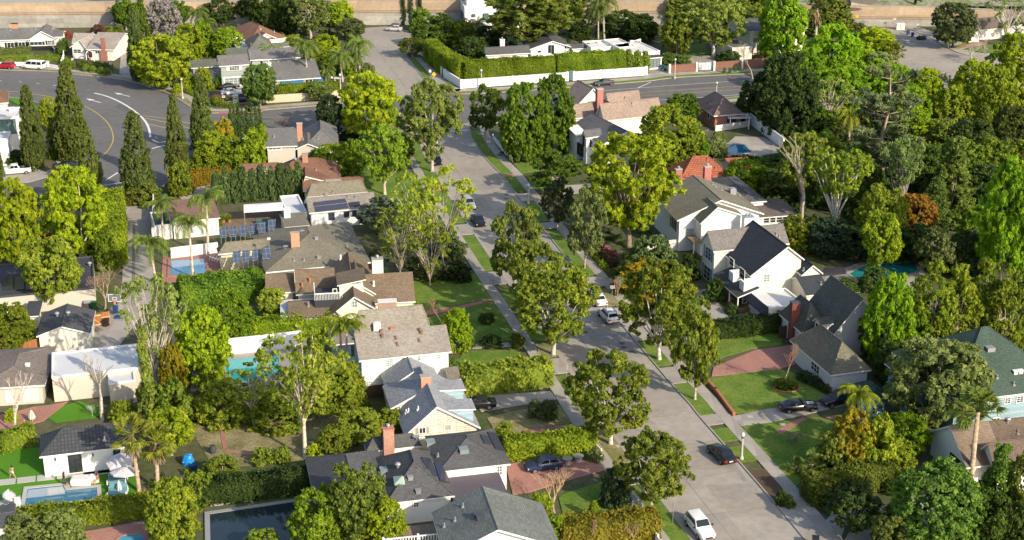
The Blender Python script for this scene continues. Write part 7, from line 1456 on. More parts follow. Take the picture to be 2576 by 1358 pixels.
T('bush', 448, 235, 211, 13, YG, 'yellow green shrub beside the corner street lamp', 'shrub'); T('bigbush', 470, 220, 178, 22, (.17, .22, .015), 'green shrub mass under the yellow green tree', 'shrub'); T('bigbush', 515, 225, 172, 22, (.22, .25, .02), 'tall shrub left of the garage windows', 'shrub'); T('bush', 550, 221, 195, 11, G, 'potted round shrub by the brick drive', 'shrub')
T('round', 655, 268, 166, 44, (.085, .15, .03), 'broad green tree in front of the grey shingled house', bark=(.2, .16, .12)); T('round', 806, 252, 208, 34, (.15, .20, .05), 'small leaning street tree before the tan wall')
T('bigbush', 700, 20 + 60, -8, 30, DG, 'dark broad tree below the freeway, left one', 'tree', name='dark_tree'); T('dense', 666, 82, -25, 34, DG, 'dark green tree rising beside the freeway'); T('dense', 722, 84, -30, 32, (.04, .085, .018), 'very dark tree beside the weeping olive tree'); T('euc', 783, 100, -16, 50, (.17, .165, .05), 'tall weeping olive green tree left of the side street'); T('dense', 858, 66, 3, 32, (.20, .27, .012), 'bright green tree against the freeway wall'); T('round', 885, 100, 48, 36, (.13, .13, .05), 'dull olive tree at the mouth of the turning head')
T('bigbush', 705, 112, 84, 22, (.15, .19, .02), 'green shrub behind the brown hip roof', 'shrub'); T('bigbush', 740, 122, 88, 24, (.19, .24, .015), 'olive green shrub by the rooftop vents', 'shrub'); T('dense', 822, 138, 88, 34, (.21, .27, .01), 'vivid lime tree between two queen palms'); T('dense', 790, 160, 110, 26, (.15, .2, .015), 'green tree behind the left queen palm trunk'); T('bigbush', 835, 180, 138, 30, (.13, .19, .015), 'leafy mound under the queen palms', 'shrub'); T('bigbush', 880, 190, 140, 26, (.14, .2, .015), 'leafy mound left of the pale street', 'shrub'); T('bush', 928, 190, 160, 16, (.16, .19, .08), 'grey green shrub at the edge of the pale street', 'shrub')
for x, yb, yc, s_, l in ((776, 216, 122, 1.25, 'tallest queen palm casting its shadow on the grey roof'), (686, 192, 138, 1.15, 'queen palm growing up beside the roof pot chimney'), (862, 206, 150, 1.15, 'queen palm right of the blue awnings'), (897, 192, 148, 1.0, 'slim queen palm of the pair by the pale street'), (906, 190, 120, 1.3, 'large crowned queen palm of the pair by the pale street'), (820, 208, 185, .9, 'short queen palm at the end of the grey house')): palm('queen', x, yb, yc, s_, l, (.17, .24, .05), 'queen palms round the grey shingled house')
for x, yb, l in ((877, 60, 'thin cypress left of the wall pillar'), (1016, 62, 'first of three thin cypresses against the freeway wall'), (1036, 62, 'middle one of three thin cypresses against the freeway wall'), (1058, 62, 'last of three thin cypresses, nearest the white cube house')): T('pencil', x, yb, -14, 5.5, (.05, .085, .03), l, group='thin cypresses along the freeway wall')
T('bigbush', 1060, 80, 22, 30, (.13, .21, .03), 'bright green shrubs at the foot of the freeway wall', 'shrub'); T('bigbush', 1110, 90, 36, 34, (.06, .11, .018), 'dark shrub mass left of the white cube house', 'shrub'); T('dense', 1075, 118, 62, 40, (.06, .11, .018), 'dark green tree behind the street corner'); T('magnolia', 1038, 145, 97, 36, (.09, .12, .02), 'dark street tree on the corner of the side street'); T('dense', 1135, 112, 52, 42, (.09, .15, .02), 'leafy dark tree under the white cube house'); T('bigbush', 1170, 118, 52, 36, (.15, .2, .02), 'lighter shrub against the white cube house', 'shrub')
palm('fan', 1177, 125, 92, 1.3, 'shaggy fan palm above the clipped hedge', (.10, .14, .03)); palm('queen', 1200, 95, 66, 1.0, 'feather palm in front of the white cube house', (.16, .2, .03)); T('dense', 1230, 118, 66, 40, DG, 'dark tree right of the shaggy fan palm'); T('bigbush', 1190, 150, 95, 46, DG, 'dark mass behind the hedge corner', 'shrub')
T('euc', 1333, 136, -45, 118, (.19, .175, .035), 'giant eucalyptus with pale trunk over the white gabled house', bark=(.42, .34, .26)); palm('queen', 1505, 100, 30, 1.2, 'left one of two tall palms behind the white houses', (.15, .2, .05)); palm('queen', 1520, 98, 12, 1.5, 'right one of two tall palms behind the white houses', (.17, .22, .05))
T('dense', 1480, 60, -5, 34, DG, 'dark tree behind the two tall palms'); T('dense', 1560, 92, 28, 48, DG, 'dark broad tree below the white tower house'); T('round', 1545, 40, -20, 40, G, 'green tree left of the white tower house'); T('dense', 1612, 105, 38, 42, (.045, .09, .018), 'dark conifer like tree in front of the white tower house'); T('bigbush', 1460, 95, 60, 30, DG, 'dark shrubs under the giant eucalyptus', 'shrub')
T('round', 1702, 143, 32, 46, (.16, .155, .02), 'olive yellow tree with thin white stems near the tower'); T('airy', 1795, 142, -12, 92, (.235, .24, .05), 'big pale green sycamore leaning over the lawn', bark=(.5, .46, .4), name='sycamore_tree'); T('round', 1715, 60, -20, 46, (.17, .2, .03), 'light tree behind the big pale sycamore'); T('round', 1880, 80, -15, 44, (.2, .21, .03), 'yellowish tree right of the big pale sycamore'); T('bigbush', 1680, 160, 132, 24, (.1, .17, .03), 'green shrub by the glass garage', 'shrub'); T('bigbush', 1718, 162, 138, 22, (.11, .18, .04), 'pale leaved shrub behind the brown fence', 'shrub'); T('bigbush', 1835, 155, 128, 30, DG, 'dark shrub in front of the white two storey house', 'shrub')
bare(1893, 198, 100, 40, 'pale multi stemmed bare tree on the boulevard', bark=(.5, .42, .36), twig=(.42, .36, .28), kind='vase')
for i, (q, l) in enumerate((((1582, 188), 'loose green bush standing above the white wall, left of three'), ((1605, 186), 'middle loose bush above the white wall'), ((1624, 184), 'right loose bush above the white wall by the drive'))): T('column', q[0] - 2, q[1] - 4, 128 + i * 2, 13, (.16, .22, .03), l, 'shrub', 'bushes above the white wall')
# --- upper right
T('dense', 1968, 150, -20, 52, (.10, .21, .012), 'tall vivid green tree left of the fan palms', bark=(.12, .1, .08)); palm('fan', 1994, 142, 58, 1.5, 'shaggy fan palm against the white two storey house', (.15, .17, .04)); palm('fan', 2052, 100, 22, 1.6, 'tall fan palm with bare trunk beside the conifers', (.17, .18, .05)); T('conifer', 2092, 84, -35, 46, (.13, .15, .025), 'large olive conifer at the end of the freeway wall'); T('conifer', 2062, 90, -25, 34, (.09, .13, .02), 'dark conifer behind the tall fan palm')
for x, yb, l in ((2132, 72, 'solitary thin cypress left of the yellow diamond'), (2298, 62, 'left of the two thin cypresses before the sound wall'), (2311, 58, 'right of the two thin cypresses before the sound wall')): T('pencil', x, yb, -3 if x < 2200 else -18, 4.5, (.04, .07, .025), l, group='thin cypresses by the upper right street')
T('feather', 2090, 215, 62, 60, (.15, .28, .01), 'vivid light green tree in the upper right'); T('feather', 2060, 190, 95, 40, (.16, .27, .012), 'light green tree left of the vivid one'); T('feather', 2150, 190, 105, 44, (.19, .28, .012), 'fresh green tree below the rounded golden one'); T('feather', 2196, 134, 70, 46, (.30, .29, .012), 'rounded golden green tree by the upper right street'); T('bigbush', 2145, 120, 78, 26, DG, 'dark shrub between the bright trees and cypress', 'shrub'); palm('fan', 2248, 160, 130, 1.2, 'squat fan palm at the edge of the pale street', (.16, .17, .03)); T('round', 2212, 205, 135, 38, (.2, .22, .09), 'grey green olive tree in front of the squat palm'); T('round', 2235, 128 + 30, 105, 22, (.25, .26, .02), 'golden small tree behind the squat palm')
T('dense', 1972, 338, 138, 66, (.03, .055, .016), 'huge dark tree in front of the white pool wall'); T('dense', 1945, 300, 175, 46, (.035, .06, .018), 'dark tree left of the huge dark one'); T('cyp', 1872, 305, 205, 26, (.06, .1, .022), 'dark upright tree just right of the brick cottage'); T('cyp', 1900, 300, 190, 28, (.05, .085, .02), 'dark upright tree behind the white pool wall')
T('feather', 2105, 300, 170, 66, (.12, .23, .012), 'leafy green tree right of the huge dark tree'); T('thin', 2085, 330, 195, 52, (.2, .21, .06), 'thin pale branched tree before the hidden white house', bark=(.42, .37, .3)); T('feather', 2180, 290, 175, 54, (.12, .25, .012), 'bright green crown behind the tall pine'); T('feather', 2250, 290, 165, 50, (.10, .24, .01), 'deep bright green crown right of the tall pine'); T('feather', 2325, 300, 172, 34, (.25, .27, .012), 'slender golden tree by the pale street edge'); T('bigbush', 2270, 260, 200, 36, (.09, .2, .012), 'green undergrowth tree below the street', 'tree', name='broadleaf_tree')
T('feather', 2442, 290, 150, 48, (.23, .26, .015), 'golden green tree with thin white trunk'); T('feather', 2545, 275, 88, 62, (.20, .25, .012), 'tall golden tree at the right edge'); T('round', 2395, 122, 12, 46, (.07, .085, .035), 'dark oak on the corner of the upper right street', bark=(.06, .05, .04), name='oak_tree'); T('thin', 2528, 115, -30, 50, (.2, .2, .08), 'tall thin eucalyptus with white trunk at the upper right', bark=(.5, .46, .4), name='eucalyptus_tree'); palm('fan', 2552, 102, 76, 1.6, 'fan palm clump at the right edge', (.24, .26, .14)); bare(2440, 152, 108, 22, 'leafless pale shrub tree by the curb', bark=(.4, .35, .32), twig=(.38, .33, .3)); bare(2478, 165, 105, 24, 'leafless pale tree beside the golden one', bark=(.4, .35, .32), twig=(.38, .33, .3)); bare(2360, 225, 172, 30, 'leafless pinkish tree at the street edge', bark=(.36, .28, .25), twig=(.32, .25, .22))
bare(2155, 64, 42, 28, 'leafless tree in front of the tan wall', bark=(.33, .28, .24), twig=(.3, .26, .22)); T('bigbush', 2160, 76, 58, 20, (.14, .15, .04), 'spiky shrub below the tan wall', 'shrub'); T('round', 2470, 60, 10, 34, (.17, .17, .06), 'olive tree over the shake roof'); T('round', 2548, 55, 8, 36, (.19, .17, .1), 'pale brown tree behind the shake roofed house')
T('bigbush', 2060, 330, 270, 40, (.09, .16, .02), 'green shrubs under the thin pale branched tree', 'shrub'); palm('queen', 2135, 362, 300, 1.2, 'yellow green palm under the green trees', (.25, .29, .03)); palm('fan', 2100, 350, 322, 1.2, 'low shaggy palm beside the yellow green one', (.14, .16, .03)); T('feather', 2300, 360, 280, 44, (.18, .27, .012), 'lime shrub tree under the golden trees'); T('bigbush', 2375, 370, 300, 40, (.14, .18, .03), 'olive shrub tree below the golden trees', 'tree', name='broadleaf_tree'); T('cyp', 2470, 360, 270, 30, (.12, .14, .02), 'columnar olive tree at the right'); T('dense', 2540, 400, 270, 50, (.06, .08, .02), 'dark tree at the right edge below the golden one'); T('cyp', 2510, 390, 262, 26, (.13, .14, .02), 'columnar tree near the right edge'); T('dense', 2440, 420, 300, 50, (.05, .075, .018), 'dark broad tree behind the big conifer')
pine(2211, 480, 176, 92, 'tall crooked pine with orange brown trunk')
# --- middle right
bare(2015, 560, 335, 66, 'big pollarded pale tree with bare heavy limbs', bark=(.42, .35, .27), twig=(.38, .33, .22), kind='stub'); T('airy', 2015, 520, 338, 56, (.2, .2, .03), 'thin yellowish tree behind the pollarded pale one')
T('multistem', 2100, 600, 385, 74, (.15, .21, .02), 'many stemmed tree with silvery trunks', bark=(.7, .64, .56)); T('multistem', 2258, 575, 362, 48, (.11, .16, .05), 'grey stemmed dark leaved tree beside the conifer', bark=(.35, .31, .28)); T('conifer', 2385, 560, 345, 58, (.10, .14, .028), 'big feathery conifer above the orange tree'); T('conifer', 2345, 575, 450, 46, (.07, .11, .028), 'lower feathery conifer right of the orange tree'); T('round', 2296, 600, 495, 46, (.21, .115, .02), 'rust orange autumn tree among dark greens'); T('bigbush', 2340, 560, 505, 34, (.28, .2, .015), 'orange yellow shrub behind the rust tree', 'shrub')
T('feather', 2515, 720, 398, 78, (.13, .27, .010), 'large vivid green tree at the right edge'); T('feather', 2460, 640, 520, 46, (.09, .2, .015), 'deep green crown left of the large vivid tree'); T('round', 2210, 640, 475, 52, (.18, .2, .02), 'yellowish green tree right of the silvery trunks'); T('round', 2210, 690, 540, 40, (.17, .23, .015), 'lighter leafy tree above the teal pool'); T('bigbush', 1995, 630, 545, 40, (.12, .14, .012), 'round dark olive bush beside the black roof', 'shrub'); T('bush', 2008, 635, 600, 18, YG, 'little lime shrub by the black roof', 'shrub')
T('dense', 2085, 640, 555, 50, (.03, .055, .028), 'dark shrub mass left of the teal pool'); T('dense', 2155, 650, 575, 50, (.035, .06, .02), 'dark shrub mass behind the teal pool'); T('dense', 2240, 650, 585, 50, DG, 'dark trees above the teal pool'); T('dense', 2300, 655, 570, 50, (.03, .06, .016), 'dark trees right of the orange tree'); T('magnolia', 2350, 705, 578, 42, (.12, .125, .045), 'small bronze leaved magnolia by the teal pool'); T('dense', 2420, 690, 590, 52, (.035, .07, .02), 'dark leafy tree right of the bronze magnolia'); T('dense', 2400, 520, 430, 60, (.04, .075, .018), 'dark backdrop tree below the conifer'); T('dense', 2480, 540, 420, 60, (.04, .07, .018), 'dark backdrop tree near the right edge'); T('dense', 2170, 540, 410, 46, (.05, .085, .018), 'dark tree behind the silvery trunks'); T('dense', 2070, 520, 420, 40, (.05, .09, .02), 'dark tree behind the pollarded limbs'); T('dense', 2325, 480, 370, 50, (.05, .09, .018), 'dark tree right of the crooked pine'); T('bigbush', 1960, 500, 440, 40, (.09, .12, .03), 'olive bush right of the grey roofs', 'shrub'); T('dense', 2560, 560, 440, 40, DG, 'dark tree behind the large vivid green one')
T('round', 1872, 486, 404, 50, (.15, .24, .012), 'fresh green tree over the red tile roof corner'); T('bigbush', 1920, 470, 425, 40, (.05, .09, .018), 'dark shrub right of the fresh green tree', 'shrub'); T('bigbush', 1955, 410, 392, 40, (.05, .09, .02), 'dark hedge shrub on the pool lawn', 'shrub')
# street trees, right side
T('dense', 1317, 402, 212, 58, (.09, .17, .016), 'left of the two big round dense trees by the boulevard'); T('dense', 1388, 390, 194, 54, (.08, .155, .016), 'right of the two big round dense trees by the boulevard'); T('magnolia', 1220, 348, 215, 44, (.07, .11, .02), 'dark green magnolia at the street mouth'); T('magnolia', 1087, 432, 210, 80, (.19, .21, .05), 'pale open magnolia at the corner of the boulevard', bark=(.42, .36, .29))
T('feather', 930, 345, 186, 82, (.29, .29, .008), 'brilliant yellow tree standing out above the corner house', bark=(.2, .16, .12)); T('dense', 832, 345, 240, 34, (.04, .065, .03), 'small dark tree left of the brilliant yellow one', bark=(.06, .05, .04)); bare(718, 330, 288, 36, 'dark leafless tree behind the corner house roof', bark=(.1, .08, .07), twig=(.12, .095, .09), kind='fine')
T('umbrella', 1395, 492, 386, 66, (.045, .11, .014), 'dark feathery low tree on the sunny lawn'); T('magnolia', 1403, 580, 452, 44, (.07, .085, .035), 'dull dark magnolia left of the giant jacaranda'); T('magnolia', 1470, 676, 478, 52, (.15, .155, .055), 'olive magnolia with slim trunk by the walk'); T('airy', 1582, 622, 345, 122, (.225, .255, .01), 'giant yellow green jacaranda in the middle of the right side', bark=(.22, .17, .12)); T('dense', 1676, 430, 268, 80, (.20, .22, .02), 'billowy yellow green tree behind the giant jacaranda'); T('round', 1717, 312, 240, 42, (.07, .14, .012), 'dark round clipped tree left of the brick cottage'); T('dense', 1745, 420, 330, 36, (.11, .19, .015), 'green tree above the red tile roof'); T('round', 1795, 400, 345, 30, (.2, .2, .08), 'grey olive tree by the pool edge'); T('bigbush', 1805, 390, 335, 24, (.16, .17, .05), 'thin grey shrub left of the pool', 'shrub'); bare(1770, 372, 322, 26, 'leafless shrub beside the brick cottage', bark=(.3, .25, .2), twig=(.3, .25, .2))
T('bigbush', 1640, 690, 596, 58, (.085, .13, .05), 'blue green shrub before the big grey roofed house', 'shrub'); T('bigbush', 1605, 700, 650, 60, (.11, .15, .03), 'broad green shrub below the giant jacaranda', 'shrub'); T('bigbush', 1632, 730, 668, 82, (.26, .19, .015), 'orange tipped hedge mound beneath the shrubs', 'shrub'); T('bush', 1525, 640, 620, 12, (.45, .12, .22), 'pink flowering shrub by the brown hedge', 'shrub'); T('bush', 1543, 655, 634, 12, (.42, .1, .2), 'second pink flowering shrub, nearer the walk', 'shrub'); T('bigbush', 1820, 590, 545, 40, (.17, .22, .015), 'climbing vine on the roof terrace of the big house', 'shrub'); T('bigbush', 1775, 612, 572, 26, (.19, .24, .015), 'vine tumbling over the terrace corner', 'shrub'); T('bigbush', 1735, 700, 640, 26, (.03, .06, .014), 'dark shrub between the two white houses', 'shrub')
T('magnolia', 1658, 905, 668, 98, (.155, .18, .022), 'large magnolia with pale trunk on the grass island', group='magnolias along the street', bark=(.5, .45, .38)); T('magnolia', 1748, 1006, 780, 60, (.15, .18, .022), 'narrower magnolia on the long grass strip', group='magnolias along the street', bark=(.42, .37, .32)); T('magnolia', 1293, 735, 512, 66, (.12, .15, .03), 'magnolia over the far sidewalk left of the street', group='magnolias along the street'); T('magnolia', 1345, 800, 610, 72, (.14, .17, .025), 'magnolia between two others left of the street', group='magnolias along the street'); T('magnolia', 1392, 893, 672, 104, (.16, .19, .022), 'biggest magnolia hanging over the roadway', group='magnolias along the street', bark=(.5, .45, .38)); T('magnolia', 1536, 1118, 896, 104, (.14, .17, .022), 'magnolia beside the cracked drive left of the street', group='magnolias along the street', bark=(.45, .4, .34)); T('magnolia', 1640, 1290, 1098, 92, (.14, .17, .024), 'lowest magnolia, leaning over the white picket fence', group='magnolias along the street')
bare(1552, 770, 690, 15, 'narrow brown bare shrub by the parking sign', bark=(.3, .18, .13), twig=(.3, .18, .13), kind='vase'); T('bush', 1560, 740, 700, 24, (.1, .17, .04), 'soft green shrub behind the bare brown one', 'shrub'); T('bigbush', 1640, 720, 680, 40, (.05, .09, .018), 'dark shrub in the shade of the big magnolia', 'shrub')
bare(1972, 968, 850, 38, 'small copper twigged tree in a ring bed on the lawn', bark=(.5, .4, .3), twig=(.36, .19, .10), kind='vase'); T('bush', 1798, 755, 705, 26, (.05, .09, .02), 'dark shrubs against the white house front', 'shrub'); T('bush', 1842, 790, 768, 16, (.05, .09, .02), 'planter shrubs behind the porch brick wall', 'shrub')
# lower right
T('feather', 2225, 930, 690, 68, (.15, .29, .008), 'vivid green tree beside the storybook house', bark=(.36, .32, .25)); T('stems', 2330, 905, 662, 66, (.16, .21, .02), 'tall olive tree right of the vivid green one', bark=(.42, .36, .28)); T('stems', 2395, 900, 668, 62, (.18, .21, .018), 'tall olive tree with twin trunks', bark=(.42, .36, .28)); T('stems', 2460, 880, 655, 60, (.15, .2, .018), 'tall green tree above the green roof', bark=(.45, .4, .33)); T('stems', 2520, 905, 680, 62, (.17, .2, .02), 'tall olive tree toward the right edge', bark=(.42, .36, .28)); T('round', 2290, 920, 790, 44, (.12, .2, .015), 'leafy green tree filling the gap of the tall row'); T('dense', 2240, 960, 860, 44, (.05, .1, .018), 'dark shrub tree at the storybook house corner'); T('bigbush', 2440, 840, 790, 56, (.1, .17, .02), 'leafy undergrowth beneath the tall row', 'shrub'); T('bigbush', 2560, 880, 800, 30, (.17, .2, .02), 'yellowish shrub at the right edge', 'shrub'); T('dense', 2300, 830, 760, 60, (.05, .09, .018), 'dark tree behind the tall row'); T('dense', 2560, 830, 690, 44, (.05, .08, .018), 'dark tree at the right edge of the tall row')
T('round', 2345, 1092, 868, 122, (.155, .165, .055), 'great grey green oak in front of the blue house', bark=(.2, .17, .13), name='oak_tree'); palm('queen', 2157, 1120, 1004, .95, 'yellow green palm behind the coupe', (.21, .26, .02)); palm('fan', 2440, 1230, 1038, 1.4, 'tall fan palm in front of the blue house', (.16, .22, .04), bark=(.4, .3, .2), skirt=False); T('bigbush', 2140, 1180, 1040, 62, (.26, .21, .02), 'golden brown shrub below the yellow palm', 'shrub'); T('bigbush', 2200, 1190, 1050, 60, (.22, .24, .02), 'yellow green shrub mass right of the golden one', 'shrub'); T('bigbush', 2095, 1185, 1090, 52, (.2, .18, .03), 'brownish green shrub at the lawn corner', 'shrub'); T('feather', 2270, 1150, 1040, 60, (.16, .26, .012), 'bright shrub tree below the great oak'); T('bigbush', 2250, 1180, 1110, 50, (.2, .22, .02), 'yellow shrub beside the white house gable', 'shrub'); T('sparse', 1998, 1118, 1088, 22, (.26, .26, .13), 'pale little shrub alone on the shaded lawn', 'shrub', name='shrub'); palm('fan', 2040, 1192, 1165, .8, 'spiky yucca at the hedge end', (.16, .22, .05)); palm('fan', 2002, 1186, 1170, .5, 'small spiky yucca near the walk', (.16, .22, .05))
T('magnolia', 2145, 1345, 1232, 72, (.04, .075, .02), 'dark leaved tree over the lower driveway'); T('dense', 2345, 1380, 1178, 112, (.09, .17, .03), 'big glossy green tree at the lower right'); T('conifer', 2500, 1320, 1118, 62, (.10, .18, .03), 'pointed glossy green tree beside the brown roof', name='broadleaf_tree'); T('dense', 2480, 1390, 1240, 60, (.06, .11, .02), 'dark green tree between the two glossy ones'); T('round', 2240, 1392, 1290, 60, (.12, .13, .03), 'olive shrub tree at the bottom edge'); T('round', 2560, 1330, 1150, 40, (.16, .16, .02), 'yellowish tree at the lower right edge'); T('dense', 2550, 1400, 1270, 50, (.07, .11, .02), 'dark tree in the lower right corner'); T('bigbush', 2120, 1268, 1215, 62, (.06, .1, .035), 'grey green shrubs before the hedge', 'shrub'); T('bush', 2242, 1240, 1208, 22, (.05, .09, .012), 'clipped round shrub at the brick walk', 'shrub'); T('bush', 1968, 1268, 1236, 17, (.05, .09, .025), 'dark shrub in the kerbside bed', 'shrub'); T('bush', 1985, 1276, 1250, 15, (.05, .1, .025), 'second dark shrub in the kerbside bed', 'shrub'); palm('fan', 2575, 1345, 1290, 1.3, 'palm fronds at the lower right edge', (.2, .24, .04))
# --- left half
T('cyp', 88, 428, 218, 34, CY, 'leftmost tall cypress on the inside of the bend', group='tall cypresses round the road bend'); T('cyp', 187, 405, 166, 46, (.115, .125, .028), 'broadest cypress on the inside of the bend', group='tall cypresses round the road bend'); T('cyp', 232, 478, 330, 33, (.11, .125, .03), 'cypress just right of the broadest one', group='tall cypresses round the road bend'); T('cyp', 352, 505, 285, 46, (.095, .125, .038), 'cypress standing alone between the two road arms', group='tall cypresses round the road bend'); T('cyp', 452, 470, 243, 34, (.095, .12, .03), 'slim cypress right of the lone one', group='tall cypresses round the road bend'); T('cyp', 516, 395, 196, 35, (.085, .12, .03), 'cypress beside the row of pencil trees', group='tall cypresses round the road bend'); T('cyp', -4, 470, 330, 22, CY, 'cypress cut by the left edge', group='tall cypresses round the road bend')
T('bigbush', 455, 488, 410, 32, (.17, .18, .02), 'yellowish shrub at the foot of the slim cypress', 'shrub'); T('bigbush', 362, 510, 452, 44, (.17, .16, .03), 'olive shrub at the foot of the lone cypress', 'shrub'); T('bigbush', 335, 512, 470, 22, (.14, .12, .03), 'straggly shrub left of the lone cypress', 'shrub'); T('round', 130, 330, 248, 26, (.2, .22, .015), 'yellow green tree between two cypresses'); T('bigbush', 150, 395, 300, 30, (.09, .13, .02), 'dark shrub behind the leftmost cypress', 'shrub'); T('bush', 50, 410, 380, 34, (.05, .08, .02), 'dark bed of shrubs beside the white modern house', 'shrub'); T('bush', 165, 405, 392, 14, (.2, .2, .08), 'pale round shrub on the corner walk', 'shrub')
for i, x in enumerate((583, 593, 603, 613, 624, 636, 647, 657)): T('pencil', x, 350 - i * .4, 272 - (i % 3) * 6, 6, (.06, .10, .03), ('slim cypress %s in the row behind the tall shrubs' % ('standing first', 'standing second', 'standing third', 'standing fourth', 'standing fifth', 'standing sixth', 'standing seventh', 'standing last')[i]), group='row of slim cypresses')
T('bigbush', 565, 380, 300, 30, (.25, .21, .02), 'orange yellow shrub left of the slim cypress row', 'shrub'); T('dense', 540, 430, 335, 46, (.17, .21, .015), 'yellow green shrub tree below the slim cypresses'); T('dense', 590, 435, 345, 40, (.15, .22, .015), 'green shrub tree under the white shade canopy'); T('column', 640, 435, 330, 28, (.17, .24, .015), 'bright upright shrub by the beige corner house', 'tree'); T('dense', 515, 440, 375, 34, (.15, .19, .015), 'olive shrub tree left of the green ones'); T('column', 665, 420, 320, 16, (.16, .23, .015), 'narrow bright shrub against the beige house wall', 'tree')
for i, x in enumerate((548, 570, 592, 615, 638, 660, 684, 708, 730, 752)): T('column', x, 512 - i * 1.6, 436 - i * 1.8 - (i % 2) * 7, 14, (.075, .12, .045), 'grey green columnar juniper %s of the clipped row' % ('beginning', 'second', 'third', 'fourth', 'fifth', 'sixth', 'seventh', 'eighth', 'ninth', 'ending')[i], group='row of columnar junipers')
T('feather', 52, 668, 455, 70, (.24, .30, .008), 'left one of the two huge yellow green trees', bark=(.55, .48, .38)); T('feather', 205, 650, 425, 86, (.23, .31, .008), 'right one of the two huge yellow green trees', bark=(.6, .53, .42)); T('feather', 170, 520, 420, 46, (.26, .29, .01), 'yellow green crown behind the huge pair'); T('round', 136, 775, 602, 70, (.24, .27, .03), 'bright loquat tree over the dark flat roof'); T('bigbush', 270, 672, 585, 38, (.10, .15, .012), 'dark rounded shrub ending the alley hedge', 'shrub'); T('bush', 205, 640, 600, 30, (.08, .15, .02), 'green shrub between the pale trunks', 'shrub')
for x, yb, yc, s_, l in ((411, 610, 525, 1.0, 'queen palm beside the alley wall'), (524, 645, 508, 1.15, 'queen palm in front of the brown garage roof'), (486, 700, 570, 1.1, 'queen palm leaning over the blue pool'), (392, 712, 622, 1.2, 'queen palm nearest the alley, above the tall bare tree')): palm('queen', x, yb, yc, s_, l, (.18, .25, .05), 'queen palms by the blue pool', bark=(.5, .42, .33))
T('airy', 968, 490, 318, 68, (.14, .22, .02), 'tree with stout pale trunk on the green lawn', bark=(.5, .4, .3)); T('dense', 838, 440, 365, 52, (.15, .22, .015), 'leafy green hedge tree behind the brown roof'); T('dense', 888, 438, 352, 30, (.14, .23, .015), 'upright green tree left of the stout pale trunk'); T('bigbush', 800, 425, 378, 28, (.1, .16, .02), 'green shrub beside the beige house', 'shrub'); T('bush', 880, 350, 330, 26, (.03, .04, .02), 'dark shrub by the white picket fence', 'shrub'); T('dense', 1010, 400, 340, 34, (.12, .19, .02), 'green tree behind the pale magnolia trunk')
T('umbrella', 965, 590, 500, 62, (.10, .13, .075), 'grey blue spreading tree over the solar roof house'); T('thin', 1052, 690, 440, 76, (.25, .27, .03), 'thin yellowing tree beside the walk', bark=(.42, .36, .29)); T('thin', 1115, 680, 428, 92, (.27, .275, .015), 'golden sparse tree leaning to the street', bark=(.34, .29, .24)); T('thin', 1006, 700, 520, 76, (.20, .24, .03), 'pale green tree with thin bent trunk'); T('thin', 1082, 720, 570, 66, (.15, .19, .02), 'dark green tree below the golden sparse one'); T('bigbush', 1130, 640, 600, 44, (.10, .13, .06), 'grey green shrub beside the far walk', 'shrub'); T('bush', 1146, 702, 662, 38, (.025, .045, .015), 'low dark clipped mound by the drive', 'shrub'); T('dense', 1070, 700, 650, 44, (.09, .12, .04), 'dull green shrub above the big lawn', 'shrub', name='shrub'); T('bush', 1040, 560, 525, 24, (.18, .22, .03), 'light shrub near the cactus bed', 'shrub'); T('bush', 1090, 585, 560, 20, (.2, .22, .02), 'yellowish shrub by the walk', 'shrub'); T('bush', 1000, 560, 540, 18, LG, 'small bright shrub at the lawn edge', 'shrub')
bare(264, 778, 672, 34, 'brown bare tree behind the garage', bark=(.32, .24, .17), twig=(.32, .23, .16), kind='vase'); T('dense', 32, 878, 768, 58, (.11, .14, .012), 'dark orange fruited tree behind the cedar fence'); T('thin', 398, 1000, 690, 88, (.17, .21, .06), 'tall thin leaved tree with many bare grey limbs', bark=(.45, .4, .33)); T('thin', 425, 960, 710, 50, (.17, .22, .05), 'thin leaved tree just behind the tall grey limbed one', bark=(.45, .4, .33)); T('pencil', 378, 1078, 830, 17, (.16, .19, .035), 'lone tall pencil cypress leaning slightly'); T('dense', 512, 962, 778, 72, (.20, .28, .012), 'fresh green tree left of the turquoise pool'); T('dense', 588, 862, 742, 56, (.13, .22, .014), 'deep green round tree above the pool wall'); T('round', 685, 800, 728, 36, (.23, .26, .03), 'citrus tree on the patio of the brown house'); T('dense', 440, 1010, 870, 34, (.21, .18, .012), 'golden shrub tree behind the grey limbs')
T('sparse', 768, 1152, 828, 118, (.20, .25, .03), 'large open tree with tall pale trunk', bark=(.55, .46, .35)); T('round', 830, 1050, 895, 76, (.16, .2, .02), 'leafy tree behind the tall pale trunk'); T('sparse', 640, 1075, 925, 80, (.19, .22, .035), 'pale leafy tree before the turquoise pool'); T('bigbush', 560, 1060, 960, 70, (.15, .19, .02), 'green shrub mass above the old fence', 'shrub'); T('bigbush', 700, 1070, 990, 70, (.14, .18, .02), 'green shrub mass left of the tall pale trunk', 'shrub'); T('bigbush', 880, 1010, 935, 44, (.17, .2, .02), 'yellow green shrub by the dark plank fence', 'shrub'); T('bigbush', 440, 1070, 960, 50, (.12, .18, .025), 'green shrubs at the foot of the grey limbed tree', 'shrub'); T('bigbush', 380, 1060, 960, 36, (.1, .13, .03), 'shrubs beside the beige studio', 'shrub'); T('bush', 310, 1060, 1010, 36, (.18, .2, .02), 'yellowish shrub at the studio wall', 'shrub'); T('round', 432, 1145, 1035, 56, (.23, .26, .01), 'bright yellow green tree right of the pool house')
for x, yb, yc, s_, l in ((862, 960, 812, 1.1, 'left of the two palms by the blue balcony'), (874, 968, 822, 1.1, 'right of the two palms by the blue balcony')): palm('king', x, yb, yc, s_, l, (.19, .24, .02), 'palms by the blue balcony', bark=(.36, .28, .2))
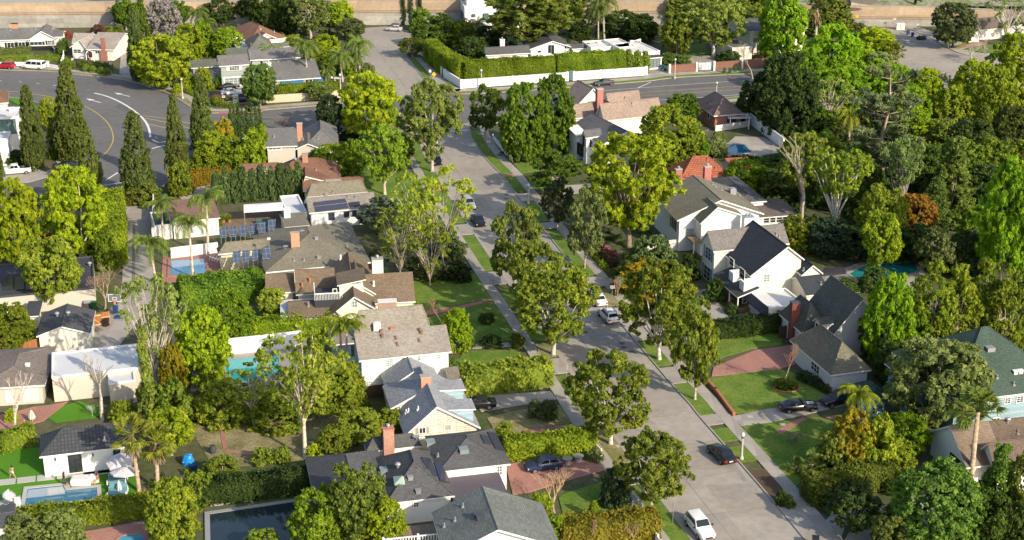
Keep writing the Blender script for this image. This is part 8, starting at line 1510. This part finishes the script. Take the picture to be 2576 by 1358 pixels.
T('dense', 1148, 885, 780, 38, (.20, .30, .010), 'vivid lime tree right of the white house'); bare(1112, 822, 742, 30, 'small brown bare tree by the brick path', bark=(.32, .24, .17), twig=(.34, .2, .14), kind='vase'); T('bush', 1180, 872, 848, 18, (.08, .16, .04), 'small round shrub below the lime tree', 'shrub'); T('bigbush', 1020, 790, 745, 34, (.19, .24, .03), 'flowering shrub by the wide brick chimney', 'shrub'); T('bush', 1225, 810, 790, 22, (.05, .08, .02), 'low dark shrub on the shaded lawn', 'shrub'); T('bush', 1235, 870, 845, 26, (.04, .07, .02), 'dark low planting beside the lawn edge', 'shrub'); T('bush', 1300, 870, 840, 18, (.14, .15, .02), 'bronze green shrub at the walk corner', 'shrub'); T('bush', 1145, 925, 905, 20, (.1, .16, .04), 'soft shrub at the white house corner', 'shrub')
T('round', 905, 1115, 1035, 58, (.18, .2, .025), 'twisted leafy tree before the cottage gable'); T('round', 990, 1090, 1030, 40, (.2, .22, .02), 'small yellowish tree at the cottage corner'); T('round', 845, 1145, 1075, 44, (.18, .19, .02), 'bushy tree right of the tall pale trunk'); T('bush', 795, 1155, 1120, 24, YG, 'bright shrub at the dark roofs corner', 'shrub'); T('bigbush', 1270, 1125, 1065, 30, (.17, .21, .02), 'round shrub at the end of the dry lawn', 'shrub'); T('bush', 1380, 1055, 1010, 24, (.1, .11, .04), 'dark shrub cluster on the dry lawn', 'shrub'); T('bush', 1345, 1050, 1010, 20, (.14, .14, .06), 'grey shrub beside the dark cluster', 'shrub'); bare(1395, 1290, 1178, 42, 'pale brown vase shaped bare tree on the brick drive', bark=(.4, .29, .19), twig=(.42, .27, .15), kind='vase'); bare(1480, 1378, 1300, 22, 'leafless shrub before the orange hedge', bark=(.3, .22, .18), twig=(.33, .2, .17), kind='vase'); bare(1590, 1370, 1308, 20, 'leafless shrub at the bottom near the hedge end', bark=(.35, .25, .2), twig=(.33, .22, .19), kind='vase'); T('column', 1494, 1306, 1262, 13, (.2, .27, .015), 'small lime upright shrub on the green lawn', 'shrub'); T('bigbush', 1360, 1330, 1245, 34, (.17, .24, .015), 'lime climbing shrub at the shingled gable', 'shrub'); T('bigbush', 1400, 1365, 1300, 30, (.17, .25, .015), 'lime shrub beside the grey roof edge', 'shrub'); T('bigbush', 1545, 1265, 1180, 40, (.05, .08, .035), 'dark grey shrub by the picket fence', 'shrub'); bare(1575, 1298, 1255, 18, 'small leafless white stemmed shrub by the fence', bark=(.55, .5, .42), twig=(.5, .46, .4), kind='vase'); T('bush', 1500, 1160, 1130, 18, (.13, .16, .06), 'pale shrub at the brick gate pier', 'shrub')
for x, yb, yc, s_, l in ((350, 1236, 1092, 1.12, 'taller of the two fan palms with pale skirts'), (398, 1232, 1112, 1.05, 'shorter of the two fan palms with pale skirts')): palm('fan', x, yb, yc, s_, l, (.25, .28, .04), 'fan palms by the pool house', bark=(.38, .28, .2))
bare(38, 1094, 938, 42, 'pollarded pale tree on the brick terrace', bark=(.58, .52, .44), twig=(.5, .43, .35), kind='stub'); bare(258, 1056, 866, 52, 'pollarded bare tree shading the beige studio', bark=(.55, .48, .4), twig=(.42, .36, .27), kind='stub'); bare(232, 1048, 1018, 12, 'small white barked shrub left of the bare tree', bark=(.6, .58, .55), twig=(.5, .48, .46), kind='vase')
T('dense', 438, 1372, 1212, 62, (.17, .21, .02), 'yellow green tree left of the dark pool'); T('bigbush', 500, 1260, 1190, 40, (.13, .18, .02), 'green shrubs behind the fan palms', 'shrub'); T('round', 560, 1215, 1155, 46, (.17, .22, .03), 'loose leafy sapling right of the blue tarpaulin'); T('round', 900, 1372, 1182, 80, (.10, .14, .025), 'tree rising in front of the dark shingle roofs'); T('dense', 800, 1392, 1240, 66, (.13, .2, .015), 'leafy green tree at the bottom beside the dark pool'); T('dense', 965, 1392, 1262, 60, (.24, .26, .012), 'yellow green tree against the white end wall'); T('column', 818, 1330, 1225, 16, (.2, .29, .012), 'lime shoot standing up beside the roof', 'tree'); T('bigbush', 660, 1392, 1340, 50, (.14, .2, .02), 'shrubs at the bottom of the dark pool', 'shrub'); T('bush', 660, 1165, 1130, 26, (.17, .22, .03), 'young shrub on the dry garden', 'shrub'); T('bush', 710, 1160, 1128, 24, (.17, .22, .03), 'second young shrub on the dry garden', 'shrub'); T('bush', 30, 1000 + 60, 1030, 16, YG, 'small shrub at the terrace edge', 'shrub'); T('bigbush', 60, 1372, 1300, 60, (.17, .18, .06), 'silver green shrubs at the lower left', 'shrub'); T('bigbush', 160, 1365, 1290, 56, (.13, .17, .05), 'grey leaved shrub below the pool hedge', 'shrub')
# --- hedges
hedge([(1081, 152), (1122, 186), (1168, 208)], 3.0, 5.2, (.16, .21, .01), 'tall clipped hedge rising along the side street'); hedge([(1168, 208), (1288, 202), (1392, 196)], 3.0, 5.0, (.14, .19, .01), 'tall clipped hedge above the long white wall'); hedge([(1398, 196), (1480, 190), (1568, 185)], 3.0, 5.4, (.125, .185, .01), 'taller clipped hedge block behind the slim glass gate')
hedge([(455, 756), (560, 745), (668, 734)], 7.0, 2.5, (.10, .18, .02), 'broad ivy covered bank below the brown complex', name='ivy_bank', ls=.3); hedge([(286, 540), (288, 600), (288, 668)], 3.6, 4.6, (.17, .22, .010), 'high clipped hedge along the alley'); hedge([(1272, 1152), (1380, 1142), (1495, 1126)], 2.2, 2.5, (.17, .22, .008), 'clipped hedge behind the navy hatchback'); hedge([(1412, 1368), (1530, 1358), (1652, 1342)], 2.8, 2.7, (.18, .155, .02), 'orange green clipped hedge along the bottom edge')
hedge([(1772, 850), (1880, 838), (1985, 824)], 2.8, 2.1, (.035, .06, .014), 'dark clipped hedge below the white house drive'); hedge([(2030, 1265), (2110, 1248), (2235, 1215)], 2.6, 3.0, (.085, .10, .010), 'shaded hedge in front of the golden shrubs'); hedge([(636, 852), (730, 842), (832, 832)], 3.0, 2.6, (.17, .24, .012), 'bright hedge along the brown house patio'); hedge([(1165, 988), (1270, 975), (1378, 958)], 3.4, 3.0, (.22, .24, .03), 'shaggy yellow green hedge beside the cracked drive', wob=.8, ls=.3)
hedge([(-10, 138), (76, 134)], 1.6, 1.5, (.13, .15, .04), 'brownish clipped hedge in front of the white ranch'); hedge([(-10, 158), (60, 157), (150, 152)], 1.4, 1.2, (.17, .19, .02), 'low flowering hedge on the white wall'); hedge([(160, 168), (182, 170)], 1.8, 1.6, (.15, .22, .015), 'small square hedge beside the white van'); hedge([(198, 168), (235, 172)], 1.8, 1.4, (.095, .12, .03), 'dark hedge block before the tan cottage porch'); hedge([(238, 172), (279, 178)], 1.8, 1.4, (.07, .10, .03), 'dark hedge block before the tan cottage drive'); hedge([(155, 140), (160, 118)], 1.6, 2.2, (.06, .10, .018), 'dark hedge between the two top left houses')
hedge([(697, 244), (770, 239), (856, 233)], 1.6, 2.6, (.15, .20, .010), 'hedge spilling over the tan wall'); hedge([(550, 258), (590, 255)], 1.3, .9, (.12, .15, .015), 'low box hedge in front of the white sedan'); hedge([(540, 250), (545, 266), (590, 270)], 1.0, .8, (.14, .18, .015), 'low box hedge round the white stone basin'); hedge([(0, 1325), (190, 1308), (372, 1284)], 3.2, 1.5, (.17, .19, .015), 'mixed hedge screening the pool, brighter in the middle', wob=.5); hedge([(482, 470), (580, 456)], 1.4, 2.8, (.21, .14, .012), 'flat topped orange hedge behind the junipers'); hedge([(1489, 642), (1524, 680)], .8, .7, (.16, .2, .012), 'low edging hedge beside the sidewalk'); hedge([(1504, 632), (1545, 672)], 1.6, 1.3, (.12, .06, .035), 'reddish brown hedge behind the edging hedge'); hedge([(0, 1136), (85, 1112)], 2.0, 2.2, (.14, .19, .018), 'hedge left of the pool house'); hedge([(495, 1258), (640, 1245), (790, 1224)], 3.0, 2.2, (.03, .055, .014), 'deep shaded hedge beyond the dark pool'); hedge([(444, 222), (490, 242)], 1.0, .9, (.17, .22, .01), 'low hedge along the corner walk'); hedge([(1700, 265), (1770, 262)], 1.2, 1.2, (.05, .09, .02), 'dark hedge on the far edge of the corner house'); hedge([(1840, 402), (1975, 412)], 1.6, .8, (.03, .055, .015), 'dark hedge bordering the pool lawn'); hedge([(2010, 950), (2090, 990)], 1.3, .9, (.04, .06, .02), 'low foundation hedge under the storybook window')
# --- unnumbered low planting
scatter([[(1950, 400), (2575, 330), (2575, 700), (2320, 660), (2050, 640), (1990, 520)], [(2230, 960), (2575, 830), (2575, 900), (2420, 950), (2300, 1000)], [(2050, 210), (2260, 180), (2575, 230), (2575, 330), (1960, 400)]], (.06, .10, .018), .3, 2.4, 'mixed dark undergrowth below the trees on the right', seed=2, ls=.34)
scatter([[(2000, 1190), (2240, 1170), (2420, 1190), (2400, 1300), (2260, 1230), (2060, 1275)], [(2200, 1300), (2575, 1200), (2575, 1380), (2200, 1380)]], (.07, .105, .02), .22, 1.3, 'low shaded planting in the lower right gardens', seed=3)
scatter([[(380, 1060), (560, 1010), (900, 1000), (930, 1030), (640, 1060), (480, 1090)], [(380, 1200), (520, 1180), (500, 1330), (380, 1330)], [(480, 960), (560, 940), (700, 980), (900, 960), (900, 1010), (480, 1050)], [(400, 880), (480, 870), (480, 980), (400, 1000)]], (.14, .18, .02), .3, 1.2, 'leafy ground planting in the lower left gardens', seed=4)
scatter([[(940, 560), (1060, 540), (1190, 690), (1000, 700), (930, 640)], [(1040, 470), (1080, 480), (1115, 560), (1050, 540)]], (.13, .16, .03), .3, 1.0, 'loose garden planting along the left walk', seed=5)
scatter([[(1050, 120), (1160, 120), (1400, 150), (1600, 130), (1640, 60), (1400, 60), (1100, 70)], [(600, 60), (900, 60), (900, 130), (640, 120)]], (.06, .11, .02), .1, 2.5, 'dark garden planting below the freeway', seed=6, ls=.4)
scatter([[(300, 120), (560, 100), (600, 150), (440, 190), (330, 170)], [(470, 340), (660, 330), (670, 430), (480, 450)]], (.11, .16, .02), .14, 1.6, 'green garden planting on the left lots', seed=7, ls=.34)
scatter([[(1440, 400), (1700, 400), (1690, 680), (1560, 720), (1500, 600)], [(1240, 390), (1300, 375), (1470, 410), (1400, 440)]], (.08, .12, .02), .2, 1.1, 'shaded garden planting on the right lots', seed=8)
# --- belt along the freeway wall and the right wood
for x, yb, yt, hw, tn, l in ((446, 78, 2, 34, G, 'green tree behind the silver grey tree, by the wall'), (556, 66, -6, 40, DG, 'dark tree behind the long white flat roofed house'), (632, 64, -14, 34, DG, 'dark tree at the end of the long white house'), (1270, 70, -18, 42, G, 'green tree between the white cube house and the eucalyptus'), (1425, 72, -22, 46, (.13, .17, .03), 'olive tree right of the giant eucalyptus'), (1765, 70, -16, 42, (.15, .19, .03), 'pale tree behind the sycamore, by the wall'), (1835, 74, -12, 40, LG, 'light green tree behind the white two storey house'), (1925, 80, -18, 34, (.1, .18, .02), 'green tree beside the tall vivid one')): T('round', x, yb, yt, hw, tn, l)
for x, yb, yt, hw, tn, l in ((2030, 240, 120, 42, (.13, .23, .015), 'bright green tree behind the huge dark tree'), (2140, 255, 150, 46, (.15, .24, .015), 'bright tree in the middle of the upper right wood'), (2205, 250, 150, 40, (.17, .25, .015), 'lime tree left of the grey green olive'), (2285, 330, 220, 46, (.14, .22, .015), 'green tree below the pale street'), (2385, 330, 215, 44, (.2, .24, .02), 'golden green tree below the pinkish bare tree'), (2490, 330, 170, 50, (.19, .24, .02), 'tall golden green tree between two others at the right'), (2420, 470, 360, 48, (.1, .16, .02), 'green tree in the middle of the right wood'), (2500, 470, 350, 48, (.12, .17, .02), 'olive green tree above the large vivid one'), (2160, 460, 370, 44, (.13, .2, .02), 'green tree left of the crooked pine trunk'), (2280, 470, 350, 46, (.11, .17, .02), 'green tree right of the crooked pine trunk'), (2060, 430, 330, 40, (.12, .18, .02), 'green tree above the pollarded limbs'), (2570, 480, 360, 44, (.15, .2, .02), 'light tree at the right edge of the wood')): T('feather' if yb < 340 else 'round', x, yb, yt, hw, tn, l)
T('bigbush', 2200, 728, 676, 42, (.06, .12, .03), 'soft green shrub overlapping the teal pool', 'shrub'); T('bigbush', 2130, 735, 700, 30, (.06, .1, .03), 'dark shrub at the near corner of the teal pool', 'shrub')
T('dense', 2196, 905, 772, 42, (.06, .11, .02), 'dark green tree hiding the end of the storybook roof')
